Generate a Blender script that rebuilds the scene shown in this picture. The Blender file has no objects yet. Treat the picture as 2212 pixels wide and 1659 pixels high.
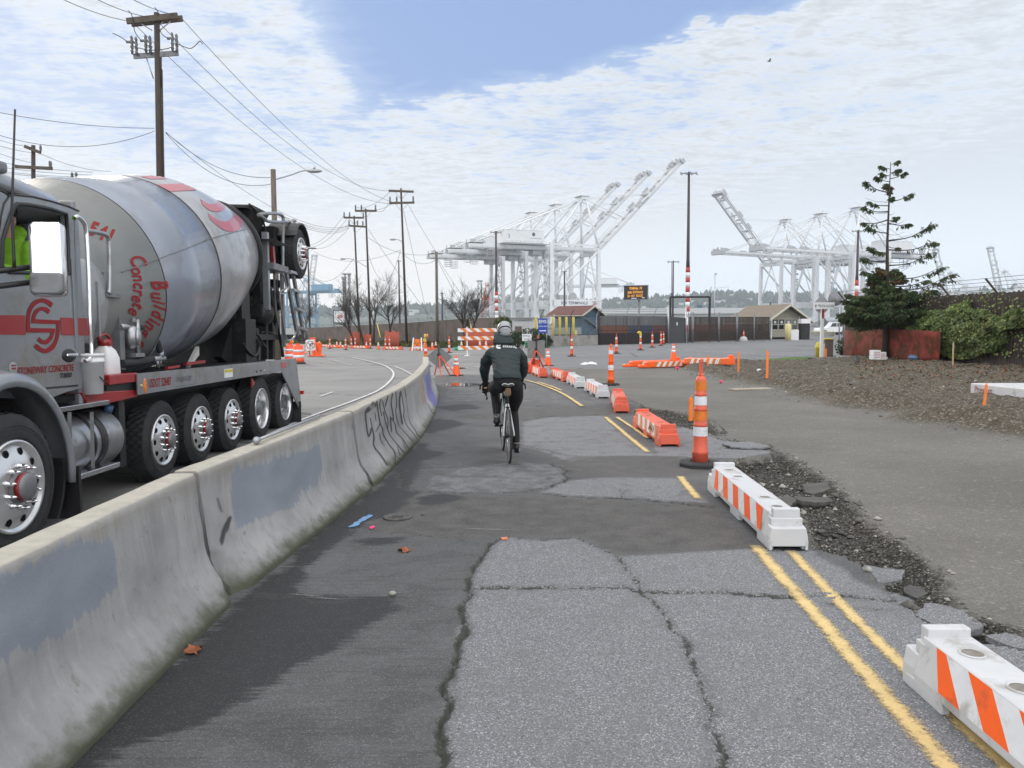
import bpy,math,random
import numpy as np
from mathutils import Vector,Matrix,noise as mnoise
SC=bpy.context.scene
COL=SC.collection
R=math.radians
rnd=random.Random(7)
W0,H0,FPX=2212.0,1659.0,1662.0
CAM_H=1.7
PITCH=math.atan((H0/2-700)/FPX)
ROLL=R(-0.4)
CM=Matrix.Rotation(math.pi/2-PITCH,4,'X')@Matrix.Rotation(ROLL,4,'Z')
cam_data=bpy.data.cameras.new('camera')
cam=bpy.data.objects.new('camera',cam_data)
COL.objects.link(cam)
cam.matrix_world=Matrix.Translation((0,0,CAM_H))@CM
cam_data.sensor_fit='HORIZONTAL'
cam_data.sensor_width=36
cam_data.lens=36*FPX/W0
cam_data.clip_start=0.05
cam_data.clip_end=9000
SC.camera=cam
SUN_AZ,SUN_EL=R(-32),R(17)
sun_data=bpy.data.lights.new('sun','SUN')
sun_data.energy=1.3
sun_data.angle=R(12)
sun_data.color=(1.0,0.9,0.76)
sun=bpy.data.objects.new('sun',sun_data)
COL.objects.link(sun)
SUN_DIR=Vector((math.sin(SUN_AZ)*math.cos(SUN_EL),math.cos(SUN_AZ)*math.cos(SUN_EL),math.sin(SUN_EL)))
sun.rotation_euler=SUN_DIR.to_track_quat('Z','Y').to_euler()
SC.view_settings.view_transform='Standard'
SC.view_settings.look='None'
SC.view_settings.gamma=1
SC.view_settings.exposure=0.07
SC.render.engine='CYCLES'
SC.cycles.max_bounces=8
SC.cycles.volume_bounces=2
SC.cycles.use_denoising=True
SC.cycles.caustics_reflective=False
SC.cycles.caustics_refractive=False
class NT:
 def __init__(s,tree):
  s.t=tree;s.n=tree.nodes;s.l=tree.links
 def new(s,typ,**kw):
  n=s.n.new(typ)
  for k,v in kw.items():setattr(n,k,v)
  return n
 def put(s,sock,v):
  if isinstance(v,bpy.types.NodeSocket):s.l.new(v,sock)
  elif v is not None:
   if hasattr(sock.default_value,'__len__')and not hasattr(v,'__len__'):v=(v,)*len(sock.default_value)
   if hasattr(sock.default_value,'__len__')and len(sock.default_value)==4 and len(v)==3:v=(*v,1)
   sock.default_value=v
 def math(s,op,a,b=None,c=None,clamp=False):
  n=s.new('ShaderNodeMath',operation=op,use_clamp=clamp)
  for i,v in enumerate((a,b,c)):
   if v is not None:s.put(n.inputs[i],v)
  return n.outputs[0]
 def vmath(s,op,a,b=None):
  n=s.new('ShaderNodeVectorMath',operation=op)
  s.put(n.inputs[0],a)
  if b is not None:s.put(n.inputs[1],b)
  return n.outputs['Value']if op in('DOT_PRODUCT','LENGTH')else n.outputs[0]
 def noise(s,vec,scale,detail=4,rough=.55,dist=0):
  n=s.new('ShaderNodeTexNoise')
  if vec is not None:s.l.new(vec,n.inputs['Vector'])
  n.inputs['Scale'].default_value=scale;n.inputs['Detail'].default_value=detail
  n.inputs['Roughness'].default_value=rough;n.inputs['Distortion'].default_value=dist
  return n.outputs[0]
 def step(s,x,a,b):
  n=s.new('ShaderNodeMapRange',interpolation_type='SMOOTHSTEP')
  s.put(n.inputs[0],x);s.put(n.inputs[1],a);s.put(n.inputs[2],b)
  n.inputs[3].default_value=0;n.inputs[4].default_value=1
  return n.outputs[0]
 def lin(s,x,a,b,c,d):
  n=s.new('ShaderNodeMapRange')
  s.put(n.inputs[0],x)
  for i,v in enumerate((a,b,c,d)):n.inputs[1+i].default_value=v
  return n.outputs[0]
 def mix(s,f,a,b,mode='MIX'):
  n=s.new('ShaderNodeMix',data_type='RGBA',blend_type=mode)
  s.put(n.inputs[0],f);s.put(n.inputs[6],a);s.put(n.inputs[7],b)
  return n.outputs[2]
 def cells(s,vec,scale):
  n=s.new('ShaderNodeTexVoronoi');s.l.new(vec,n.inputs['Vector']);n.inputs['Scale'].default_value=scale
  x=s.new('ShaderNodeSeparateXYZ');s.l.new(n.outputs['Color'],x.inputs[0]);return x.outputs[0],n.outputs['Distance']
 def attr(s,name):
  return s.new('ShaderNodeAttribute',attribute_name=name).outputs['Fac']
 def mapping(s,vec,scale=(1,1,1),loc=(0,0,0),rot=(0,0,0)):
  n=s.new('ShaderNodeMapping')
  s.l.new(vec,n.inputs[0])
  n.inputs['Scale'].default_value=scale;n.inputs['Location'].default_value=loc;n.inputs['Rotation'].default_value=rot
  return n.outputs[0]
BACKL,ZENL=1.1,.75  # boosts for the unseen sky behind and overhead, added as fill light
world=bpy.data.worlds.new('World')
SC.world=world
world.use_nodes=True
w=NT(world.node_tree)
w.n.clear()
sky=w.new('ShaderNodeTexSky',sky_type='NISHITA')
sky.sun_disc=False
sky.sun_elevation=SUN_EL
sky.sun_rotation=SUN_AZ
sky.air_density=1.0;sky.dust_density=1.2;sky.ozone_density=1.6
tc=w.new('ShaderNodeTexCoord').outputs['Generated']
sx=w.new('ShaderNodeSeparateXYZ');w.l.new(tc,sx.inputs[0])
X,Y,Z=sx.outputs
zc=w.math('ADD',w.math('MAXIMUM',Z,0.0),0.035)
U=w.math('DIVIDE',X,zc);V=w.math('DIVIDE',Y,zc)
cv=w.new('ShaderNodeCombineXYZ');w.l.new(U,cv.inputs[0]);w.l.new(V,cv.inputs[1])
uv=cv.outputs[0]
n_big=w.noise(w.mapping(uv,(1,.8,1),(4.3,1.2,0)),0.9,3,.5)
n_mid=w.noise(w.mapping(uv,(1,1,1),(1.7,8.2,0),(0,0,R(20))),3.2,4,.55,.3)
n_cell=w.noise(w.mapping(uv,(.72,1.05,1),(3.1,.4,0),(0,0,R(-24))),9.5,7,.62,.3)
n_fine=w.noise(w.mapping(uv,(.8,1.3,1),(0,0,0),(0,0,R(-24))),30,4,.6,.4)
wob=w.math('MULTIPLY_ADD',n_mid,.7,-.35)
Uw=w.math('ADD',U,w.math('MULTIPLY_ADD',n_cell,.34,-.17))
Vw=w.math('ADD',V,wob)
h1=w.math('SUBTRACT',w.math('MULTIPLY_ADD',Uw,-.44,2.98),Vw)
h2=w.math('SUBTRACT',w.math('MULTIPLY_ADD',Uw,-1.1,3.2),Vw)
h3=w.math('ADD',Uw,.62)
hole=w.step(w.math('MINIMUM',w.math('MINIMUM',w.math('MINIMUM',h1,h2),h3),w.math('SUBTRACT',V,1.75)),-.05,.22)
right=w.step(w.math('SUBTRACT',U,w.math('MULTIPLY',V,.12)),.1,2.2)
far=w.step(Z,.26,.1)
dens=w.math('ADD',w.math('MULTIPLY',n_cell,.62),w.math('MULTIPLY',n_mid,.38))
dens=w.math('ADD',dens,w.math('MULTIPLY_ADD',n_fine,.34,-.17))
dens=w.math('ADD',dens,w.math('MULTIPLY_ADD',n_big,.45,-.155))
overhead=w.math('MAXIMUM',w.step(Z,.46,.62),w.step(Y,.3,-.1))
dens=w.math('ADD',dens,w.math('MULTIPLY',overhead,.35))
dens=w.math('ADD',dens,w.math('MULTIPLY',right,.22))
dens=w.math('ADD',dens,w.math('MULTIPLY',far,.12))
dens=w.math('ADD',dens,w.math('MULTIPLY',w.step(Z,.20,.06),.22))
dens=w.math('SUBTRACT',dens,w.math('MULTIPLY',hole,.50))
cover=w.step(dens,.42,.66)
sdot=w.math('MAXIMUM',w.vmath('DOT_PRODUCT',tc,tuple(SUN_DIR)),0)
glow=w.math('POWER',sdot,7.0)
lum=w.math('ADD',w.math('MULTIPLY_ADD',w.step(dens,.52,.80),-.10,.88),w.math('MULTIPLY',w.step(Z,.20,.02),.24))
lum=w.math('ADD',lum,w.math('MULTIPLY',w.math('SUBTRACT',w.math('MULTIPLY_ADD',n_fine,.45,w.math('MULTIPLY',n_cell,.65)),.55),w.math('MULTIPLY',w.math('MULTIPLY_ADD',w.step(Z,.05,.26),-.62,-.06),w.math('MULTIPLY_ADD',right,-.75,1.0))))
lum=w.math('ADD',lum,w.math('MULTIPLY',right,.05))
lum=w.math('ADD',lum,w.math('MULTIPLY',glow,.09))
low=w.step(Z,.17,.03)
warm=w.math('MULTIPLY',w.math('MULTIPLY',low,w.step(sdot,.70,.97)),.7)
ccol=w.mix(right,(.885,.935,1.0),(.84,.915,1.0))
ccol=w.mix(warm,ccol,(1.0,.90,.80))
ccol=w.mix(w.math('MULTIPLY',overhead,.9),ccol,(.995,.985,.975))
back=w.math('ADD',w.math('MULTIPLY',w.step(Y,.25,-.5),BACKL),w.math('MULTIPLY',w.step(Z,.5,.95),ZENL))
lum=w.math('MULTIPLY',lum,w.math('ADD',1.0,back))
cl=w.new('ShaderNodeVectorMath',operation='SCALE')
w.l.new(ccol,cl.inputs[0]);w.l.new(w.math('MULTIPLY',lum,10.0),cl.inputs[3])
blue=w.new('ShaderNodeVectorMath',operation='MULTIPLY');w.l.new(sky.outputs[0],blue.inputs[0]);blue.inputs[1].default_value=(1.0,1.0,1.0)
bl2=w.mix(.93,blue.outputs[0],(3.0,4.4,7.5))
bl3=w.mix(w.math('MULTIPLY',w.math('ADD',w.math('ADD',low,w.math('MULTIPLY',right,.6)),w.math('MULTIPLY_ADD',hole,-.55,.55)),.7,clamp=True),bl2,(7.2,8.3,9.6))
skyc=w.mix(w.math('MULTIPLY',cover,.97),bl3,cl.outputs[0])
skyc=w.mix(w.step(Z,0.0,-.06),skyc,(4.5,4.6,4.8))
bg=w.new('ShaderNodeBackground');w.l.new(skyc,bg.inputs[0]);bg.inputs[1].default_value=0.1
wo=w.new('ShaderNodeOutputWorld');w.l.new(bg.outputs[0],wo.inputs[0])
CMi=CM.to_3x3().inverted()
def ray(px,py):
 d=CM.to_3x3()@Vector(((px-W0/2)/FPX,(H0/2-py)/FPX,-1))
 return d
def P(px,py,dist):
 d=ray(px,py);k=dist/d.y
 return Vector((d.x*k,dist,CAM_H+d.z*k))
def sst(x,a,b):
 t=np.clip((np.asarray(x,dtype=float)-a)/(b-a),0,1)
 return t*t*(3-2*t)
def zg(x,y):
 x=np.asarray(x,dtype=float);y=np.asarray(y,dtype=float)
 z=-.12*sst(-x,2.2,3.8)*(1-sst(y,30,60)*.5)
 z=z-.12*sst(-x,3,8)*sst(y,16,34)
 lf=sst(-x,-16,6)
 z=z-lf*(.25*sst(y,36,66)+.012*np.maximum(y-66,0))
 z=z-(1-lf)*.2*sst(y,45,80)
 return z
def G(px,py,dz=0.0):
 d=ray(px,py);z=0.0
 for _ in range(6):
  k=(z+dz-CAM_H)/d.z
  x,y=d.x*k,d.y*k
  z=float(zg(x,y))
 return Vector((x,y,z+dz))
def proj(v):
 v=np.asarray(v,dtype=float)-np.array([0,0,CAM_H])
 m=np.array(CMi)
 c=v@m.T
 return np.stack([W0/2+FPX*c[:,0]/-c[:,2],H0/2-FPX*c[:,1]/-c[:,2]],1)
class MB:
 def __init__(s):s.v=[];s.f=[];s.m=[];s.s=[]
 def add(s,vs,fs,mat=0,smooth=False,M=None):
  o=len(s.v)
  if M is not None:vs=[M@Vector(v)for v in vs]
  s.v.extend([tuple(v)for v in vs])
  for f in fs:s.f.append(tuple(i+o for i in f));s.m.append(mat);s.s.append(smooth)
  return s
 def box(s,c,d,mat=0,rz=0,M=None,taper=1.0):
  x,y,z=d[0]/2,d[1]/2,d[2]/2;t=taper
  vs=[(-x,-y,-z),(x,-y,-z),(x,y,-z),(-x,y,-z),(-x*t,-y*t,z),(x*t,-y*t,z),(x*t,y*t,z),(-x*t,y*t,z)]
  T=Matrix.Translation(c)@Matrix.Rotation(rz,4,'Z')
  if M is not None:T=M@T
  return s.add(vs,[(0,3,2,1),(4,5,6,7),(0,1,5,4),(1,2,6,5),(2,3,7,6),(3,0,4,7)],mat,False,T)
 def bar(s,a,b,w,h=None,mat=0,up=(0,0,1)):
  a=Vector(a);b=Vector(b);d=b-a;L=d.length
  if L<1e-6:return s
  h=h or w;y=d.normalized();u=Vector(up)
  x=y.cross(u)
  if x.length<1e-4:x=y.cross(Vector((1,0,0)))
  x.normalize();z=x.cross(y)
  M=Matrix((x,y,z)).transposed().to_4x4();M.translation=(a+b)/2
  return s.box((0,0,0),(w,L,h),mat,0,M)
 def rings(s,rs,mat=0,smooth=True,cap=True,closed=False):
  n=len(rs[0]);o=len(s.v)
  for r in rs:s.v.extend([tuple(p)for p in r])
  m=len(rs)
  for i in range(m if closed else m-1):
   i2=(i+1)%m
   for j in range(n):
    k=(j+1)%n
    s.f.append((o+i*n+j,o+i*n+k,o+i2*n+k,o+i2*n+j));s.m.append(mat);s.s.append(smooth)
  if cap and not closed:
   s.f.append(tuple(o+j for j in reversed(range(n))));s.m.append(mat);s.s.append(False)
   s.f.append(tuple(o+(m-1)*n+j for j in range(n)));s.m.append(mat);s.s.append(False)
  return s
 def tube(s,pts,r,n=8,mat=0,smooth=True,cap=True):
  pts=[Vector(p)for p in pts];m=len(pts)
  rr=r if isinstance(r,(list,tuple))else[r]*m
  rs=[];ref=None
  for i,p in enumerate(pts):
   t=(pts[min(i+1,m-1)]-pts[max(i-1,0)])
   if t.length<1e-9:t=Vector((0,0,1))
   t.normalize()
   if ref is None:
    ref=t.cross(Vector((0,0,1)))
    if ref.length<1e-3:ref=t.cross(Vector((1,0,0)))
   ref=ref-t*ref.dot(t)
   if ref.length<1e-6:ref=t.orthogonal()
   ref.normalize();q=t.cross(ref)
   rs.append([p+(ref*math.cos(2*math.pi*j/n)+q*math.sin(2*math.pi*j/n))*rr[i]for j in range(n)])
  return s.rings(rs,mat,smooth,cap)
 def cyl(s,a,b,r0,r1=None,n=16,mat=0,smooth=True,cap=True):
  return s.tube([a,b],[r0,r0 if r1 is None else r1],n,mat,smooth,cap)
 def lathe(s,prof,n=24,mat=0,M=None,smooth=True,mats=None,closed=False,cap=True):
  o=len(s.v);k=len(prof)
  for r,z in prof:
   for j in range(n):
    a=2*math.pi*j/n
    p=Vector((r*math.cos(a),r*math.sin(a),z))
    s.v.append(tuple(M@p if M is not None else p))
  for i in range(k if closed else k-1):
   i2=(i+1)%k
   for j in range(n):
    q=(j+1)%n
    s.f.append((o+i*n+j,o+i*n+q,o+i2*n+q,o+i2*n+j))
    s.m.append(mats[i]if mats else mat);s.s.append(smooth)
  if not closed and cap:
   if prof[0][0]>1e-5:s.f.append(tuple(o+j for j in reversed(range(n))));s.m.append(mats[0]if mats else mat);s.s.append(False)
   if prof[-1][0]>1e-5:s.f.append(tuple(o+(k-1)*n+j for j in range(n)));s.m.append(mats[-1]if mats else mat);s.s.append(False)
  return s
 def prism(s,poly,d,M=None,mat=0,smooth=False):
  n=len(poly)
  vs=[(x,y,-d/2)for x,y in poly]+[(x,y,d/2)for x,y in poly]
  fs=[tuple(reversed(range(n))),tuple(range(n,2*n))]
  o=len(s.v);s.add(vs,fs,mat,False,M)
  for i in range(n):
   j=(i+1)%n
   s.f.append((o+i,o+j,o+n+j,o+n+i));s.m.append(mat);s.s.append(smooth)
  return s
 def ball(s,c,r,n=12,mat=0,M=None):
  rx,ry,rz=r if hasattr(r,'__len__')else(r,r,r)
  k=max(4,n//2);prof=[]
  vs=[];fs=[]
  for i in range(k+1):
   t=math.pi*i/k
   for j in range(n):
    a=2*math.pi*j/n
    vs.append((c[0]+rx*math.sin(t)*math.cos(a),c[1]+ry*math.sin(t)*math.sin(a),c[2]-rz*math.cos(t)))
  for i in range(k):
   for j in range(n):
    q=(j+1)%n
    fs.append((i*n+j,i*n+q,(i+1)*n+q,(i+1)*n+j))
  return s.add(vs,fs,mat,True,M)
 def quad(s,a,b,c,d,mat=0,smooth=False):return s.add([a,b,c,d],[(0,1,2,3)],mat,smooth)
def build(mb,name,mats,parent=None,bevel=0.0,loc=None,rz=0.0,attrs=None,weld=False,subd=0):
 me=bpy.data.meshes.new(name)
 me.from_pydata(mb.v,[],mb.f)
 mats=mats if isinstance(mats,(list,tuple))else[mats]
 for m in mats:me.materials.append(m)
 me.polygons.foreach_set('material_index',mb.m)
 me.polygons.foreach_set('use_smooth',mb.s)
 if attrs:
  for k,a in attrs.items():
   at=me.attributes.new(k,'FLOAT','POINT');at.data.foreach_set('value',np.asarray(a,dtype=np.float32))
 me.update()
 o=bpy.data.objects.new(name,me)
 COL.objects.link(o)
 if parent is not None:o.parent=parent
 if loc is not None:o.location=loc
 o.rotation_euler[2]=rz
 if bevel:
  md=o.modifiers.new('bevel','BEVEL');md.width=bevel;md.segments=2;md.limit_method='ANGLE';md.angle_limit=R(40)
  md.harden_normals=False
 if weld or subd:
  if weld:o.modifiers.new('weld','WELD')
  if subd:sm=o.modifiers.new('sub','SUBSURF');sm.levels=sm.render_levels=subd
 return o
def tag(o,label=None,cat=None,group=None,kind=None):
 if label:o['label']=label
 if cat:o['category']=cat
 if group:o['group']=group
 if kind:o['kind']=kind
 return o
def thing(name,label,cat,loc=(0,0,0),rz=0.0,group=None):
 o=bpy.data.objects.new(name,None);COL.objects.link(o)
 o.location=loc;o.rotation_euler[2]=rz;o.empty_display_size=.2
 return tag(o,label,cat,group)
def dup(root,loc,rz=None,label=None,group=None,scale=None):
 def cp(o,par):
  c=o.copy();COL.objects.link(c);c.parent=par
  for ch in list(o.children):cp(ch,c)
  return c
 c=cp(root,None)
 c.location=loc
 if rz is not None:c.rotation_euler[2]=rz
 if label:c['label']=label
 if group:c['group']=group
 if scale is not None:c.scale=(scale,)*3 if not hasattr(scale,'__len__')else scale
 return c
_fonts={}
def text_geo(txt,size=1.0,shear=0.0,bold=0.0,align='CENTER',spacing=1.0):
 cu=bpy.data.curves.new('txt','FONT')
 cu.body=txt;cu.size=size;cu.shear=shear;cu.offset=bold*size;cu.align_x=align;cu.align_y='CENTER'
 cu.space_character=spacing;cu.resolution_u=3
 ob=bpy.data.objects.new('txt',cu);COL.objects.link(ob)
 dg=bpy.context.evaluated_depsgraph_get()
 me=ob.evaluated_get(dg).to_mesh()
 vs=[tuple(v.co)for v in me.vertices];fs=[tuple(p.vertices)for p in me.polygons]
 ob.evaluated_get(dg).to_mesh_clear()
 COL.objects.unlink(ob);bpy.data.objects.remove(ob);bpy.data.curves.remove(cu)
 return vs,fs
def text(mb,txt,M,size,mat=0,width=None,height=None,**kw):
 vs,fs=text_geo(txt,size,**kw)
 if not vs:return
 xs=[v[0]for v in vs];ys=[v[1]for v in vs]
 sx=(width/(max(xs)-min(xs)))if width else 1
 sy=(height/(max(ys)-min(ys)))if height else(sx if width else 1)
 cx=(max(xs)+min(xs))/2;cy=(max(ys)+min(ys))/2
 mb.add([((x-cx)*sx,(y-cy)*sy,0)for x,y,z in vs],fs,mat,False,M)
def frame(origin,xdir,ydir):
 x=Vector(xdir).normalized();y=Vector(ydir);y=(y-x*y.dot(x)).normalized();z=x.cross(y)
 M=Matrix((x,y,z)).transposed().to_4x4();M.translation=Vector(origin)
 return M
def arc(c,r,a0,a1,n=12):return[(c[0]+r*math.cos(a0+(a1-a0)*i/n),c[1]+r*math.sin(a0+(a1-a0)*i/n))for i in range(n+1)]
def smoothpath(pts,n=6):
 pts=[Vector(p)for p in pts];out=[]
 for i in range(len(pts)-1):
  p0=pts[max(i-1,0)];p1=pts[i];p2=pts[i+1];p3=pts[min(i+2,len(pts)-1)]
  for k in range(n):
   t=k/n
   out.append(.5*((2*p1)+(p2-p0)*t+(2*p0-5*p1+4*p2-p3)*t*t+(3*p1-p0-3*p2+p3)*t**3))
 out.append(pts[-1])
 return out
def mat(name,col,rough=.6,metal=0.0,var=.12,scale=5.0,bump=0.0,bscale=60.0,spec=.5,coat=0.0,dirt=0.0,dcol=(.09,.08,.07),dscale=3.0,stretch=(1,1,1),emit=None,estr=1.0):
 m=bpy.data.materials.new(name);m.use_nodes=True
 t=NT(m.node_tree);b=t.n['Principled BSDF']
 co=t.new('ShaderNodeTexCoord').outputs['Object']
 mp=t.mapping(co,stretch)
 n=t.noise(mp,scale,5,.6)
 lo=[max(c*(1-var),0)for c in col];hi=[min(c*(1+var),1)for c in col]
 c=t.mix(t.lin(n,.3,.7,0,1),lo,hi)
 if dirt:
  dn=t.noise(mp,dscale,6,.65,.3)
  k=t.math('MULTIPLY',t.step(dn,.62-dirt*.35,.75-dirt*.2),min(1,.45+dirt))
  c=t.mix(k,c,dcol)
  t.put(b.inputs['Roughness'],t.math('MULTIPLY_ADD',k,.3,rough,clamp=True))
 else:
  t.put(b.inputs['Roughness'],t.math('MULTIPLY_ADD',t.math('SUBTRACT',n,.5),.16,rough,clamp=True))
 t.l.new(c,b.inputs['Base Color'])
 b.inputs['Metallic'].default_value=metal
 b.inputs['Specular IOR Level'].default_value=spec
 b.inputs['Coat Weight'].default_value=coat;b.inputs['Coat Roughness'].default_value=.08
 if bump:
  bn=t.noise(mp,bscale,4,.6)
  bp=t.new('ShaderNodeBump');bp.inputs['Strength'].default_value=bump;bp.inputs['Distance'].default_value=.01
  t.l.new(bn,bp.inputs['Height']);t.l.new(bp.outputs[0],b.inputs['Normal'])
 if emit:
  t.put(b.inputs['Emission Color'],emit);b.inputs['Emission Strength'].default_value=estr
 return m
MT={}
def defm(k,*a,**kw):MT[k]=mat(k,*a,**kw)
defm('silver_paint',(.26,.28,.31),.32,.35,.06,2,coat=.35,dirt=.42,dcol=(.23,.225,.21),dscale=2.6)
defm('drum_paint',(.34,.355,.385),.30,.25,.05,1.5,coat=.4,dirt=.38,dcol=(.27,.275,.28),dscale=2.2)
defm('drum_shell',(.25,.28,.34),.3,.3,.05,1.5,coat=.45,dirt=.36,dcol=(.21,.225,.25),dscale=2.0)  # silver tinted blue for the sky it reflects
defm('drum_front',(.235,.245,.24),.45,.1,.08,2,coat=.2,dirt=.35,dcol=(.22,.22,.215),dscale=1.6)
defm('red_paint',(.30,.018,.022),.38,0,.12,3,coat=.3,dirt=.2,dcol=(.2,.03,.03))
defm('pale_red_paint',(.42,.10,.125),.4,0,.12,3,coat=.3)
defm('chrome',(.82,.83,.85),.07,1,.03)
defm('alloy',(.62,.63,.65),.2,1,.08,8)
defm('tank_alloy',(.42,.43,.45),.34,.9,.15,4,dirt=.3,dcol=(.2,.19,.18))
defm('steel_grey',(.2,.21,.225),.45,.3,.15,4,dirt=.35,dcol=(.1,.1,.1))
defm('rubber',(.026,.028,.031),.75,0,.35,9,bump=.25,bscale=60,dirt=.35,dcol=(.05,.05,.05))
defm('black_metal',(.012,.0125,.014),.5,.1,.3,6,dirt=.3,dcol=(.06,.06,.058))
defm('black_plastic',(.02,.02,.022),.45,0,.2)
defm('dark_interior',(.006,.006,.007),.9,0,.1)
defm('amber',(.75,.2,.01),.3,0,.1,coat=.5)
defm('red_lamp',(.6,.015,.01),.2,0,.1,coat=.6)
defm('white_plastic',(.57,.58,.60),.42,0,.06,4,dirt=.22,dcol=(.3,.28,.25),dscale=5)
defm('white_paint',(.74,.75,.77),.5,0,.05)
defm('white_sheeting',(.72,.74,.78),.4,0,.08,10,dirt=.3,dcol=(.35,.32,.3),dscale=6)
defm('orange_plastic',(.80,.095,.03),.45,0,.1,5,dirt=.25,dcol=(.45,.08,.04),dscale=4)
defm('faded_orange',(.74,.13,.07),.5,0,.12,5,dirt=.4,dcol=(.45,.12,.08),dscale=5)
defm('bright_orange',(.95,.13,.015),.4,0,.06,5,dirt=.15,dcol=(.5,.09,.03),dscale=5)
defm('orange_sheeting',(.72,.19,.02),.4,0,.12,14,dirt=.3,dcol=(.4,.14,.05),dscale=8)
defm('stake_orange',(.9,.22,.03),.6,0,.1)
defm('steel_galv',(.38,.40,.42),.4,.7,.15,6)
defm('sign_grey',(.20,.205,.21),.55,.3,.08,3,dirt=.2)
defm('pole_wood',(.055,.042,.034),.85,0,.4,3,bump=.5,bscale=10,stretch=(8,8,.7))
defm('pale_pole_wood',(.13,.11,.09),.85,0,.35,3,bump=.5,bscale=10,stretch=(8,8,.7))
defm('arm_wood',(.10,.08,.062),.85,0,.35,3,bump=.3,bscale=12)
defm('insulator',(.12,.125,.13),.3,0,.15)
defm('wire',(.03,.03,.032),.6,0,.1)
defm('crane_white',(.70,.725,.75),.5,0,.06,.3,dirt=.2,dcol=(.5,.5,.49),dscale=.15)
defm('crane_grey',(.42,.44,.46),.6,0,.1,.4)
defm('crane_blue',(.12,.28,.42),.6,0,.1,.4)
defm('crane_red',(.6,.16,.12),.6,0,.1,.4)
defm('navy',(.02,.035,.09),.6)
defm('blue_sign',(.01,.05,.35),.5,0,.08)
defm('black_ink',(.015,.015,.018),.7)
defm('red_ink',(.24,.009,.014),.7)
defm('rim_alloy',(.72,.73,.75),.22,.75,.05,4)
defm('wall_brown',(.15,.122,.108),.85,0,.22,.6,bump=.2,bscale=8,dirt=.35,dcol=(.09,.075,.065),dscale=.5)
defm('slat_dark',(.035,.03,.032),.8,0,.35,6)
defm('fence_wood',(.05,.038,.034),.85,0,.4,3,bump=.4,bscale=14,stretch=(6,6,.8))
defm('concrete',(.28,.275,.26),.85,0,.16,2,bump=.3,bscale=30,dirt=.35,dcol=(.14,.135,.12),dscale=1.2)
defm('pale_concrete',(.50,.50,.49),.8,0,.1,3,dirt=.25,dcol=(.3,.3,.28))
defm('siding',(.34,.335,.27),.7,0,.08,2)
defm('trim_cream',(.52,.50,.42),.7,0,.06)
defm('roof_tan',(.20,.165,.13),.85,0,.2,4,bump=.3,bscale=30)
defm('roof_red',(.13,.055,.047),.8,0,.2,4)
defm('blue_wall',(.055,.105,.155),.7,0,.12,1.5)
defm('grey_wall',(.30,.32,.33),.7,0,.1,1.5)
defm('glass_dark',(.02,.025,.03),.08,0,.1,spec=.7)
defm('container_red',(.30,.055,.045),.7,0,.2,.6)
defm('container_orange',(.42,.13,.035),.7,0,.2,.6)
defm('container_blue',(.04,.09,.2),.7,0,.2,.6)
defm('container_white',(.55,.56,.57),.7,0,.1,.6)
defm('yellow_paint',(.62,.50,.045),.6,0,.12,4,dirt=.25,dcol=(.35,.28,.08))
defm('pale_yellow',(.62,.55,.27),.6,0,.1,4)
defm('car_white',(.72,.73,.74),.25,0,.03,coat=.6)
defm('bucket_white',(.80,.81,.83),.45,0,.05,6,dirt=.15,dcol=(.4,.4,.38))
defm('barrow_blue',(.045,.13,.26),.45,.1,.15,5,dirt=.3)
defm('green_cloth',(.02,.22,.12),.7,0,.2)
defm('plank',(.36,.31,.25),.8,0,.2,6)
defm('raw_wood',(.55,.42,.27),.8,0,.15,8)
defm('pink',(.9,.06,.22),.7,0,.15)
defm('leaf_brown',(.26,.085,.035),.7,0,.35,30)
defm('bark',(.045,.036,.03),.9,0,.35,8)
defm('needle',(.060,.095,.036),.75,0,.55,1.3,spec=.25)
defm('needle_dark',(.034,.064,.030),.75,0,.5,1.3,spec=.25)
defm('needle_dry',(.09,.055,.025),.8,0,.5,1.5,spec=.2)
defm('ivy',(.065,.108,.028),.55,0,.6,1.6,spec=.4)
defm('ivy_light',(.17,.20,.05),.55,0,.45,1.6,spec=.4)
defm('shrub',(.035,.055,.02),.7,0,.6,1.6,spec=.3)
defm('stone',(.13,.125,.115),.85,0,.55,2.0)
defm('stone_pale',(.34,.33,.30),.85,0,.3,2.0)
defm('paper',(.72,.73,.75),.8,0,.08)
defm('skin',(.48,.28,.2),.55,0,.1,spec=.4)
defm('hivis',(.20,.45,.02),.75,0,.25,7,bump=.4,bscale=14)
defm('feather',(.008,.008,.010),.45,0,.3)
def sdf_poly(x,y,poly):
 px=np.array([p[0]for p in poly]);py=np.array([p[1]for p in poly])
 d=np.full(x.shape,1e9);ins=np.zeros(x.shape,bool)
 n=len(poly)
 for i in range(n):
  x0,y0,x1,y1=px[i],py[i],px[(i+1)%n],py[(i+1)%n]
  ex,ey=x1-x0,y1-y0
  t=np.clip(((x-x0)*ex+(y-y0)*ey)/(ex*ex+ey*ey+1e-12),0,1)
  d=np.minimum(d,np.hypot(x-x0-t*ex,y-y0-t*ey))
  c=((y0>y)!=(y1>y))&(x<(x1-x0)*(y-y0)/(y1-y0+1e-12)+x0)
  ins^=c
 return np.where(ins,d,-d)
def dist_line(x,y,pts):
 d=np.full(x.shape,1e9)
 for(x0,y0),(x1,y1)in zip(pts[:-1],pts[1:]):
  ex,ey=x1-x0,y1-y0
  t=np.clip(((x-x0)*ex+(y-y0)*ey)/(ex*ex+ey*ey+1e-12),0,1)
  d=np.minimum(d,np.hypot(x-x0-t*ex,y-y0-t*ey))
 return d
def gp(pts):return[tuple(G(*p)[:2])for p in pts]
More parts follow.
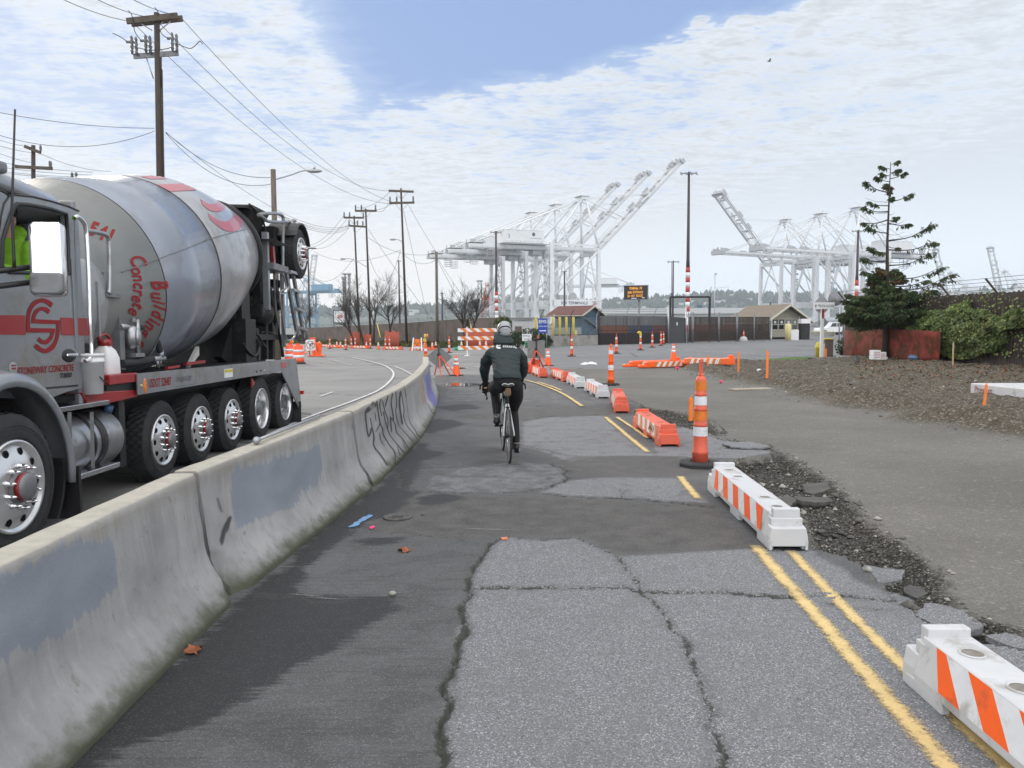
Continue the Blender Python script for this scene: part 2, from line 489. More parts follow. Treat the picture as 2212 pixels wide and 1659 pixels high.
def jag(pts,amp,seg,seed,freq=1.0):
 r=random.Random(seed);out=[]
 for a,b in zip(pts[:-1],pts[1:]):
  L=math.hypot(b[0]-a[0],b[1]-a[1]);n=max(1,int(L/seg))
  nx,ny=-(b[1]-a[1])/(L+1e-9),(b[0]-a[0])/(L+1e-9)
  for i in range(n):
   t=i/n;k=(r.random()-.5)*2*amp*(0 if i==0 else 1)
   out.append((a[0]+(b[0]-a[0])*t+nx*k,a[1]+(b[1]-a[1])*t+ny*k))
 out.append(pts[-1]);return out
_rng=np.random.RandomState(3);_perm=_rng.rand(256,256)
def vnoise(x,y):
 xi=np.floor(x).astype(int);yi=np.floor(y).astype(int);fx=x-xi;fy=y-yi
 fx=fx*fx*(3-2*fx);fy=fy*fy*(3-2*fy)
 g=lambda i,j:_perm[i%256,j%256]
 return(g(xi,yi)*(1-fx)+g(xi+1,yi)*fx)*(1-fy)+(g(xi,yi+1)*(1-fx)+g(xi+1,yi+1)*fx)*fy
def fbm(x,y,o=4):
 s=0;a=.5
 for i in range(o):s=s+a*(vnoise(x*2**i+17*i,y*2**i+9*i)-.5);a*=.5
 return s
edge_px=[(2330,1440),(2212,1405),(2100,1389),(2040,1378),(1993,1339),(1957,1310),(1929,1292),(1911,1267),(1875,1231),(1828,1199),(1753,1185),(1748,1150),(1722,1102),(1690,1085),(1667,1067),(1621,1040),(1575,1024),(1545,1004),(1600,990),(1660,985),(1667,972),(1590,955),(1540,938),(1490,925),(1400,905),(1365,893),(1385,872),(1350,855),(1310,838),(1270,820),(1225,806),(1190,797)]
edge=[(3.6,1.0)]+gp(edge_px)
edge=jag(edge,.035,.07,5)
dirt_poly=edge+gp([(1260,797),(1350,797),(1440,790),(1585,784),(1640,788),(1740,783),(1835,777)])+[(17.0,37.5),(60,37),(60,-3),(3.6,-3)]
trench_r=gp([(1660,955),(1706,977),(1803,1031),(1853,1088),(1921,1138),(1979,1174),(2036,1217),(2061,1267),(2100,1310),(2212,1342),(2330,1370)])
trench_poly=[(3.6,1.0)]+gp(edge_px[:24])+trench_r+[(5,1.0)]
gravel2=gp([(1365,893),(1400,905),(1490,925),(1540,938),(1560,930),(1530,900),(1470,885),(1385,872)])
mound_low=gp([(1470,798),(1545,820),(1660,838),(1760,868),(1900,894),(2000,914),(2100,930),(2212,944),(2400,968)])
mound_poly=mound_low+[(60,9),(60,37),(17,37.5)]+gp([(1835,777),(1740,783),(1640,788),(1585,784)])
ys=[0.55]
while ys[-1]<150:ys.append(ys[-1]+max(.012,(ys[-1]+.6)*.0062))
ys=np.array(ys)
ts=np.linspace(-1.0,1.0,621)
YY,TT=np.meshgrid(ys,ts,indexing='ij')
XX=TT*(YY+2.6)
x=XX.ravel();y=YY.ravel()
z=zg(x,y)
sd_dirt=sdf_poly(x,y,dirt_poly)
sd_tr=np.maximum(sdf_poly(x,y,trench_poly),sdf_poly(x,y,gravel2))
sd_mo=sdf_poly(x,y,mound_poly)+1.1*fbm(x*.9,y*.9)
dirt_pt=sd_dirt>0
z=z+np.where(dirt_pt,0,.012*fbm(x*.8,y*.8))
drop=-.055*sst(sd_dirt,0,.05)*(1-sst(y,19,27)*.7)
tr=sst(sd_tr,.0,.22)
trn=-.085*tr+tr*(.07*fbm(x*4,y*4,3)+.09*np.abs(fbm(x*11,y*11,3)))
mo=sst(sd_mo,0,.8)
ridge=np.exp(-((sd_mo-1.0)/.8)**2)
mon=mo*(.10+.22*fbm(x*.55+3,y*.55,3)+.20*fbm(x*2.2,y*2.2,4)+.24*np.abs(fbm(x*5,y*5,4)))+ridge*(.13+.12*fbm(x*1.3,y*1.3,3))
fade_m=1-sst(y,33,38)*.7
trn=trn-.10*np.exp(-((sd_dirt-.07)/.06)**2)*(1-sst(y,5.0,7.0))
z=z+np.where(dirt_pt,drop+trn+mon*fade_m+.012*fbm(x*3,y*3,3)*(1-tr),0)
Zg=z.copy()
nr,nc=YY.shape
def surf_z(px_,py_):
 i=int(np.clip(np.searchsorted(ys,py_),1,nr-1));t=px_/(ys[i]+2.6)
 j=int(np.clip(round((t+1)/2*(nc-1)),0,nc-1))
 return float(Zg[i*nc+j])
def GS(px,py):
 p=G(px,py);
 for _ in range(4):p=G(px,py,surf_z(p.x,p.y)-float(zg(p.x,p.y)))
 return p
light_polys=[([(955,1659),(952,1560),(985,1420),(1000,1330),(1012,1270),(1018,1235),(1050,1190),(1075,1166),(1100,1160),(1180,1166),(1250,1161),(1300,1183),(1345,1202),(1605,1183),(1753,1188),(1957,1310),(2330,1440),(2500,1700),(2400,1950),(920,1950)],1.0),([(925,1055),(935,1030),(1000,1012),(1090,1000),(1190,1000),(1225,1020),(1222,1036),(1190,1052),(1100,1062),(950,1063)],.55),([(1165,1064),(1225,1038),(1300,1030),(1470,1032),(1530,1087),(1400,1079),(1250,1072)],.85),([(1130,912),(1180,902),(1300,898),(1420,985),(1300,985),(1232,998),(1180,978),(1128,965)],.8),([(1420,985),(1400,930),(1490,923),(1560,945),(1690,973),(1600,990)],.8),([(960,868),(1130,866),(1260,876),(1372,874),(1300,836),(1180,803),(980,800)],.4)]
dark_polys=[([(800,1150),(815,1100),(850,1080),(930,1068),(1250,1077),(1540,1094),(1640,1186),(1345,1199),(1300,1180),(1255,1157),(1090,1157),(1000,1166)],1.0),([(1200,1000),(1240,985),(1480,985),(1560,1012),(1470,1029),(1235,1034),(1226,1012)],.8),([(970,902),(1120,880),(1360,879),(1400,898),(1180,896),(1120,912)],.9)]
wet_polys=[[(-40,1900),(75,1659),(330,1478),(480,1345),(530,1290),(640,1210),(700,1140),(760,1098),(830,1048),(870,1003),(905,958),(928,958),(902,1010),(888,1040),(870,1062),(905,1062),(870,1085),(835,1115),(790,1125),(735,1160),(690,1200),(640,1260),(620,1285),(720,1292),(840,1290),(830,1325),(740,1375),(700,1402),(560,1490),(420,1560),(300,1600),(170,1665),(60,1900)],[(800,985),(900,968),(960,978),(900,1000),(820,1012)],[(880,925),(950,905),(1010,915),(930,935)],[(770,1170),(820,1162),(865,1166),(820,1176)],[(940,880),(1000,872),(1040,880),(980,888)],[(900,1075),(960,1068),(1000,1075),(930,1090)]]
cracks=[([(955,1659),(950,1560),(985,1440),(1000,1330),(1012,1270),(1020,1230),(1050,1190),(1075,1165)],.020),([(1075,1165),(1100,1159),(1180,1166),(1250,1161),(1300,1185),(1345,1215),(1360,1240),(1380,1275)],.010),([(1010,1272),(1070,1270),(1190,1268),(1300,1271),(1345,1267),(1385,1277),(1500,1278),(1590,1282),(1690,1290),(1760,1285),(1850,1288),(1935,1298)],.019),([(1380,1275),(1410,1300),(1445,1350),(1480,1385),(1490,1420),(1515,1470),(1520,1500),(1545,1540),(1525,1560),(1560,1620),(1575,1680)],.012),([(925,1060),(1000,1066),(1100,1062),(1190,1052),(1222,1035),(1225,1015),(1190,1000)],.022),([(1180,1066),(1250,1074),(1350,1077),(1450,1084),(1540,1094)],.028),([(1130,908),(1180,900),(1300,896),(1420,888)],.020),([(1000,884),(1130,876),(1260,880),(1370,880)],.030),([(1130,962),(1200,977),(1235,985)],.02),([(1240,930),(1310,928),(1360,935)],.012),([(1150,958),(1200,952),(1300,956)],.010),([(1690,1290),(1800,1305),(1960,1320)],.005),([(1605,1184),(1680,1187),(1753,1186)],.006),([(1345,1077),(1347,1066),(1340,1058)],.01),([(1500,930),(1560,950),(1610,956)],.03),([(1560,968),(1620,962),(1667,972)],.03),([(905,1063),(870,1050),(860,1020),(930,1010)],.02),([(760,1170),(860,1150),(1000,1168)],.006),([(560,1283),(745,1297)],.008)]
def soft(polys,amp):
 out=np.full(x.shape,-3.0)
 for p,k in polys:
  out=np.maximum(out,np.clip(sdf_poly(x,y,gp(p)),-.5,.5)if k==1 else np.minimum(np.clip(sdf_poly(x,y,gp(p)),-.5,.5),.0+.12*k-.06))
 return np.clip(out,-.5,.5)
near=(y<34)&(np.abs(x)<9)
def on_near(fn):
 global x,y
 X0,Y0=x,y;out=np.full(X0.shape,-.5)
 x,y=X0[near],Y0[near]
 out[near]=fn();x,y=X0,Y0
 return out
a_light=on_near(lambda:soft(light_polys,.05))
a_dark=on_near(lambda:soft(dark_polys,.05))
a_wet=on_near(lambda:soft([(p,1)for p in wet_polys],.05))
def crk():
 out=np.full(x.shape,-.5)
 for p,wd in cracks:out=np.maximum(out,wd-dist_line(x,y,jag(jag(gp(p),.035,.13,int(p[0][0])),.016,.035,int(p[0][0]+p[0][1]))))
 return out
a_crack=on_near(crk)
Zg-=np.where(~dirt_pt,.03*sst(a_crack,0,.02),0)
idx=np.arange(nr*nc).reshape(nr,nc)
q=np.stack([idx[:-1,:-1],idx[:-1,1:],idx[1:,1:],idx[1:,:-1]],-1).reshape(-1,4)
fx=x[q].mean(1);fy=y[q].mean(1)
f_dirt=(sd_dirt[q].max(1)>0)
lane_line=np.interp(fy,[0,3,5,8,11.4,14.4,18,22,24],[-2.05,-2.05,-2.0,-1.8,-1.68,-1.75,-1.95,-2.3,-2.5])
f_lane=(~f_dirt)&(fy<26)&(fx>lane_line)
f_lot=(~f_dirt)&(fx>1.5)&(fy>26)
f_road=~(f_dirt|f_lane|f_lot)
def sub_mesh(name,mask,material,attrs):
 qq=q[mask];used,inv=np.unique(qq,return_inverse=True);qq=inv.reshape(qq.shape)
 me=bpy.data.meshes.new(name)
 me.vertices.add(len(used));me.vertices.foreach_set('co',np.stack([x[used],y[used],Zg[used]],1).ravel().astype(np.float32))
 me.loops.add(qq.size);me.loops.foreach_set('vertex_index',qq.ravel().astype(np.int32))
 me.polygons.add(len(qq));me.polygons.foreach_set('loop_start',np.arange(0,qq.size,4,dtype=np.int32))
 me.polygons.foreach_set('use_smooth',np.ones(len(qq),bool))
 for k,a in attrs.items():
  at=me.attributes.new(k,'FLOAT','POINT');at.data.foreach_set('value',a[used].astype(np.float32))
 me.update(calc_edges=True);me.validate()
 me.materials.append(material)
 o=bpy.data.objects.new(name,me);COL.objects.link(o)
 return tag(o,kind='structure')
def asphalt(name,base,full=True):
 m=bpy.data.materials.new(name);m.use_nodes=True
 t=NT(m.node_tree);b=t.n['Principled BSDF']
 co=t.new('ShaderNodeTexCoord').outputs['Object']
 big=t.noise(co,.5,4);mid=t.noise(co,4.5,5,.6);grit=t.noise(co,55,3,.7);fine=t.noise(co,140,2,.7)
 streak=t.noise(t.mapping(co,(.9,26,1)),1.6,5,.65)
 cell,cdist=t.cells(co,185)
 blot=t.noise(t.mapping(co,(1,1.5,1),(7,3,0)),1.5,6,.68,.4)
 scratch=t.noise(t.mapping(co,(1.3,55,1),(3,1,0)),2.2,4,.7)
 c=t.mix(t.lin(big,.3,.7,0,1),[v*.86 for v in base],[v*1.14 for v in base])
 c=t.mix(t.math('MULTIPLY',t.step(streak,.50,.68),.6),c,[v*.5 for v in base])
 c=t.mix(t.math('MULTIPLY',t.step(scratch,.56,.70),.42),c,[v*1.6 for v in base])
 rough=.82;wetk=None
 if full:
  c=t.mix(t.math('MULTIPLY',t.step(blot,.52,.60),.5),c,[v*.55 for v in base])
  c=t.mix(t.math('MULTIPLY',t.step(blot,.45,.38),.35),c,[v*1.5 for v in base])
  c=t.mix(t.math('MULTIPLY',t.step(cell,.84,.95),.35),c,(.27,.27,.275));c=t.mix(t.math('MULTIPLY',t.step(cell,.2,.1),.4),c,(.045,.045,.045))
  wob=t.math('ADD',t.math('MULTIPLY_ADD',mid,.22,-.11),t.math('MULTIPLY_ADD',grit,.06,-.03))
  li=t.step(t.math('ADD',t.attr('light'),wob),-.03,.05)
  stones=t.mix(t.lin(cell,.1,.75,0,1),(.135,.139,.150),(.208,.213,.228))
  stones=t.mix(t.math('MULTIPLY',t.step(cell,.86,.95),.8),stones,(.46,.465,.48))
  stones=t.mix(t.math('MULTIPLY',t.step(cell,.15,.10),.7),stones,(.075,.075,.08))
  stones=t.mix(t.math('MULTIPLY',t.step(mid,.46,.7),.4),stones,(.150,.153,.162))
  stones=t.mix(t.math('MULTIPLY',t.step(big,.5,.66),.3),stones,(.135,.136,.138))
  c=t.mix(li,c,stones)
  dk=t.step(t.math('ADD',t.attr('dark'),wob),-.03,.06)
  c=t.mix(t.math('MULTIPLY',dk,.85),c,t.mix(t.lin(mid,.3,.7,0,1),(.052,.049,.046),(.105,.10,.095)))
  c=t.mix(t.math('MULTIPLY',t.math('MULTIPLY',dk,t.step(cell,.86,.95)),.4),c,(.24,.24,.24))
  c=t.mix(t.math('MULTIPLY',t.step(fine,.64,.72),.3),c,(.28,.28,.285))
  c=t.mix(t.math('MULTIPLY',t.step(fine,.42,.34),.6),c,(.04,.04,.042))
  wob2=t.math('ADD',wob,t.math('MULTIPLY_ADD',streak,.30,-.15))
  wob2=t.math('ADD',wob2,t.math('MULTIPLY_ADD',blot,.3,-.13))
  wetk=t.step(t.math('ADD',t.attr('wet'),wob2),-.05,.03)
  c=t.mix(t.math('MULTIPLY',wetk,.93),c,t.mix(t.step(cell,.85,.95),(.015,.0155,.017),(.06,.06,.062)))
  cw=t.math('ADD',t.attr('crack'),t.math('ADD',t.math('MULTIPLY_ADD',mid,.085,-.046),t.math('MULTIPLY_ADD',grit,.075,-.037)))
  ck=t.step(cw,-.008,.006)
  c=t.mix(t.math('MULTIPLY',ck,.94),c,t.mix(mid,(.012,.012,.010),(.03,.034,.022)))
  edge_=t.step(cw,-.06,.0)
  c=t.mix(t.math('MULTIPLY',edge_,t.math('MULTIPLY',t.step(grit,.4,.6),.45)),c,(.07,.072,.062))
  t.put(b.inputs['Roughness'],t.math('MULTIPLY_ADD',wetk,-.16,.84))
 else:
  c=t.mix(t.math('MULTIPLY',t.step(fine,.58,.7),.3),c,[v*2.0 for v in base])
  patch=t.noise(t.mapping(co,(.25,.6,1),(5,2,0)),.5,5,.6,.5)
  c=t.mix(t.math('MULTIPLY',t.step(patch,.52,.60),.28),c,[v*.62 for v in base])
  cv_=t.new('ShaderNodeTexVoronoi',feature='DISTANCE_TO_EDGE');t.l.new(t.mapping(co,(.16,.3,1)),cv_.inputs['Vector'])
  cv_.inputs['Scale'].default_value=.9;cv_.inputs['Randomness'].default_value=1
  wv=t.math('ADD',cv_.outputs['Distance'],t.math('MULTIPLY_ADD',mid,.05,-.025))
  c=t.mix(t.math('MULTIPLY',t.step(wv,.012,.0),.75),c,(.03,.03,.03))
  b.inputs['Roughness'].default_value=.8
 t.l.new(c,b.inputs['Base Color'])
 bp=t.new('ShaderNodeBump');bp.inputs['Strength'].default_value=.55;bp.inputs['Distance'].default_value=.006
 t.l.new(t.math('ADD',grit,t.math('MULTIPLY',fine,.5)),bp.inputs['Height']);t.l.new(bp.outputs[0],b.inputs['Normal'])
 return m
MT['lane']=asphalt('lane_asphalt',(.094,.095,.098))
MT['road']=asphalt('road_asphalt',(.205,.204,.203),False)
MT['lot']=asphalt('lot_asphalt',(.165,.17,.178),False)
def dirt_mat():
 m=bpy.data.materials.new('dirt');m.use_nodes=True
 t=NT(m.node_tree);b=t.n['Principled BSDF']
 co=t.new('ShaderNodeTexCoord').outputs['Object']
 big=t.noise(co,.45,4);mid=t.noise(co,6,5,.65);grit=t.noise(co,40,3,.7);fine=t.noise(co,110,2,.7)
 streak=t.noise(t.mapping(co,(1.2,3.5,1)),1.1,5,.6)
 c=t.mix(t.lin(big,.35,.65,0,1),(.135,.131,.121),(.185,.179,.165))
 c=t.mix(t.math('MULTIPLY',t.step(streak,.5,.72),.4),c,(.125,.117,.104))
 c=t.mix(t.math('MULTIPLY',t.step(grit,.42,.34),.55),c,(.07,.066,.06))
 c=t.mix(t.math('MULTIPLY',t.step(fine,.60,.68),.6),c,(.36,.35,.33))
 wob=t.math('ADD',t.math('MULTIPLY_ADD',mid,.9,-.45),t.math('MULTIPLY_ADD',grit,.2,-.1))
 cell,cdist=t.cells(co,85);cell2,cd2=t.cells(co,30)
 c=t.mix(t.math('MULTIPLY',t.step(cell,.86,.95),.4),c,(.32,.31,.285));c=t.mix(t.math('MULTIPLY',t.step(cell,.14,.08),.4),c,(.11,.104,.092));c=t.mix(t.math('MULTIPLY',t.step(cell2,.95,.985),.4),c,(.32,.31,.29))
 mo_=t.step(t.math('ADD',t.attr('mound'),wob),-.1,.35)
 soil=t.mix(t.lin(mid,.3,.7,0,1),(.052,.042,.030),(.14,.12,.092))
 soil=t.mix(t.step(fine,.62,.68),soil,(.3,.285,.25))
 soil=t.mix(t.math('MULTIPLY',t.step(cell2,.84,.92),.6),soil,(.30,.28,.24));soil=t.mix(t.math('MULTIPLY',t.step(cell2,.25,.1),.6),soil,(.04,.034,.026))
 soil=t.mix(t.math('MULTIPLY',t.step(big,.55,.7),.6),soil,(.12,.108,.09))
 c=t.mix(mo_,c,soil)
 tr_=t.step(t.math('ADD',t.attr('trench'),t.math('MULTIPLY',wob,.35)),-.05,.1)
 gr=t.mix(t.step(grit,.42,.62),(.020,.019,.016),(.095,.09,.078))
 gr=t.mix(t.math('MULTIPLY',t.step(cell,.88,.96),.7),gr,(.28,.275,.25));gr=t.mix(t.math('MULTIPLY',t.step(cell,.35,.2),.8),gr,(.012,.012,.011))
 c=t.mix(tr_,c,gr)
 t.l.new(c,b.inputs['Base Color']);b.inputs['Roughness'].default_value=.92;b.inputs['Specular IOR Level'].default_value=.25
 bp=t.new('ShaderNodeBump');bp.inputs['Strength'].default_value=.8;bp.inputs['Distance'].default_value=.02
 t.l.new(t.math('ADD',t.math('MULTIPLY',mid,1.2),t.math('ADD',grit,t.math('MULTIPLY',fine,.4))),bp.inputs['Height']);t.l.new(bp.outputs[0],b.inputs['Normal'])
 return m
MT['dirt']=dirt_mat()
sub_mesh('bike_lane',f_lane,MT['lane'],dict(light=a_light,dark=a_dark,wet=a_wet,crack=a_crack))
sub_mesh('road',f_road,MT['road'],{})
sub_mesh('lot_pavement',f_lot,MT['lot'],{})
sub_mesh('dirt_ground',f_dirt,MT['dirt'],dict(mound=np.clip(sd_mo,-2,2),trench=np.clip(sd_tr,-.5,.5)))
g=MB();g.quad((-4000,-300,-3.2),(4000,-300,-3.2),(4000,4200,-3.2),(-4000,4200,-3.2))
tag(build(g,'ground',mat('far_ground',(.14,.14,.14),.9,0,.2,.02)),kind='structure')
g=MB()
g.add([(-200,149,-1.4),(200,149,-1.4),(1200,900,-1.4),(-1200,900,-1.4)],[(0,1,2,3)])
tag(build(g,'terminal_yard',MT['lot']),kind='structure')
def paint_mat(name,col,wear=.5):
 m=bpy.data.materials.new(name);m.use_nodes=True
 t=NT(m.node_tree);b=t.n['Principled BSDF']
 co=t.new('ShaderNodeTexCoord').outputs['Object']
 mid=t.noise(co,7,5,.65);grit=t.noise(co,60,3,.7);fine=t.noise(co,150,2,.7)
 e=t.math('SUBTRACT',1.0,t.math('ABSOLUTE',t.attr('across')))
 k=t.math('ADD',t.math('MULTIPLY',e,1.15),t.math('ADD',t.math('MULTIPLY_ADD',grit,1.6,-.80-wear*.55),t.math('MULTIPLY_ADD',mid,.8,-.4)))
 k=t.math('MULTIPLY',t.step(k,-.1,.75),t.attr('fade'))
 c=t.mix(t.lin(mid,.3,.7,0,1),[v*.85 for v in col],[min(1,v*1.12)for v in col])
 c=t.mix(t.math('MULTIPLY',t.step(fine,.42,.34),.5),c,[v*.45 for v in col])
 t.l.new(c,b.inputs['Base Color']);b.inputs['Roughness'].default_value=.75
 tr=t.new('ShaderNodeBsdfTransparent');mx=t.new('ShaderNodeMixShader')
 t.l.new(k,mx.inputs[0]);t.l.new(tr.outputs[0],mx.inputs[1]);t.l.new(b.outputs[0],mx.inputs[2])
 t.l.new(mx.outputs[0],t.n['Material Output'].inputs[0])
 return m
MT['yellow_line']=paint_mat('yellow_line',(.66,.49,.22),.32)
MT['white_line']=paint_mat('white_line',(.60,.60,.61),.3)
MT['faint_line']=paint_mat('faint_line',(.42,.42,.43),.9)
def stripe(name,pts,wid,material,fade=1.0,dz=.005):
 p=smoothpath([(a,b,0)for a,b in pts],8)if len(pts)>2 else[Vector((*pts[0],0)),Vector((*pts[1],0))]
 L=sum((b-a).length for a,b in zip(p[:-1],p[1:]));step=max(.08,L/240)
 dense=[]
 for a,b in zip(p[:-1],p[1:]):
  n=max(1,int((b-a).length/step));dense+=[a.lerp(b,i/n)for i in range(n)]
 dense.append(p[-1])
 mb=MB();ac=[];fd=[]
 K=6
 for i,c in enumerate(dense):
  t=(dense[min(i+1,len(dense)-1)]-dense[max(i-1,0)]).normalized();nx=Vector((t.y,-t.x,0))
  for k in range(K+1):
   s_=k/K*2-1;v=c+nx*(s_*wid/2)
   mb.v.append((v.x,v.y,surf_z(v.x,v.y)+dz+.0008*v.y));ac.append(s_)
   fd.append(fade*min(1,(i+.3)/1.2,(len(dense)-1-i+.3)/1.2))
  if i:
   for k in range(K):
    o=(i-1)*(K+1)+k
    mb.f.append((o,o+1,o+K+2,o+K+1));mb.m.append(0);mb.s.append(True)
 return tag(build(mb,name,MT[material],attrs=dict(across=ac,fade=fd)),kind='structure')
L1=[(1.60,1.2),(1.64,2.2),(1.66,2.95),(1.74,4.2),(1.84,5.75)]
stripe('yellow_line',L1,.135,'yellow_line')
stripe('yellow_line',[(1.86,1.2),(1.885,2.95),(1.95,4.2),(2.06,5.6)],.115,'yellow_line')
stripe('yellow_line',gp([(1468,1030),(1508,1080)]),.12,'yellow_line')
stripe('yellow_line',gp([(1307,902),(1350,938),(1400,979)]),.12,'yellow_line')
stripe('yellow_line',gp([(1332,902),(1368,926),(1400,948)]),.10,'yellow_line')
stripe('yellow_line',gp([(1090,815),(1138,823),(1180,836),(1220,854),(1258,879)]),.13,'yellow_line')
stripe('yellow_line',gp([(1160,826),(1190,835),(1214,845)]),.11,'yellow_line')
stripe('white_line',gp([(560,950),(660,905),(769,865),(814,846),(840,827),(850,811),(845,800),(828,790),(796,781),(760,773)]),.13,'white_line')
stripe('white_line',gp([(853,793),(875,802),(905,817)]),.13,'white_line',.8)
stripe('white_line',gp([(700,775),(760,790)]),.12,'white_line',.6)
stripe('white_line',gp([(705,764),(810,776)]),.11,'white_line',.7)
stripe('white_line',gp([(690,768),(735,783)]),.10,'white_line',.5)
stripe('white_line',gp([(690,858),(720,848)]),.14,'white_line',.7)
for i in range(17):
 a,b=(1418+i*20.5,755+i*1.05),(1430+i*20.5,755.7+i*1.05)
 stripe('white_line',gp([a,b]),.14,'white_line')
for i in range(8):stripe('white_line',gp([(1248+i*18,744+i*.9),(1256+i*18,744.5+i*.9)]),.13,'white_line',.7)
for a,b in[((1245,747),(1330,753)),((1235,771),(1310,765)),((1020,792),(1075,801)),((1700,744),(1790,744)),((1285,757),(1330,755)),((1060,776),(1130,783)),((960,794),(1012,795))]:
 stripe('white_line',gp([a,b]),.13,'white_line',.8)
stripe('white_line',gp([(700,768),(860,762)]),.25,'faint_line',.7)
def dab(name,poly,material,dz=.006,seed=1):
 pts=jag(gp(poly)+gp(poly[:1]),.012,.03,seed)[:-1]
 mb=MB();mb.add([(a,b,surf_z(a,b)+dz)for a,b in pts],[tuple(range(len(pts)))])
 return tag(build(mb,name,MT[material]),kind='structure')
defm('blue_mark',(.16,.30,.52),.8,0,.3,30);defm('orange_mark',(.62,.22,.10),.8,0,.3,30);defm('grass_green',(.06,.13,.015),.9,0,.4,20);defm('pale_mark',(.36,.36,.35),.8,0,.3,20)
dab('paint_mark',[(752,1141),(768,1139),(806,1114),(796,1113),(775,1124)],'blue_mark',seed=4)
dab('paint_mark',[(797,1142),(806,1137),(809,1142),(802,1145)],'pink',seed=5)
dab('paint_mark',[(1082,1163),(1096,1161),(1098,1168),(1085,1168)],'orange_mark',seed=6)
for a,b in[((1180,1012),(1270,1018)),((925,1010),(985,1009)),((1000,1144),(1130,1148)),((660,1292),(740,1297)),((620,1285),(700,1291))]:
 stripe('paint_mark',gp([a,b]),.02,'faint_line',.8)
m=bpy.data.materials.new('puddle_water');m.use_nodes=True
b=m.node_tree.nodes['Principled BSDF'];b.inputs['Base Color'].default_value=(.02,.021,.023,1);b.inputs['Roughness'].default_value=.02;b.inputs['Specular IOR Level'].default_value=1.0;b.inputs['IOR'].default_value=1.6
MT['water']=m
def puddle(poly,seed):
 pts=jag(gp(poly)+gp(poly[:1]),.03,.12,seed)[:-1]
 zz=max(surf_z(a,b_)for a,b_ in pts)+.003
 mb=MB();mb.add([(a,b_,zz)for a,b_ in pts],[tuple(range(len(pts)))])
 tag(build(mb,'puddle',MT['water']),kind='structure')
puddle([(961,829),(985,827),(1035,829),(1048,832),(1015,835),(962,835)],2)
puddle([(962,794),(985,793),(1015,795),(990,797.5),(963,797)],3)
dab('grass',[(1640,779),(1700,774),(1760,773),(1740,778),(1690,781)],'grass_green',.05,8)
def barrier_mat():
 m=bpy.data.materials.new('barrier_concrete');m.use_nodes=True
 t=NT(m.node_tree);b=t.n['Principled BSDF']
 co=t.new('ShaderNodeTexCoord').outputs['Object']
 big=t.noise(co,1.6,5,.6);mid=t.noise(co,9,5,.65);fine=t.noise(co,70,3,.7)
 run=t.noise(t.mapping(co,(1,1,.10)),16,4,.65)
 sx_=t.new('ShaderNodeSeparateXYZ');t.l.new(co,sx_.inputs[0]);hz=sx_.outputs[2]
 c=t.mix(t.lin(big,.3,.7,0,1),(.235,.24,.246),(.355,.36,.365))
 c=t.mix(t.math('MULTIPLY',t.step(run,.48,.68),.34),c,(.19,.185,.17))
 c=t.mix(t.math('MULTIPLY',t.step(run,.44,.32),.22),c,(.43,.432,.434))
 topd=t.math('MULTIPLY',t.step(t.math('ADD',hz,t.math('MULTIPLY_ADD',run,.3,-.15)),.62,.80),.55)
 c=t.mix(topd,c,(.26,.245,.215))
 tan=t.step(hz,.795,.806)
 c=t.mix(t.math('MULTIPLY',tan,.8),c,t.mix(t.lin(mid,.3,.7,0,1),(.40,.375,.32),(.56,.53,.46)))  # barrier top coloured lighter and warmer, as if catching warm light
 c=t.mix(t.math('MULTIPLY',t.step(mid,.60,.72),.5),c,(.15,.14,.12))
 algae=t.step(t.math('ADD',hz,t.math('MULTIPLY_ADD',mid,.16,-.08)),.15,.03)
 c=t.mix(t.math('MULTIPLY',algae,.85),c,(.055,.06,.03))
 wob=t.math('ADD',t.math('MULTIPLY_ADD',run,.17,-.085),t.math('MULTIPLY_ADD',mid,.07,-.035))
 pk=t.step(t.math('ADD',t.attr('paint'),wob),-.008,.012)
 c=t.mix(pk,c,t.mix(t.lin(big,.3,.7,0,1),(.19,.215,.255),(.25,.275,.315)))
 bk=t.step(t.math('ADD',t.attr('blue'),t.math('MULTIPLY',wob,.8)),-.02,.03)
 c=t.mix(t.math('MULTIPLY',bk,.85),c,(.13,.13,.36))
 ik=t.step(t.math('ADD',t.attr('ink'),t.math('MULTIPLY_ADD',mid,.014,-.007)),-.010,.006)
 c=t.mix(t.math('MULTIPLY',ik,.86),c,(.025,.027,.035))
 ok=t.step(t.math('ADD',t.attr('rust'),wob),-.04,.05)
 c=t.mix(t.math('MULTIPLY',ok,.5),c,(.42,.17,.10))
 t.l.new(c,b.inputs['Base Color']);b.inputs['Roughness'].default_value=.85;b.inputs['Specular IOR Level'].default_value=.3
 bp=t.new('ShaderNodeBump');bp.inputs['Strength'].default_value=.5;bp.inputs['Distance'].default_value=.008
 t.l.new(t.math('ADD',mid,t.math('MULTIPLY',fine,.5)),bp.inputs['Height']);t.l.new(bp.outputs[0],b.inputs['Normal'])
 return m
MT['barrier']=barrier_mat()
BH=.81
bprof=[(.305,0.0),(.305,.05),(.27,.085),(.235,.13),(.195,.185),(.158,.245),(.14,.30),(.128,.36),(.12,.43),(.112,.50),(.105,.57),(.098,.64),(.092,.70),(.088,.76),(.086,.785),(.068,.808),(0,.81)]
bprof=bprof+[(-a,b_)for a,b_ in reversed(bprof[:-1])]
bp2=[]
for(a0,b0),(a1,b1)in zip(bprof[:-1],bprof[1:]):
 n=max(1,int(math.hypot(a1-a0,b1-b0)/.022))
 bp2+=[(a0+(a1-a0)*i/n,b0+(b1-b0)*i/n)for i in range(n)]
bp2.append(bprof[-1])
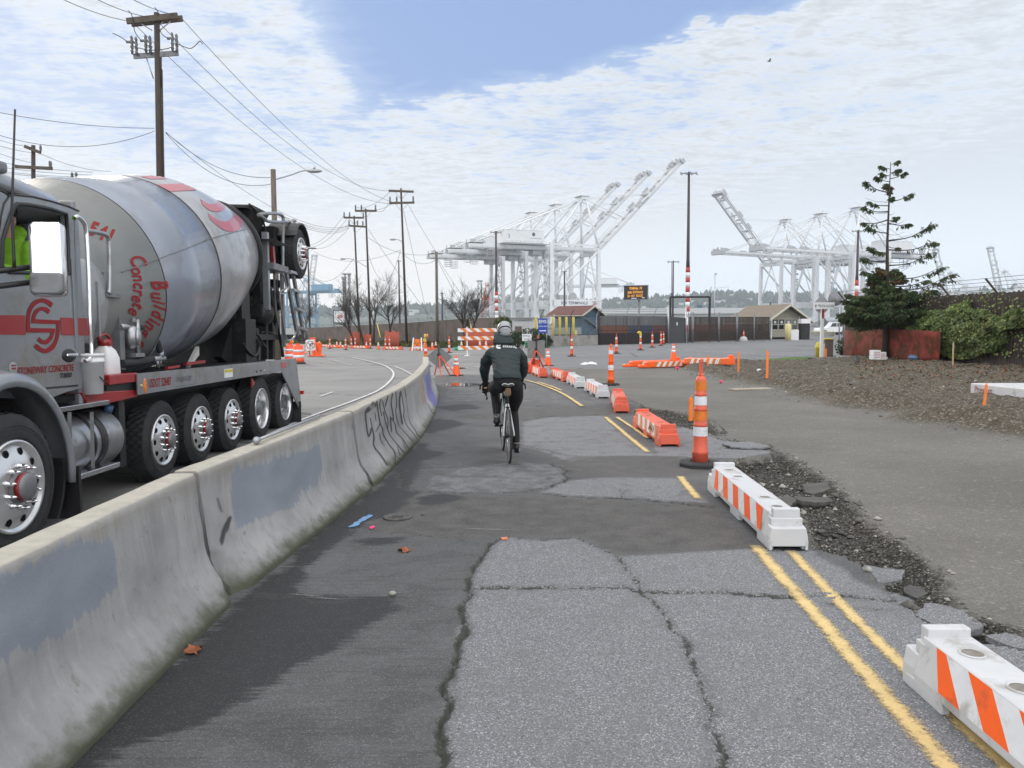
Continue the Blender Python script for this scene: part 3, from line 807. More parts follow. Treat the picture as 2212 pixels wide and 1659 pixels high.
paint_px={0:[[(-60,1250),(60,1213),(150,1170),(185,1160),(215,1175),(240,1160),(252,1200),(256,1240),(245,1270),(215,1300),(180,1335),(140,1370),(60,1400),(-10,1425),(-80,1440)]],1:[[(497,1030),(520,1010),(560,1003),(600,985),(650,975),(690,962),(700,1005),(684,1050),(655,1062),(640,1095),(600,1105),(560,1120),(510,1145),(500,1090)]]}
blue_px={4:[[(917,812),(928,800),(932,835),(946,868),(940,880),(925,862),(920,838)]],3:[]}
rust_px={3:[[(907,820),(913,817),(916,850),(922,870),(916,872),(909,850)]]}
zk=lambda pts:[(769.3+a*.17836,710.2+b_*.17836)for a,b_ in pts]
ink_px={2:[(zk(s),w_)for s,w_ in[([(215,905),(160,940),(115,1000),(120,1120),(150,1300),(190,1190)],.022),([(195,890),(240,920),(180,960),(130,1010)],.03),([(190,1190),(215,1300),(215,1420),(300,1530),(380,1650)],.022),([(250,870),(265,990),(290,1140),(320,1200),(330,1280),(400,1400),(470,1500),(470,1640)],.02),([(290,1150),(240,1240)],.016),([(170,1080),(195,1200)],.014),([(300,850),(285,920),(310,1050)],.018),([(320,870),(350,1000),(385,1100),(375,1200),(330,1000)],.016),([(385,810),(355,930)],.02),([(375,1200),(420,1300),(500,1400),(580,1500)],.016),([(440,780),(425,900),(440,1000),(455,1100)],.02),([(415,1060),(430,1250),(415,1080),(470,1150),(490,1250),(570,1340),(635,1450)],.018),([(480,760),(490,900),(480,1000),(510,1150),(570,1230),(640,1310),(700,1390)],.015),([(540,760),(525,850),(530,960),(560,1150)],.03),([(545,770),(570,900),(580,1000),(575,1060),(620,1180),(690,1260),(740,1340)],.014),([(500,1420),(530,1530)],.012),([(285,1260),(300,1350),(340,1410)],.014),([(225,1000),(240,1110)],.012),([(560,1350),(600,1450)],.012)]],1:[([(497,1118),(484,1145),(478,1172)],.016),([(496,1122),(491,1145)],.006),([(480,1105),(474,1092),(470,1075)],.006)]}
bpts=[(-2.02,1.45),(-2.03,4.72),(-1.745,8.0),(-1.665,11.35),(-1.76,14.3),(-2.0,17.85),(-2.42,21.6)]
blabels=['nearest concrete barrier, its face half covered by a big grey paint patch','concrete barrier with a grey paint patch and a metal rod lying on its top','concrete barrier covered in black spray painted lettering','bare concrete barrier with an orange rust streak, beyond the black graffiti one','concrete barrier with a violet blue painted patch near its end','last concrete barrier at the far end of the row beside the grey sign back']
for i in range(6):
 a=Vector((*bpts[i],0));b_=Vector((*bpts[i+1],0));d=b_-a;L=d.length-(.05 if i else .06)
 rz=math.atan2(d.y,d.x)-math.pi/2
 n=int(L/(.022 if i<2 else .03));mb=MB();k=len(bp2)
 rr_=random.Random(i)
 for j in range(n+1):
  yy=L*j/n
  e=min(yy,L-yy)
  for(px_,pz_)in bp2:
   sh=1.0
   chip=.012*mnoise.noise((px_*6+i*7,yy*5,pz_*6))
   gap=.03*max(0,1-e/.04)if abs(px_)<.1 and .2<pz_<.7 else 0
   dmg=(.16*max(0,1-math.hypot(e*1.1,(pz_-.09)*1.2)/.26)if(i==1 and yy<L/2 and px_>0)else .05*max(0,1-math.hypot(e,pz_-.04)/.1))
   mb.v.append((px_*sh+chip*.6-(dmg if px_>0 else 0)*.7,yy-(gap if yy>L/2 else-gap)+(dmg if yy<L/2 else-dmg)*.6,max(0,pz_+.004*mnoise.noise((yy*3,i,px_*9)))))
 for j in range(n):
  for s_ in range(k-1):
   o=j*k+s_
   mb.f.append((o,o+1,o+k+1,o+k));mb.m.append(0);mb.s.append(True)
 mb.f.append(tuple(range(k-1,-1,-1)));mb.m.append(0);mb.s.append(False)
 mb.f.append(tuple(n*k+s_ for s_ in range(k)));mb.m.append(0);mb.s.append(False)
 M=Matrix.Translation(a)@Matrix.Rotation(rz,4,'Z')
 wv=np.array([M@Vector(v)for v in mb.v]);pp=proj(wv);mpp=wv[:,1]/FPX
 face=np.array([v[0]>-.02 for v in mb.v])
 def at(polys):
  out=np.full(len(pp),-1.0)
  for p in polys:out=np.maximum(out,sdf_poly(pp[:,0],pp[:,1],p)*mpp)
  return np.where(face,out,-1.0)
 ink=np.full(len(pp),-1.0)
 for s_,w_ in ink_px.get(i,[]):ink=np.maximum(ink,w_*.8-dist_line(pp[:,0],pp[:,1],[tuple(v[:2])for v in smoothpath([(u,v,0)for u,v in s_],4)])*mpp*np.where(i==2,2.0,1.0))
 o=build(mb,'concrete_barrier',MT['barrier'],loc=a,rz=rz,attrs=dict(paint=at(paint_px.get(i,[])),blue=at(blue_px.get(i,[])),rust=at(rust_px.get(i,[])),ink=np.where(face,ink,-1)))
 o.location.z=surf_z(a.x+.2,a.y+1)-.004
 tag(o,blabels[i],'barrier','concrete barriers along the bike lane')
rod=MB();pa=P(492,965,5.75);pb=P(583,943,7.35)
pa=Vector((-1.93,pa.y,BH+.028));pb=Vector((-1.86,pb.y,BH+.02))
rod.tube([pa,pb],.0125,10);rod.ball(pa,.030,12);rod.tube([pa+(pb-pa)*.02,pa+(pb-pa)*.035],.018,10);rod.tube([pb-(pb-pa)*.01,pb],.016,10)
tag(build(rod,'metal_rod',MT['steel_galv']),'grey metal rod with a ball end lying on the second barrier','rod')
defm('socket_floor',(.20,.185,.165),.8,0,.3,20)  # darker tone of the flat socket floors
def separator(name,label,loc,rz,body,L=1.9,tagm=None,graffiti=False):
 o=thing(name,label,'lane separator',loc,rz,'lane separator blocks')
 bw,tw,h=.145,.106,.262
 mb=MB()
 def sec(y,b_,t,z0,z1,zs=.085):return[(-b_,y,z0),(b_,y,z0),(b_,y,zs),(t,y,z1),(-t,y,z1),(-b_,y,zs)]
 y0,y1=-L/2,L/2
 mb.rings([sec(y0+.10,bw,tw,.05,h),sec(y1-.10,bw,tw,.05,h)],0,False)
 for s_ in(-1,1):
  a,b_=(y0,y0+.10)if s_<0 else(y1-.10,y1)
  mb.rings([sec(a,bw*.97,bw*.86,.03,.17,.1),sec(b_,bw,bw*.9,.03,.18,.1)],0,False)
  c=y0+.095 if s_<0 else y1-.095
  mb.box((0,c,h-.02),(.20,.06,.12),0)
  mb.box((0,c,h-.06),(.235,.075,.06),0)
 for c in(y0+.18,-.02,y1-.18):
  for s_ in(-1,1):mb.box((s_*(bw-.02),c,.03),(.04,.30,.06),0)
 for s_ in(-1,1):mb.box((s_*(bw-.012),y0+.02,.04),(.022,.04,.08),0);mb.box((s_*(bw-.012),y1-.02,.04),(.022,.04,.08),0)
 build(mb,'block_body',body,o,bevel=.007)
 for c in(y0+.30,y0+.62,y1-.62,y1-.30):
  hol=MB();M=Matrix.Translation((0,c,h+.0015))
  hol.lathe([(.056,0),(.054,.005),(.047,.005),(.044,.001)],20,0,M,cap=False);hol.lathe([(.0445,.001),(.0,.001)],20,1,M,cap=False)
  build(hol,'socket',[tagm or body,MT['socket_floor']],o)
 for s_ in(-1,1):
  sp=MB()
  za,zb=.092,h-.006;n=9;y=y0+.22;wd=(L-.44)/n
  P_=lambda yy,t:(s_*(bw+(tw-bw)*((za+(zb-za)*t)-.085)/(h-.085)+.004),yy,za+(zb-za)*t)
  for k in range(n):
   a0,a1=y+k*wd,y+(k+1)*wd;sl=.085
   c0=lambda v:min(max(v,y),y+n*wd)
   sp.add([P_(c0(a0-sl),0),P_(c0(a1-sl),0),P_(c0(a1+sl),1),P_(c0(a0+sl),1)],[(0,1,2,3)],k%2)
  for k in range(8 if graffiti and s_<0 else 0):
   q0=y0+.45+k*.05;sp.bar(P_(q0,.2+.1*(k%3)),P_(q0+.03*(-1)**k,.8),.012,.004,2)
  build(sp,'striped_sheeting',[MT['orange_sheeting']if body is not MT['white_plastic']else MT['bright_orange'],MT['white_sheeting'],MT['black_ink']],o)
 return o
def along(pn,pf):
 d=Vector(pf)-Vector(pn);return(Vector(pn)+Vector(pf))/2,math.atan2(d.y,d.x)-math.pi/2,d.length
blocks=[((1.995,1.66),(1.985,3.53),'white_plastic','nearest white block with big orange stripes, cut off by the picture edge',0),((2.055,5.62),(2.125,7.72),'white_plastic','white block with scuffed top lying on the double yellow line end',0),((2.165,10.5),(2.13,12.6),'faded_orange','orange block with black scrawl over its white stripes, behind the tall orange tube',1),((2.08,14.5),(2.27,16.5),'faded_orange','orange block seen end on, between the scrawled orange block and the white pair',0),((2.08,17.4),(1.98,19.5),'white_plastic','white block with orange stripes next to the bright orange tube',0),((1.82,20.2),(1.72,22.2),'white_plastic','dirty white block with grey end, farther of the two white neighbours',0),((1.63,22.5),(1.37,24.5),'faded_orange','orange block with worn white sheeting just beyond the white pair',0),((1.0,24.3),(.80,26.2),'faded_orange','orange block at the foot of the tube before the grey sign back',0),((.63,26.3),(.55,28.2),'orange_plastic','red orange block half hidden beside the cyclist arm',0)]
for pn,pf,bm_,lb,gr in blocks:
 c,rz,L=along((*pn,0),(*pf,0));c.z=surf_z(c.x,c.y)+.002
 separator('lane_separator',lb,c,rz,MT[bm_],L,graffiti=gr)
def make_tube(label,loc,mats,S=1.0,base=True,handle=True,lean=(0,0)):
 o=thing('traffic_tube',label,'traffic tube',loc,0,'orange traffic tubes');o.scale=(S,)*3
 o.rotation_euler=(lean[0],lean[1],rnd.random()*3)
 body=MB();k=4
 prof=[(q_*.86,z_)for q_,z_ in[(.102,.03),(.097,.14),(.103,.145),(.092,.165),(.086,.30),(.0855,.44),(.091,.445),(.081,.46),(.079,.61),(.085,.615),(.075,.63),(.073,.77),(.078,.775),(.068,.79),(.066,.93),(.058,.955),(.028,.985),(.022,1.0)]]
 body.lathe(prof,20,0)
 build(body,'tube_body',mats[0],o)
 for z0,z1,mi in((.33,.43,1),(.50,.60,2),(.665,.76,1),(.82,.925,2))if len(mats)>3 else((.40,.53,1),(.65,.755,2),(.82,.92,1)):
  r0=float(np.interp(z0,[a for b,a in prof],[b for b,a in prof]));r1=float(np.interp(z1,[a for b,a in prof],[b for b,a in prof]))
  sh=MB();sh.lathe([(r0+.003,z0),(r1+.003,z1)],20,0,cap=False);build(sh,'reflective_band',mats[mi],o)
 h=MB()
 if handle:
  for s_ in(-1,1):h.bar((s_*.024,0,.985),(s_*.024,0,1.13),.016,.03)
  h.bar((-.032,0,1.135),(.032,0,1.135),.03,.03);h.lathe([(.03,.97),(.03,1.0),(.02,1.005)],10)
 else:h.lathe([(.03,.98),(.034,1.0),(.026,1.03),(.032,1.06),(.022,1.075),(0,1.08)],12)
 build(h,'tube_handle',mats[0],o)
 bs=MB();bs.lathe([(.235,0),(.235,.035),(.215,.05),(.11,.055),(.10,.03)],8,0,smooth=False);build(bs,'rubber_base',MT['rubber'],o)
 return o
OR,BR,FO=MT['orange_plastic'],MT['bright_orange'],MT['faded_orange']
OS,WS=MT['orange_sheeting'],MT['white_sheeting']
p=GS(1512,1006)
make_tube('tall worn orange tube with scuffed white and amber bands, nearest of all',p,[FO,WS,OS,1],1.10)
make_tube('clean bright orange tube with two white bands standing beside the white blocks',GS(1319.5,832),[BR,WS,BR],1.08,handle=False)
big=make_tube('weathered orange tube in front of the grey sign back, among the orange blocks',GS(1162,797.5),[OR,WS,OS,1],1.10)
tube0=make_tube('orange tube with two white bands standing left of the sagging pavement patch',GS(1235,770),[OR,WS,OS],1.0)
tl=[(1331.5,764,'orange tube with white bands left of the dark sunken ring in the lot'),(1409,750.6,'orange tube between the yellow hooded one and the pair by the grey gate'),(1427.8,746.9,'front one of two orange tubes standing close together at the grey gate'),(1433.4,743.7,'rear one of two orange tubes standing close together at the grey gate'),(712.6,753.4,'orange tube behind the far left row of short orange blocks'),(746.9,756,'orange tube closest to the road on the far left, alone by two cones'),(759.2,752.2,'orange tube before the orange netting, left of another'),(767.6,750.5,'orange tube with bright top left of the short striped block'),(800.2,753.4,'orange tube in front of the dark leaning tree and pole'),(832.8,754.5,'left one of two orange tubes in front of the netted young tree'),(841.5,754.5,'right one of two orange tubes in front of the netted young tree'),(970.5,763,'orange tube standing right of the short grey wooden pole')]
for a,b_,lb in tl:dup(tube0,GS(a,b_),rnd.random()*3,lb)
hood=dup(tube0,GS(1383.6,756.7),0,'orange tube topped by a bent yellow lamp hood','orange traffic tubes')
hb=MB();hb.tube(smoothpath([(0,0,.93),(0,0,1.05),(-.03,0,1.14),(-.12,0,1.15),(-.16,0,1.08)],5),[.075]*20+[.07],14);build(hb,'lamp_hood',MT['yellow_paint'],hood)
p=GS(920,792)
lt=make_tube('orange tube carrying a round amber warning lamp beside the last barrier',p,[OR,OS,WS],1.05,handle=False)
lb_=MB();lb_.lathe([(0,0),(.085,0),(.10,.02),(.085,.05),(0,.07)],18,0,Matrix.Translation((0,-.05,1.27))@Matrix.Rotation(math.pi/2,4,'X'));build(lb_,'lamp_lens',MT['amber'],lt)
lb_=MB();lb_.box((0,.03,1.10),(.14,.10,.13));lb_.lathe([(.08,0),(.09,.03),(.08,.06)],14,0,Matrix.Translation((0,.05,1.27))@Matrix.Rotation(math.pi/2,4,'X'));build(lb_,'lamp_case',MT['yellow_paint'],lt)
def make_cone(label,loc,S=1.0):
 o=thing('traffic_cone',label,'traffic cone',loc,rnd.random(),'traffic cones');o.scale=(S,)*3
 c=MB();c.lathe([(.145,.03),(.142,.045),(.055,.62),(.034,.69),(.030,.71),(.0,.715)],20);build(c,'cone_body',BR,o)
 rr_=lambda z:.142-(z-.045)*.1513
 for z0,z1 in((.36,.46),(.50,.615)):
  b_=MB();b_.lathe([(rr_(z0)+.003,z0),(rr_(z1)+.003,z1)],20);build(b_,'reflective_collar',WS,o)
 b_=MB();b_.box((0,0,.0175),(.36,.36,.035));build(b_,'rubber_base',MT['rubber'],o,bevel=.01)
 return o
cone0=make_cone('orange cone with two white collars standing beside the end of the concrete barriers',GS(986,811.5),.95)
cl_=[(1184,790,'orange cone with white collars between the striped tubes and the grey sign back'),(690,750,'small far cone right of the crossed out arrow sign'),(727.8,752,'left one of two cones side by side at the left road edge'),(735.6,752,'right one of two cones side by side at the left road edge'),(791.8,753.4,'cone left of the tube in front of the dark tree'),(817.6,754.5,'cone at the foot of the leaning white board'),(917,757,'cone just right of the orange detour sign'),(934,756,'cone with a green rag at its foot, left of the grey pole'),(941.5,754,'cone right in front of the short grey pole'),(1036.7,754,'left one of two cones seen through the striped barricade'),(1050,754,'right one of two cones seen through the striped barricade'),(997,754,'cone standing at the left end of the striped barricade'),(655,765,'cone behind the orange and white barrel'),(628,752,'faint far cone left of the crossed out arrow sign')]
for a,b_,lb in cl_:dup(cone0,GS(a,b_),rnd.random(),lb)
def make_barrel(label,loc):
 o=thing('traffic_barrel',label,'traffic barrel',loc,0,'traffic barrels')
 b_=MB();b_.lathe([(.29,.06),(.285,.28),(.275,.285),(.27,.52),(.26,.525),(.255,.74),(.245,.745),(.24,.90),(.20,.93),(.06,.94)],24);b_.box((0,0,.98),(.22,.04,.08));build(b_,'barrel_body',MT['orange_plastic'],o)
 for z0,z1,r in((.30,.45,.2755),(.60,.73,.259)):
  s_=MB();s_.lathe([(r+.002,z0),(r-.004,z1)],24);build(s_,'reflective_band',WS,o)
 s_=MB();s_.lathe([(.36,0),(.36,.06),(.30,.09)],16);build(s_,'rubber_base',MT['rubber'],o)
 return o
pb_=GS(645,786);br0=make_barrel('orange and white barrel standing right behind the truck tail',pb_)
br1=dup(br0,GS(627,783),0,'orange and white barrel carrying an amber lamp, partly behind the truck')
l_=MB();l_.lathe([(0,0),(.10,0),(.11,.03),(.10,.06),(0,.07)],16,0,Matrix.Translation((.12,0,1.09))@Matrix.Rotation(math.pi/2,4,'X'));build(l_,'lamp_lens',MT['amber'],br1)
p=GS(1003,768);q_=GS(1072,766.5)
d=Vector((1,.02,0)).normalized();rz=math.atan2(d.y,d.x)
bc=thing('striped_barricade','white three rail barricade with orange diagonal stripes across the closed sidewalk','barricade',GS(1003,769),rz)
for z in(.45,.98,1.43):
 r_=MB();n=10;L=2.44;h=.205;wd=L/n
 r_.box((L/2-.35,0,z),(L,.03,h),0)
 for k in range(0,n):
  s_=.12;a0=-.35+k*wd
  if k%2==0:continue
  c0=lambda v:min(max(v,-.35),L-.35)
  r_.add([(c0(a0+s_),-.0175,z-h/2),(c0(a0+wd+s_),-.0175,z-h/2),(c0(a0+wd-s_),-.0175,z+h/2),(c0(a0-s_),-.0175,z+h/2)],[(0,1,2,3)],1)
 build(r_,'striped_rail',[WS,MT['orange_sheeting']],bc)
for xx in(.16,1.95):
 r_=MB();r_.box((xx,.035,.80),(.065,.04,1.6));r_.box((xx,.035,.02),(.08,1.3,.04));r_.bar((xx,.5,.04),(xx,.06,.5),.04);build(r_,'post',MT['white_paint'],bc)
for xx in(.16,1.95):r_=MB();r_.box((xx,-.35,.03),(.3,.12,.06));build(r_,'foot_plate',MT['white_paint'],bc)
def tripod_sign(name,label,loc,rz,back=True):
 o=thing(name,label,'sign',loc,rz)
 return o
p=GS(951,813);D=p.y
o=thing('diamond_sign','grey back of a diamond road sign on orange legs at the barrier end','sign',(p.x,p.y,p.z))
k=D/FPX
S_=lambda px,py,dy=0:Vector(((px-951.5)*k,dy,(813-py)*k))
mb=MB();c=S_(949.5,771.5);hw=27*k
pts=[S_(950,748.5),S_(978.5,771),S_(950,797),S_(920,771)]
mb.prism([(v.x,v.z)for v in reversed(pts)],.012,Matrix.Rotation(math.pi/2,4,'X'));build(mb,'sign_panel',MT['sign_grey'],o)
leg=MB();leg.tube([S_(949,748,-.03),S_(950,775,-.03)],.016,8);leg.ball(S_(949,766,-.03),.055);leg.ball(S_(942.5,749,-.03),(.06,.02,.035));leg.ball(S_(955,749,-.03),(.06,.02,.035));build(leg,'mast',[MT['black_metal']],o)
for a,b_ in((S_(950,767,-.05),S_(954,806,-.25)),(S_(950,767,-.05),S_(993,811,-.45)),(S_(949,767,.05),S_(935,808,.6)),(S_(950,767,.05),S_(968,806,.7))):
 leg=MB();leg.bar(a,(b_.x,b_.y,.01),.035,.025);build(leg,'leg',MT['orange_plastic'],o)
p=GS(1158,799);D=p.y;k=D/FPX
o=thing('square_sign','grey back of a square road sign on spread orange legs behind the orange tube','sign',p)
S_=lambda px,py,dy=0:Vector(((px-1158)*k,dy,(799-py)*k))
mb=MB();mb.box((S_(1158.5,754).x,.02,S_(0,754.5).z),(38*k,.012,38.5*k));build(mb,'sign_panel',MT['sign_grey'],o,bevel=.02)
leg=MB();leg.tube([S_(1159,731,-.02),S_(1159,770,-.02)],.022,8,0);leg.ball(S_(1156,733,-.02),(.10,.03,.05));leg.ball(S_(1162,733,-.02),(.08,.03,.04));leg.ball(S_(1158,754,-.02),.05);build(leg,'mast',MT['black_metal'],o)
for b_ in((1139,787,-.1),(1192,797,-.3),(1176,790,.5),(1146,788,.5)):
 leg=MB();e=S_(b_[0],b_[1],b_[2]);leg.bar(S_(1158,757,-.03),(e.x,e.y,.02),.045,.03);build(leg,'leg',MT['orange_plastic'],o)
p=GS(1138,764);D=p.y;k=D/FPX
o=thing('closed_sign','small white sign reading SIDEWALK CLOSED on a slim stand with a green rag','sign',p)
S_=lambda px,py,dy=0:Vector(((px-1138)*k,dy,(764-py)*k))
mb=MB();mb.box((S_(1138,0).x,0,S_(0,729).z),(20*k,.012,15*k),0)
fr=frame(S_(1137.6,725.5,-.009),(1,0,-.06),(0,0,1));text(mb,'SIDEWALK',fr,.2,1,width=17*k,height=4.6*k,bold=.01)
fr=frame(S_(1137.4,732.8,-.009),(1,0,-.06),(0,0,1));text(mb,'CLOSE',fr,.2,1,width=12*k,height=4.6*k,bold=.01)
fr=frame(S_(1145.6,733.3,-.009),(1,0,-.06),(0,0,1));text(mb,'D',fr,.2,2,width=2.6*k,height=5*k,bold=.02)
build(mb,'sign_panel',[MT['white_paint'],MT['navy'],MT['red_ink']],o)
mb=MB();mb.bar(S_(1139.5,722,.02),S_(1139.5,710,.02),3*k,.02);mb.bar(S_(1135,737,.02),S_(1131,757,.02),.05,.02);mb.bar(S_(1140,737,.02),(S_(1141,760).x,.02,0),.05,.03);build(mb,'stand',MT['white_paint'],o)
mb=MB();mb.prism([(S_(1133,0).x,S_(0,738).z),(S_(1137.5,0).x,S_(0,738).z),(S_(1138,0).x,S_(0,748).z),(S_(1134,0).x,S_(0,749).z)],.05,Matrix.Rotation(math.pi/2,4,'X'));build(mb,'rag',MT['green_cloth'],o,bevel=.02)
p=GS(903,758);D=p.y;k=D/FPX
o=thing('detour_sign','orange DETOUR sign with an arrow on a white folding stand','sign',p)
S_=lambda px,py,dy=0:Vector(((px-903)*k,dy,(758-py)*k))
mb=MB();mb.box((S_(902.2,0).x,0,S_(0,740.5).z),(20.5*k,.02,15.5*k),0)
fr=lambda px,py:frame(S_(px,py,-.013),(1,0,0),(0,0,1))
text(mb,'DETOUR',fr(902,741.3),.2,1,width=16.5*k,height=3.4*k,bold=.012);text(mb,'BIKE',fr(897,736),.2,1,width=5*k,height=2.2*k)
mb.prism([(0,0),(2.2*k,1.7*k),(2.2*k,.7*k),(8*k,.7*k),(8*k,-.7*k),(2.2*k,-.7*k),(2.2*k,-1.7*k)],.004,fr(898.2,745.5),1)
mb.ball(S_(906,736.4,-.012),(.8*k,.004,2*k),8,1)
build(mb,'sign_panel',[MT['stake_orange'],MT['black_ink']],o)
mb=MB()
for sx_ in(893.5,910.5):mb.bar(S_(sx_,729.5,.01),(S_(sx_+(1 if sx_>900 else-1)*2,0).x,-.35,0),.09,.04);mb.bar(S_(sx_,730,.03),(S_(sx_,0).x,.5,0),.09,.04)
mb.box((S_(902,0).x,-.1,S_(0,750.5).z),(17*k,.03,3.5*k));build(mb,'folding_stand',MT['white_paint'],o)
p=GS(672,771);D=p.y;k=D/FPX
o=thing('arrow_sign','white sign with a crossed out black right turn arrow on orange legs','sign',p)
S_=lambda px,py,dy=0:Vector(((px-672)*k,dy,(771-py)*k))
pan=MB();M=frame(S_(671.5,745.3),(1,0,.05),(0,0,1));w2=10.2*k;h2=11.6*k
pan.prism([(-w2,-h2),(w2,-h2),(w2,h2),(-w2,h2)],.015,M,0)
Mf=M@Matrix.Translation((0,0,.012))
ro,ri=9.0*k,7.9*k;n=36
ring=[(ro*math.cos(2*math.pi*i/n),ro*math.sin(2*math.pi*i/n),0)for i in range(n)]+[(ri*math.cos(2*math.pi*i/n),ri*math.sin(2*math.pi*i/n),0)for i in range(n)]
Mf2=M@Matrix.Translation((0,0,.014))
for i in range(n):pan.add([ring[i],ring[(i+1)%n],ring[n+(i+1)%n],ring[n+i]],[(0,1,2,3)],1,False,Mf2)
pan.add([(-ri*.75,ri*.62,0),(-ri*.62,ri*.75,0),(ri*.75,-ri*.62,0),(ri*.62,-ri*.75,0)],[(0,3,2,1)],1,False,Mf2)
u=k;arr=[(-2.2,-6),(-.4,-6),(-.4,.2),(1.2,1.4),(3.0,1.4),(3.0,-.6),(7,2.6),(3,5.6),(3,3.4),(.6,3.4),(-2.2,1.2)]
pan.add([(a*u,b_*u,0)for a,b_ in arr],[tuple(range(len(arr)))],2,False,Mf)
build(pan,'sign_panel',[MT['white_paint'],MT['red_ink'],MT['black_ink']],o)
for a,b_ in((S_(681,733,.02),S_(688,777,-.4)),(S_(664,735,.02),S_(663,771,.8)),(S_(681,734,.03),S_(678,766,1.2)),(S_(670,756,.02),S_(651,775,-.2))):
 leg=MB();leg.bar(a,(b_.x,b_.y,.02),.06,.04);build(leg,'leg',MT['orange_plastic'],o)
mb=MB();mb.box((S_(676,0).x,.06,S_(0,731.5).z),(12*k,.08,4.5*k));build(mb,'top_bar',MT['orange_plastic'],o,bevel=.02)
mb=MB();mb.box((S_(676.5,0).x,1.0,.45),(.55,.3,.9));mb.box((S_(676.5,0).x,1.0,.04),(1.1,.5,.08));
tag(build(mb,'orange_weight',[MT['bright_orange']],loc=p,bevel=.05),'orange plastic ballast block under the crossed out arrow sign','ballast')
for a,b_,lb,L in((699,749.5,'short far block left of the far tube',3.0),(709,750,'short far block at the foot of the far tube',3.0),(733,751.5,'short far block half behind two cones',2.0),(778,753,'short far striped block between the bright tube and a cone',4.6),(848.5,755.5,'short far block right of the tube pair',5.2),(908,757.5,'short far white and orange block beside the detour sign',2.6)):
 p=GS(a,b_);s_=separator('lane_separator',lb,p,R(68),MT['faded_orange'],1.9)
def rail(label,pn,pf,z0=0,tilt=0.0):
 a,b_=GS(*pn),GS(*pf);d=b_-a;L=d.length;rz=math.atan2(d.y,d.x)
 o=thing('barrier_rail',label,'barrier rail',(a.x,a.y,a.z+z0),rz,'stacked orange barrier rails')
 o.rotation_euler[1]=tilt
 m_=MB();m_.box((L/2,0,.12),(L-.5,.26,.24));m_.box((.15,0,.06),(.5,.22,.12));m_.box((.3,0,.17),(.25,.24,.1));m_.box((L-.15,0,.13),(.3,.24,.26));m_.box((L-.1,0,.30),(.12,.2,.1))
 build(m_,'rail_body',MT['bright_orange'],o,bevel=.03)
 st=MB();n=11;y0=.5;wd=(L-.95)/n
 for k in range(n):
  a0=y0+k*wd;sl=.08
  st.add([(a0-sl*.5,-.134,.03),(a0+wd-sl*.5,-.134,.03),(a0+wd+sl,-.134,.22),(a0+sl,-.134,.22)],[(0,1,2,3)],k%2)
 build(st,'striped_sheeting',[MT['orange_sheeting'],WS],o)
rail('orange striped rail lying flat at the left of the heap',(1352,793),(1468,789.5))
rail('orange striped rail lying on the heap in front of the others',(1385,794.5),(1497,792))
rail('orange striped rail propped up at its right end on the heap',(1478,793),(1582,789),.12,R(-2.2))
dup(cone0,GS(1456,792)+Vector((0,.1,.22)),0,'small cone standing on the heap of orange rails')
o=MB();p=GS(1153,791);o.lathe([(.11,0),(.14,.30),(.15,.30),(.13,.28),(.10,.02)],18);tag(build(o,'orange_bucket',MT['orange_plastic'],loc=p),'orange bucket on the ground left of the striped tube','bucket')
def stake(label,px,py,h,w_=.045,material='stake_orange',lean=0.0):
 p=GS(px,py);m_=MB();m_.box((0,0,h/2-.05),(w_,w_*.5,h),0);m_.add([(-w_/2,0,h-.05),(w_/2,0,h-.05),(0,0,h+w_*.3)],[(0,1,2)])
 o=build(m_,'survey_stake',MT[material],loc=p);o.rotation_euler=(0,lean,rnd.random()*.6)
 tag(o,label,'stake','wooden survey stakes')
stake('thick orange stake in the gravel behind the tall tube',1492,903,.40,.075)
stake('thin orange stake at the left foot of the rail heap',1529,805,.62,.05);stake('thin orange stake in front of the propped rail',1595,805,.66,.05)
stake('orange stake alone on the dirt left of the road sign post',1657,813,.72,.06);stake('orange stake before the concrete lid',2125,884,.50,.05,lean=R(6))
stake('bare wooden stake by the white bucket',2058,789,.85,.05,'raw_wood');stake('pale stake at the foot of the road sign post',1780,777,.75,.06,'raw_wood');stake('short orange stake at the foot of the road sign post',1784,779,.55,.07)
for a,b_,s_,lb in((1957,906,.085,'pink marker whisker on the packed dirt, nearest one'),(1557,829,.10,'pink marker whisker left on the packed dirt'),(1463,800,.12,'pink marker whisker near the orange rails')):
 m_=MB()
 for i in range(26):
  a0=rnd.random()*6.28;e=Vector((math.cos(a0)*s_*rnd.uniform(.2,.7),math.sin(a0)*s_*.5,s_*rnd.uniform(.5,1.1)));m_.tube([(0,0,0),e*.5+Vector((0,0,s_*.1)),e],.003*(1+b_/2000)*(s_/.085),4)
 tag(build(m_,'marker_whisker',MT['pink'],loc=GS(a,b_)),lb,'marker','pink marker whiskers')
m_=MB();p=GS(858,1118);m_.lathe([(0,.004),(.055,.004),(.06,.009),(.075,.009),(.08,.004),(.10,.004),(.105,.012),(.125,.012),(.128,0)],32)
for i in range(5):m_.bar((-.05,-.04+.02*i,.006),(.05,-.04+.02*i,.006),.008,.006)
defm('iron',(.12,.115,.11),.55,.6,.3,12,dirt=.4)
tag(build(m_,'valve_cover',MT['iron'],loc=p),'round iron valve cover set in the dark pavement patch','valve cover')
m_=MB();m_.lathe([(0,.004),(.16,.004),(.17,.012),(.20,.012),(.21,-.01)],28);tag(build(m_,'valve_cover',MT['iron'],loc=GS(962,1004)-Vector((0,0,.009))),'pale ring shaped utility cover left of the bicycle wheel','valve cover')
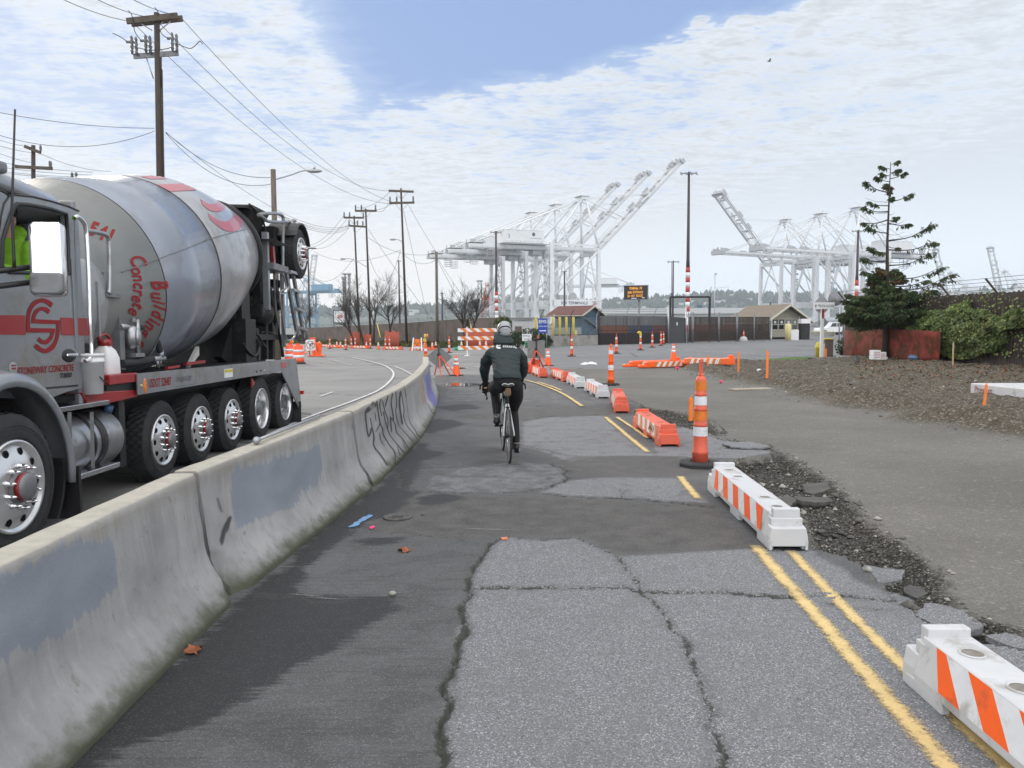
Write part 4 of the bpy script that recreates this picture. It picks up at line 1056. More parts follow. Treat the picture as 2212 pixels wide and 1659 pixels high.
def leaf(label,px,py,s_,rz):
 p=GS(px,py);out=[];rim=[(0,1.0),(.18,.55),(.75,.72),(.5,.25),(1.0,.05),(.5,-.15),(.55,-.6),(.15,-.4),(.04,-1.0)]
 pts=rim+[(-a,b_)for a,b_ in reversed(rim[1:-1])]if True else rim
 m_=MB();vs=[(a*s_,b_*s_,.012+s_*.22*math.sin(a*3+b_*2)+.01*rnd.random())for a,b_ in pts];c=(0,0,.006)
 m_.add(vs+[c],[(i,(i+1)%len(vs),len(vs))for i in range(len(vs))],0,True)
 m_.add([(v[0],v[1],v[2]-.003)for v in vs+[c]],[((i+1)%len(vs),i,len(vs))for i in range(len(vs))],0,True)
 tag(build(m_,'dead_leaf',MT['leaf_brown'],loc=p,rz=rz),label,'leaf','dead leaves on the pavement')
leaf('brown maple leaf lying by the foot of the nearest barrier',417,1410,.055,.8);leaf('brown maple leaf on the dark pavement left of the crack',875,1191,.06,2.2)
for a,b_,s_,lb in((848,1286,.022,'pale round pebble on the scraped pavement'),(1795,1395,.008,'tiny white pebble between the yellow lines and the rubble'),(913,1113,.016,'dark pebble right of the valve cover')):
 m_=MB();m_.ball((0,0,s_*.6),(s_*1.1,s_*.8,s_*.7),10);tag(build(m_,'pebble',MT['stone_pale' if 'pale' in lb or 'white' in lb else 'stone'],loc=GS(a,b_)),lb,'pebble')
def crumple(name,label,cat,px,py,s_,material,h=.5):
 p=GS(px,py);m_=MB();n=9;r_=random.Random(px)
 for i in range(n+1):
  for j in range(n+1):
   u,v=i/n*2-1,j/n*2-1;e=max(0,1-(u*u+v*v)*.8)
   m_.v.append((u*s_*(1+.3*r_.random()),v*s_*.6,s_*h*e*(.4+.9*r_.random())))
 for i in range(n):
  for j in range(n):o=i*(n+1)+j;m_.f.append((o,o+1,o+n+2,o+n+1));m_.m.append(0);m_.s.append(True)
 tag(build(m_,name,MT[material],loc=p,rz=r_.random()*3),label,cat)
crumple('plastic_bag','crumpled white plastic bag lying on the far pavement','bag',1272,787,.32,'paper',.35)
crumple('green_bag','green sandbag lying at the left foot of the striped barricade','sandbag',991,757,.42,'green_cloth',.9)
crumple('paper_scrap','white paper scrap on the dirt right of the orange rails','paper',1640,800,.12,'paper',.4)
m_=MB();m_.box((0,0,.02),(1.1,.35,.03),0,.25);tag(build(m_,'flat_board',MT['plank'],loc=GS(1622,842)),'pale board lying flat at the edge of the dirt mound','board')
m_=MB();m_.box((0,0,.02),(2.4,.25,.05),0,0);tag(build(m_,'concrete_curb',MT['pale_concrete'],loc=GS(1000,765)),'white wheel stop lying left of the striped barricade','wheel stop')
st=MB();r_=random.Random(11)
def pebble(m_,c,s_,mi=0):
 a0=r_.random()*6.28;q=[r_.uniform(.6,1.15)for _ in range(6)]
 vs=[Vector((q[0],0,0)),Vector((0,q[1],0)),Vector((-q[2],0,0)),Vector((0,-q[3],0)),Vector((.15,.1,q[4]*.75)),Vector((0,0,-.5))]
 M=Matrix.Translation(c)@Matrix.Rotation(a0,4,'Z')@Matrix.Rotation(r_.uniform(-.5,.5),4,'X')
 m_.add([v*s_ for v in vs],[(0,1,4),(1,2,4),(2,3,4),(3,0,4),(1,0,5),(2,1,5),(3,2,5),(0,3,5)],mi,r_.random()<.5,M)
def inside(pt,poly):return float(sdf_poly(np.array([pt[0]]),np.array([pt[1]]),poly)[0])
bx=[(1.9,4.0,1.2,11.5,6500,trench_poly,-.06),(2.2,3.8,11.0,15.5,900,gravel2,-.1)]
for x0,x1,y0,y1,n,poly,mn in bx:
 xs=np.array([r_.uniform(x0,x1)for _ in range(n)]);yy_=np.array([y0+(y1-y0)*r_.random()**1.3 for _ in range(n)])
 sd=sdf_poly(xs,yy_,poly);lane_=sdf_poly(xs,yy_,dirt_poly)
 for a,b_,s_,l_ in zip(xs,yy_,sd,lane_):
  if s_<mn or l_<-.01:continue
  r=.004+.016*r_.random()**3+.0007*b_+(.012+.03*r_.random()if r_.random()<.035 else 0)
  pebble(st,(a,b_,surf_z(a,b_)+r*.25),r,1 if r_.random()<.22 else 0)
xs=np.array([r_.uniform(3,22)for _ in range(6500)]);yy_=np.array([r_.uniform(9,34)for _ in range(6500)])
sd=sdf_poly(xs,yy_,mound_poly)
for a,b_,s_ in zip(xs,yy_,sd):
 if s_<-.35 or a>.72*b_:continue
 r=.008+.0012*b_*r_.random()+(.05*r_.random()if r_.random()<.03 else 0)
 pebble(st,(a,b_,surf_z(a,b_)+r*.2),r,1 if r_.random()<.15 else 0)
tag(build(st,'gravel',[MT['stone'],MT['stone_pale']]),kind='stuff')
def slab(label,poly,h,dz,tilt=(0,0),dk=0):
 dz-=.004
 w_=gp(poly);cx=sum(a for a,b_ in w_)/len(w_);cy=sum(b_ for a,b_ in w_)/len(w_)
 w_=jag([(a-cx,b_-cy)for a,b_ in w_]+[(w_[0][0]-cx,w_[0][1]-cy)],.012,.05,int(poly[0][0]))[:-1]
 m_=MB();n=len(w_);r2=random.Random(n)
 top=[(a,b_,h+.008*r2.random())for a,b_ in w_];bot=[(a*1.02+.02*(r2.random()-.5),b_*1.02+.02*(r2.random()-.5),0)for a,b_ in w_]
 m_.v=top+bot;m_.f=[tuple(range(n))]+[(i,n+i,n+(i+1)%n,(i+1)%n)for i in range(n)];m_.m=[0]*(n+1);m_.s=[False]*(n+1)
 area=sum(w_[i][0]*w_[(i+1)%n][1]-w_[(i+1)%n][0]*w_[i][1]for i in range(n))
 if area<0:m_.f=[tuple(reversed(f))for f in m_.f]
 o=build(m_,'asphalt_slab',MT['lane'],loc=(cx,cy,surf_z(cx,cy)+dz),attrs=dict(light=[.5 if not dk else-.5]*n+[-.5]*n,dark=[-.5 if not dk else .5]*n+[.5]*n,wet=[-.5]*n+[.3]*n,crack=[-.5]*(2*n)))  # slab sides run darker towards the bottom
 o.rotation_euler=(tilt[0],tilt[1],0);tag(o,label,'asphalt slab','broken asphalt slabs along the pavement edge')
slab('flat broken slab right of the white block end',[(1838,1203),(1870,1196),(1955,1206),(1950,1222),(1880,1232)],.05,-.01,(R(3),R(-2)))
slab('pale crumbling slab below the flat one',[(1900,1245),(1960,1232),(2005,1262),(1998,1290),(1950,1300),(1925,1285)],.05,-.01,(R(-3),R(4)))
slab('long broken slab with a deep dark gap in front',[(1970,1305),(2010,1285),(2090,1300),(2125,1330),(2095,1345),(2020,1335)],.06,.0,(R(2),R(2)))
slab('small tilted slab at the bottom of the gap',[(2045,1352),(2080,1346),(2110,1362),(2080,1378),(2050,1372)],.05,-.02,(R(6),R(-4)),1)
slab('broken slab reaching the right picture edge',[(2130,1350),(2170,1340),(2260,1350),(2290,1385),(2200,1380)],.06,-.005,(R(-2),R(3)))
slab('lumpy slab corner beside the near gravel',[(1955,1225),(1990,1232),(2010,1248),(1985,1258),(1958,1242)],.05,-.02,(R(-5),R(-6)),1)
slab('loose slab piece behind the white block',[(1672,1072),(1700,1062),(1720,1070),(1708,1082),(1680,1083)],.05,-.01,(R(4),R(2)),1)
slab('loose dark slab piece in the middle of the gravel',[(1715,1056),(1790,1050),(1800,1062),(1760,1072),(1722,1068)],.05,-.01,(R(-3),R(5)),1)
slab('rounded rubble piece at the gravel rim',[(1735,1030),(1790,1028),(1800,1040),(1760,1046),(1740,1042)],.06,-.005,(R(3),R(-4)),1)
slab('thin slab tongue on the gravel, nearest strip',[(1560,962),(1620,958),(1665,968),(1640,972),(1580,970)],.03,.0,(R(1),R(1)))
slab('thin slab tongue on the gravel, farther strip',[(1570,948),(1600,945),(1645,950),(1618,957),(1580,955)],.03,.0,(R(-1),R(2)))
from mathutils.geometry import tessellate_polygon
TRM=Matrix.Translation((-5.22,9.0,-.11))@Matrix.Rotation(R(-1.0),4,'X')
TRI=TRM.inverted()
truck=thing('mixer_truck','silver and red concrete mixer truck with raised tag wheel, driving behind the concrete barriers','mixer truck')
truck['label']='silver and red concrete mixer truck driving along behind the concrete barriers'
truck.matrix_world=TRM
def TS(px,py,Xw=-4.0):
 d=ray(px,py);k=Xw/d.x
 return TRI@Vector((Xw,d.y*k,CAM_H+d.z*k))
def LY(Yw):return Yw-9.0
SIDE=1.17
XC=-4.05
def wheel(name,c,Rr,wid,kind,parent=truck,tread=40):
 M=Matrix.Translation(c)@Matrix.Rotation(math.pi/2,4,'Y')
 ty=MB();h=wid
 rim_r=Rr*.615
 prof=[(rim_r,-.012),(rim_r+.015,.0),(Rr*.72,.014),(Rr*.86,.008),(Rr*.94,-.012),(Rr*.985,-.03)]
 ty.lathe(prof,64,0,M,cap=False)
 n=128
 rings=[]
 for zz,ph in((-.03,0),(-h*.3,1),(-h*.5,0),(-h*.7,1),(-h+.03,0)):
  rings.append([M@Vector(((Rr*(1.0 if(j//2+ph)%2==0 else .972))*math.cos(2*math.pi*j/n),(Rr*(1.0 if(j//2+ph)%2==0 else .972))*math.sin(2*math.pi*j/n),zz))for j in range(n)])
 ty.rings(rings,0,False,cap=False)
 ty.lathe([(Rr*.985,-h+.03),(Rr*.94,-h+.01),(rim_r,-h)],48,0,M,cap=False)
 for k in(.67,.78,.82):ty.lathe([(Rr*k,.0135),(Rr*(k+.006),.0165),(Rr*(k+.012),.0135)],64,0,M,cap=False)
 w_=build(ty,name,MT['rubber'],parent)
 rm=MB()
 if kind=='convex':
  pr=[(rim_r+.014,-.006),(rim_r+.008,.018),(rim_r-.012,.016),(rim_r-.022,-.012),(rim_r*.90,-.012),(rim_r*.68,.012),(rim_r*.58,.03),(rim_r*.36,.034)]
  rm.lathe(pr,48,0,M,cap=False)
  build(rm,'rim',MT['rim_alloy'],w_)
  for k in range(10):
   a=2*math.pi*(k+.5)/10;hh=MB();r_=rim_r*.79
   hh.lathe([(.0,.0),(.030,.0)],14,0,M@Matrix.Translation((r_*math.cos(a),r_*math.sin(a),-.001))@Matrix.Rotation(a,4,'Z')@Matrix.Translation((0,0,.006))@Matrix.Rotation(R(10),4,'Y'))
   build(hh,'hand_hole',MT['dark_interior'],w_)
  hb=MB()
  hb.lathe([(rim_r*.37,.03),(rim_r*.37,.045),(rim_r*.30,.05),(rim_r*.30,.11),(rim_r*.22,.125),(.0,.125)],24,1,M)
  hb.lathe([(rim_r*.305,.06),(rim_r*.305,.10)],24,2,M)
  for k in range(10):
   a=2*math.pi*k/10;r_=rim_r*.46
   hb.lathe([(.022,.03),(.022,.045),(.015,.05),(.015,.085),(.011,.10),(.003,.115),(0,.115)],10,0,M@Matrix.Translation((r_*math.cos(a),r_*math.sin(a),0)))
  build(hb,'hub',[MT['chrome'],MT['steel_grey'],MT['red_paint']],w_)
 else:
  pr=[(rim_r+.012,-.004),(rim_r+.004,.012),(rim_r-.010,.010),(rim_r-.018,-.02),(rim_r-.03,-.10),(rim_r-.035,-.16),(rim_r*.55,-.175),(rim_r*.40,-.14)]
  rm.lathe(pr,48,0,M,cap=False);build(rm,'rim',MT['rim_alloy'],w_)
  hb=MB();hb.lathe([(rim_r*.40,-.14),(rim_r*.38,-.06),(rim_r*.30,-.02),(0,-.02)],24,1,M)
  for k in range(10):
   a=2*math.pi*k/10;r_=rim_r*.55
   hb.lathe([(.022,-.175),(.022,-.13),(.008,-.10),(0,-.10)],8,0,M@Matrix.Translation((r_*math.cos(a),r_*math.sin(a),0)))
  build(hb,'hub',[MT['chrome'],MT['steel_grey']],w_)
 return w_
wheel('wheel',(1.46,LY(5.72),.555),.56,.40,'convex')
for Yw,rz_ in((9.0,.475),(10.1,.475),(11.25,.475)):wheel('wheel',(1.10,LY(Yw),rz_),.475,.26,'convex')
for Yw in(12.5,13.82):
 wheel('wheel',(1.13,LY(Yw),.525),.525,.28,'deep');wheel('wheel',(.80,LY(Yw),.525),.525,.28,'deep')
for Yw,r_,x_ in((5.72,.56,-1.06),(9.0,.475,-.84),(10.1,.475,-.84),(11.25,.475,-.84),(12.5,.525,-.85),(13.82,.525,-.85)):wheel('wheel',(x_,LY(Yw),r_),r_,.27,'deep')
mb=MB()
for s_ in(-.45,.45):mb.box((s_,LY(9.6),.82),(.10,10.2,.32))
for Yw in(5.72,9.0,10.1,11.25,12.5,13.82):mb.cyl((-1.0,LY(Yw),.52),(.9,LY(Yw),.52),.09,n=10);mb.box((.3,LY(Yw),.60),(.35,.3,.3))
for Yw in(7.6,10.6,12.0,13.2):mb.box((0,LY(Yw),.82),(.9,.12,.26))
mb.box((-.12,LY(10.2),.74),(1.3,7.6,.80));mb.box((0,LY(6.9),.75),(1.2,1.6,.7))  # solid boxes added to block light and darken the ground beneath the truck
build(mb,'chassis_frame_and_light_block',MT['black_metal'],truck)
y0,y1=TS(297,815,-4.0).y,TS(614,790,-4.0).y
ztop=TS(297,810,-4.0).z
mb=MB();mb.box((0,(y0+y1)/2,ztop-.03),(2.40,y1-y0,.05),1)
mb.box((0,(y0+y1)/2,ztop-.20),(1.6,y1-y0,.25),1)
build(mb,'deck',[MT['steel_grey'],MT['black_metal']],truck)
mb=MB()
yA,yB=y0,TS(640,790,-4.0).y
prof=[(yA,ztop),(yB,ztop),(yB+.02,ztop-.05),(TS(650,868).y,TS(650,868).z),(TS(651,880).y,TS(651,880).z),(TS(645,880).y,TS(645,880).z),(TS(608,802).y,ztop-.19),(yA,ztop-.215)]
M=Matrix(((0,0,1,1.215),(1,0,0,0),(0,1,0,0),(0,0,0,1)))
mb.prism(prof,.02,M)
mb.box((1.19,(yA+yB)/2,ztop+.006),(.07,yB-yA,.012))
build(mb,'side_rail',MT['silver_paint'],truck,bevel=.004)
MS=lambda o,x=1.2275:frame((x,o.y,o.z),(0,1,0),(0,0,1))
tx=MB();o_=TS(340,826)
text(tx,'USDOT 528487',MS(TS(345,825.5)),.1,0,width=TS(369,822).y-TS(321,829).y,height=.10,bold=.02);build(tx,'lettering',MT['red_ink'],truck)
tx=MB();o_=TS(397,818);text(tx,'Bridgemaster',MS(o_),.1,0,width=TS(413,818).y-TS(380,818).y,height=.11,shear=.2)
tx.quad((1.228,o_.y-.3,o_.z-.085),(1.228,o_.y+.3,o_.z-.085),(1.228,o_.y+.3,o_.z-.078),(1.228,o_.y-.3,o_.z-.078))
build(tx,'maker_plate',MT['steel_grey'],truck)
def dot(px,py,r,material,name,sq=None):
 o=TS(px,py);m_=MB()
 if sq:m_.box((1.23,o.y,o.z),(.012,sq[0],sq[1]))
 else:m_.lathe([(r,0),(r*.8,.014),(0,.018)],14,0,Matrix.Translation((1.225,o.y,o.z))@Matrix.Rotation(math.pi/2,4,'Y'))
 build(m_,name,MT[material],truck)
dot(303,833,.016,'pale_yellow','marker_lamp');dot(553,803,.014,'black_plastic','rail_bolt');dot(562,801,.014,'black_plastic','rail_bolt');dot(570,800,.012,'white_paint','marker_lamp')
m_=MB();o=TS(312,833);m_.ball((1.226,o.y,o.z),(.01,.035,.085),14);build(m_,'side_reflector',MT['amber'],truck)
dot(492,806,0,'white_paint','warning_label',(.30,.12));o=TS(492,801);m_=MB();m_.box((1.237,o.y,o.z),(.004,.30,.04));build(m_,'label_heading',MT['yellow_paint'],truck)
dot(612,789,0,'pale_red_paint','flag_sticker',(.28,.10))
m_=MB();o=TS(651,848,-4.0);m_.box((1.20,o.y+.05,o.z),(.1,.08,.07));build(m_,'tail_lamp',MT['red_lamp'],truck)
m_=MB();a=TS(646,868);m_.box((.95,a.y-.02,a.z-.30),(.62,.015,.62));build(m_,'mud_flap',MT['rubber'],truck)
m_=MB();m_.box((-.95,a.y-.02,a.z-.30),(.62,.015,.62));build(m_,'mud_flap',MT['rubber'],truck)
m_=MB();o=TS(545,825,-4.1);m_.prism([(0,-.07),(.16,0),(0,.09)],.02,Matrix(((0,0,1,1.12),(1,0,0,o.y-.05),(0,1,0,o.z-.02),(0,0,0,1))));build(m_,'red_flag',MT['red_paint'],truck)
AX0=Vector((0,LY(10.5),2.57));SL=.195
ADIR=Vector((0,1,SL)).normalized()
DP=[(-3.3,.30),(-3.25,.62),(-3.05,.74),(-1.62,1.222),(-1.60,1.226),(-.02,1.272),(.02,1.276),(.9,1.285),(2.88,.875),(2.95,.87),(3.30,.72),(3.55,.62)]
DM=frame(AX0,(1,0,0),ADIR.cross(Vector((1,0,0))))
if(DM.to_3x3()@Vector((0,0,1))).dot(ADIR)<0:DM=frame(AX0,(1,0,0),-ADIR.cross(Vector((1,0,0))))
dr=MB();NS=96
dr.lathe([(b,a)for a,b in DP[:4]],NS,0,DM);dr.lathe([(b,a)for a,b in DP[3:5]],NS,3,DM);dr.lathe([(b,a)for a,b in DP[4:6]],NS,1,DM)
dr.lathe([(b,a)for a,b in DP[5:7]],NS,3,DM);dr.lathe([(b,a)for a,b in[DP[6],(.45,1.288),DP[7],(1.5,1.185),(2.2,1.04),DP[8]]],NS,2,DM)
dr.lathe([(.875,2.88),(.93,2.88),(.93,2.97),(.80,2.97)],NS,3,DM);dr.lathe([(b,a)for a,b in DP[9:]]+[(0,3.55)],NS,3,DM)
build(dr,'drum',[MT['drum_front'],MT['drum_shell'],MT['drum_paint'],MT['black_metal']],truck)
DMi=(TRM@DM).inverted()
Ocam=DMi@Vector((0,0,CAM_H))
DPI=sorted(DP+[(.45,1.288),(1.5,1.185),(2.2,1.04)]);zz_=[a for a,b in DPI];rr_=[b for a,b in DPI]
def drum_hit(px,py,off=.006):
 d=DMi.to_3x3()@ray(px,py);d.normalize();t=4.0;st_=.05
 f=lambda t:math.hypot(Ocam.x+d.x*t,Ocam.y+d.y*t)-float(np.interp(Ocam.z+d.z*t,zz_,rr_))-off
 while t<16 and f(t)>0:t+=st_
 if t>=16:return None
 lo,hi=t-st_,t
 for _ in range(22):
  m=(lo+hi)/2
  if f(m)>0:lo=m
  else:hi=m
 return DM@(Ocam+d*hi)
def drum_decal(name,vs,fs,material):
 pts=[drum_hit(a,b)for a,b in vs]
 m_=MB();ok=[p is not None for p in pts]
 m_.v=[tuple(p)if p is not None else(0,0,0)for p in pts]
 for f in fs:
  if all(ok[i]for i in f):m_.f.append(f);m_.m.append(0);m_.s.append(True)
 return build(m_,name,MT[material],truck)if m_.f else None
def px_text(s,x,y,ang,size,shear=0.0,bold=.0,sx=1.0):
 vs,fs=text_geo(s,size,shear=shear,bold=bold)
 c,n=math.cos(R(ang)),math.sin(R(ang))
 return[(x+v[0]*sx*c+v[1]*n,y+v[0]*sx*n-v[1]*c)for v in vs],fs
z5=lambda a,b:(195.3+a*.14977,520.8+b*.14977)
word=[]
for ch,a,b,an,s_ in[('C',668,265,66,38),('o',668,412,72,33),('n',690,515,76,33),('c',700,625,82,33),('r',700,722,88,33),('e',680,818,94,33),('t',690,915,100,33),('e',635,1008,106,33)]:word.append((ch,*z5(a,b),an,s_))
for ch,a,b,an,s_ in[('B',985,610,72,40),('u',962,768,82,34),('i',985,860,88,34),('l',1000,935,94,34),('d',975,1045,100,34),('i',930,1140,106,34),('n',875,1215,112,34),('g',805,1305,120,34),('s',745,1460,132,40)]:word.append((ch,*z5(a,b),an,s_))
word.append(('l',*z5(470,1185),118,30))
V_,F_=[],[]
for ch,a,b,an,s_ in word:
 vs,fs=px_text(ch,a,b,an,s_*1.18,.35,.020,.84);o=len(V_);V_+=vs;F_+=[tuple(i+o for i in f)for f in fs]
drum_decal('drum_script',V_,F_,'red_ink')
V_,F_=[],[]
for ch,a,b in(('5',201,495),('4',219,503),('1',238,511)):
 vs,fs=px_text(ch,a,b,18,42,.1,.035,.95);o=len(V_);V_+=vs;F_+=[tuple(i+o for i in f)for f in fs]
drum_decal('drum_number',V_,F_,'red_ink')
def strip_px(top,bot,n=26):
 def res(c):
  p=smoothpath([(a,b,0)for a,b in c],12);L=[0]
  for q0,q1 in zip(p[:-1],p[1:]):L.append(L[-1]+(q1-q0).length)
  return[(np.interp(L[-1]*i/n,L,[q.x for q in p]),np.interp(L[-1]*i/n,L,[q.y for q in p]))for i in range(n+1)]
 t,b=res(top),res(bot);vs=[];fs=[]
 for i in range(n+1):
  for k in range(4):u=k/3;vs.append((t[i][0]*(1-u)+b[i][0]*u,t[i][1]*(1-u)+b[i][1]*u))
 for i in range(n):
  for k in range(3):o=i*4+k;fs.append((o,o+1,o+5,o+4))
 return vs,fs
zz1=lambda pts:[(a*.30775,355.1+b*.30775)for a,b in pts]
drum_decal('logo_arc',*strip_px(zz1([(1405,238),(1460,275),(1520,270),(1530,225),(1490,180)]),zz1([(1425,285),(1480,325),(1560,325),(1592,280),(1575,225)])),'pale_red_paint')
drum_decal('logo_arc',*strip_px(zz1([(1458,338),(1520,385),(1590,400),(1640,360),(1648,310)]),zz1([(1475,385),(1540,440),(1610,472),(1680,455),(1705,400)])),'pale_red_paint')
drum_decal('logo_bar',*strip_px(zz1([(1100,140),(1250,135),(1420,130)]),zz1([(1195,190),(1330,182),(1480,172)])),'pale_red_paint')
drum_decal('logo_bar',*strip_px(zz1([(985,84),(1150,72),(1290,74)]),zz1([(1055,103),(1200,98),(1340,96)])),'pale_red_paint')
def line_px(name,pts,w_,material='steel_grey',off=.004):
 p=smoothpath([(a,b,0)for a,b in pts],10);q=[drum_hit(v.x,v.y,off)for v in p];q=[v for v in q if v is not None]
 m_=MB();m_.tube(q,w_,6);build(m_,name,MT[material],truck)
line_px('weld_seam',[(365,550),(420,530),(450,517)],.006);line_px('weld_seam',[(452,516),(500,503),(531,495)],.006);line_px('weld_seam',[(262,588),(320,568),(363,551)],.006)
mb=MB();f=LY(12.9)
mb.box((0,f,1.62),(1.7,.5,.75));mb.box((.62,f+.1,2.1),(.24,.4,1.0));mb.box((-.62,f+.1,2.1),(.24,.4,1.0));mb.bar((.5,f-.4,1.3),(.62,f+.1,2.2),.16,.3)
mb.cyl((.55,f-.1,2.02),(.55,f+.35,2.06),.18,n=20);mb.cyl((-.55,f-.1,2.02),(-.55,f+.35,2.06),.18,n=20)
build(mb,'rear_pedestal',MT['black_metal'],truck)
mb=MB();mb.box((0,LY(7.55),1.75),(.9,.4,1.1));build(mb,'front_pedestal',MT['black_metal'],truck)
mb=MB()
hc=Vector((0,LY(13.95),0))
mb.rings([[hc+Vector((x_*s_,(y_*s_),z_))for x_,y_ in((.75,-.42),(.75,.55),(.3,.85),(-.3,.85),(-.75,.55),(-.75,-.42),(-.2,-.5),(.2,-.5))]for z_,s_ in((3.15,.45),(3.45,.62),(3.95,.95),(4.0,.95))],0,False)
mb.box(hc+Vector((.2,-.35,3.93)),(1.0,.5,.05));build(mb,'hopper',MT['black_metal'],truck,bevel=.01)
mb=MB();f=LY(14.0)
for s_ in(-.62,.62):mb.box((s_,f,2.3),(.13,.16,2.1));mb.bar((s_,f,3.2),(s_*.6,f-.1,3.9),.10)
mb.bar((-.7,f,2.75),(.7,f,2.75),.12);mb.bar((-.62,f,1.4),(.62,f,2.6),.06);mb.box((.1,f+.15,1.75),(1.0,.3,.4));build(mb,'rear_frame',MT['black_metal'],truck)
mb=MB()
c_=[Vector((.05,LY(14.25),2.7)),Vector((.15,LY(14.7),2.35)),Vector((.2,LY(15.2),1.95))]
mb.rings([[p+Vector((.28*math.cos(a),0,.28*math.sin(a)*1.0))for a in[math.pi+math.pi*i/10 for i in range(11)]+[2*math.pi-math.pi*i/10-0.0 for i in range(0,11)]]for p in c_],0,True,cap=False);build(mb,'chute',MT['steel_grey'],truck)
ze=lambda a,b:(503+a*.22107,414.3+b*.22107)
def TE(a,b,X=-4.4):return TS(*ze(a,b),X)
m_=MB();m_.box(((TE(270,0).x),TE(305,0).y,(TE(305,390).z+TE(305,1150).z)/2),(.10,.10,TE(305,390).z-TE(305,1150).z));build(m_,'rear_post',MT['silver_paint'],truck)
m_=MB();m_.tube(smoothpath([TE(250,225),TE(330,212),TE(440,215),TE(480,232),TE(492,275),TE(490,500),TE(488,745)],5),.032,10);build(m_,'grab_rail',MT['silver_paint'],truck)
m_=MB();m_.tube(smoothpath([TE(255,225),TE(300,255),TE(345,288),TE(450,296),TE(580,292),TE(610,284)],5),.030,10);m_.tube(smoothpath([TE(600,285,-4.35),TE(577,300,-4.35),TE(573,500,-4.35),TE(574,760,-4.35)],5),.032,10);build(m_,'grab_rail',MT['silver_paint'],truck)
m_=MB();a,b=TE(270,460),TE(450,530);m_.box((a.x,(a.y+b.y)/2,(a.z+b.z)/2),(.45,b.y-a.y,a.z-b.z));build(m_,'tool_box',MT['steel_grey'],truck,bevel=.02)
m_=MB();m_.bar(TE(385,535,-4.35),TE(402,750,-4.35),.05,.10);build(m_,'lever',MT['red_paint'],truck)
m_=MB();a,b=TE(320,690),TE(470,800);m_.box((a.x-.1,(a.y+b.y)/2,(a.z+b.z)/2),(.5,b.y-a.y,a.z-b.z));build(m_,'bracket',MT['steel_grey'],truck,bevel=.015)
lad=MB();X_=-4.3
for a,b in(((515,755),(630,1405)),((585,775),(695,1425)),((478,800),(500,1520))):lad.bar(TE(*a,X_),TE(*b,X_),.05,.11)
build(lad,'ladder_rail',MT['steel_grey'],truck)
for yy in(785,965,1150,1335):
 m_=MB();t=(yy-755)/650;a,b=TE(525+112*t,yy-8,X_),TE(600+110*t,yy+18,X_);m_.bar(a+Vector((.03,0,0)),b+Vector((.03,0,0)),.10,.05);build(m_,'ladder_step',MT['tank_alloy'],truck)
m_=MB();m_.tube(smoothpath([TE(490,800,-4.25),TE(520,940,-4.25),TE(460,995,-4.25),TE(490,1250,-4.25),TE(520,1430,-4.25),TE(560,1450,-4.25),TE(600,1420,-4.25),TE(615,1370,-4.25)],5),.018,8);m_.tube(smoothpath([TE(455,995,-4.25),TE(520,985,-4.25),TE(550,920,-4.25)],5),.016,8);build(m_,'hand_hold',MT['silver_paint'],truck)
m_=MB();a,b=TE(150,1420,-4.5),TE(690,1420,-4.5);m_.bar(a,b,.18,.10);m_.bar(TE(230,1420,-4.5),TE(230,1650,-4.5),.12);m_.bar(TE(360,1200,-4.6),TE(368,1640,-4.6),.14);m_.bar(TE(305,1150,-4.5),TE(315,1640,-4.5),.10);build(m_,'tail_platform',MT['black_metal'],truck)
for i,pts in enumerate([[(430,860),(430,960),(445,1090),(480,1150),(505,1155)],[(370,930),(390,1100),(430,1300),(470,1480),(490,1610)],[(330,960),(350,1150),(410,1290),(465,1420),(480,1610)],[(280,1390),(300,1370),(400,1385),(330,1420),(270,1460),(285,1500)],[(100,1480),(150,1560),(220,1600),(260,1520),(240,1440)],[(190,1300),(230,1360),(260,1420),(300,1490),(340,1520)],[(640,1440),(660,1465),(700,1455),(705,1430),(660,1415)],[(160,120),(240,200),(300,300),(320,420)]]):
 m_=MB();m_.tube(smoothpath([TE(*p,-4.35-.05*(i%4))for p in pts],6),.018 if i!=1 else .03,7);build(m_,'hose',MT['black_plastic']if i else MT['yellow_paint']if False else MT['rubber'],truck)
for a,b,h_ in((330,900,40),(320,1010,45),(330,1120,50),(200,1170,70),(90,1370,40)):
 m_=MB();p=TE(a+30,b,-4.6);m_.box(p,(.3,.28,h_*.002+.08));m_.cyl(p,p+Vector((.22,0,0)),.07,n=12);build(m_,'valve_block',MT['black_metal'],truck,bevel=.01)
m_=MB();m_.cyl(TE(340,860,-4.7),TE(370,1600,-4.7),.05,n=10);m_.cyl(TE(395,640,-4.4),TE(430,1400,-4.4),.022,n=8);build(m_,'cylinder_rod',MT['steel_grey'],truck)
m_=MB();m_.ball(TE(280,1190,-4.55),(.22,.28,.24),16);build(m_,'hydraulic_motor',MT['black_metal'],truck)
tw=TS(651,548,-4.2);w_=wheel('tag_wheel',(tw.x,tw.y,tw.z),.50,.30,'convex')
wheel('tag_wheel',(-tw.x+.3,tw.y,tw.z),.50,.30,'deep')
m_=MB();rs=[]
for i in range(11):
 a=R(20+130*i/10);r_=.60
 rs.append([Vector((x_,tw.y+r2*math.cos(a)*1.0,tw.z+r2*math.sin(a)))for x_,r2 in((tw.x+.04,r_),(tw.x-.55,r_),(tw.x-.55,r_-.03),(tw.x+.04,r_-.03))])
m_.rings(rs,0,False);build(m_,'tag_fender',MT['black_plastic'],truck)
m_=MB();m_.box((tw.x-.1,tw.y+.35,tw.z+.58),(.12,.06,.08));build(m_,'tail_lamp',MT['red_lamp'],truck)
m_=MB()
for s_ in(-.55,.55):m_.bar((s_,LY(14.2),1.15),(s_,tw.y-.9,tw.z-.2),.16,.2);m_.bar((s_,tw.y-.9,tw.z-.2),(s_,tw.y,tw.z),.16,.2)
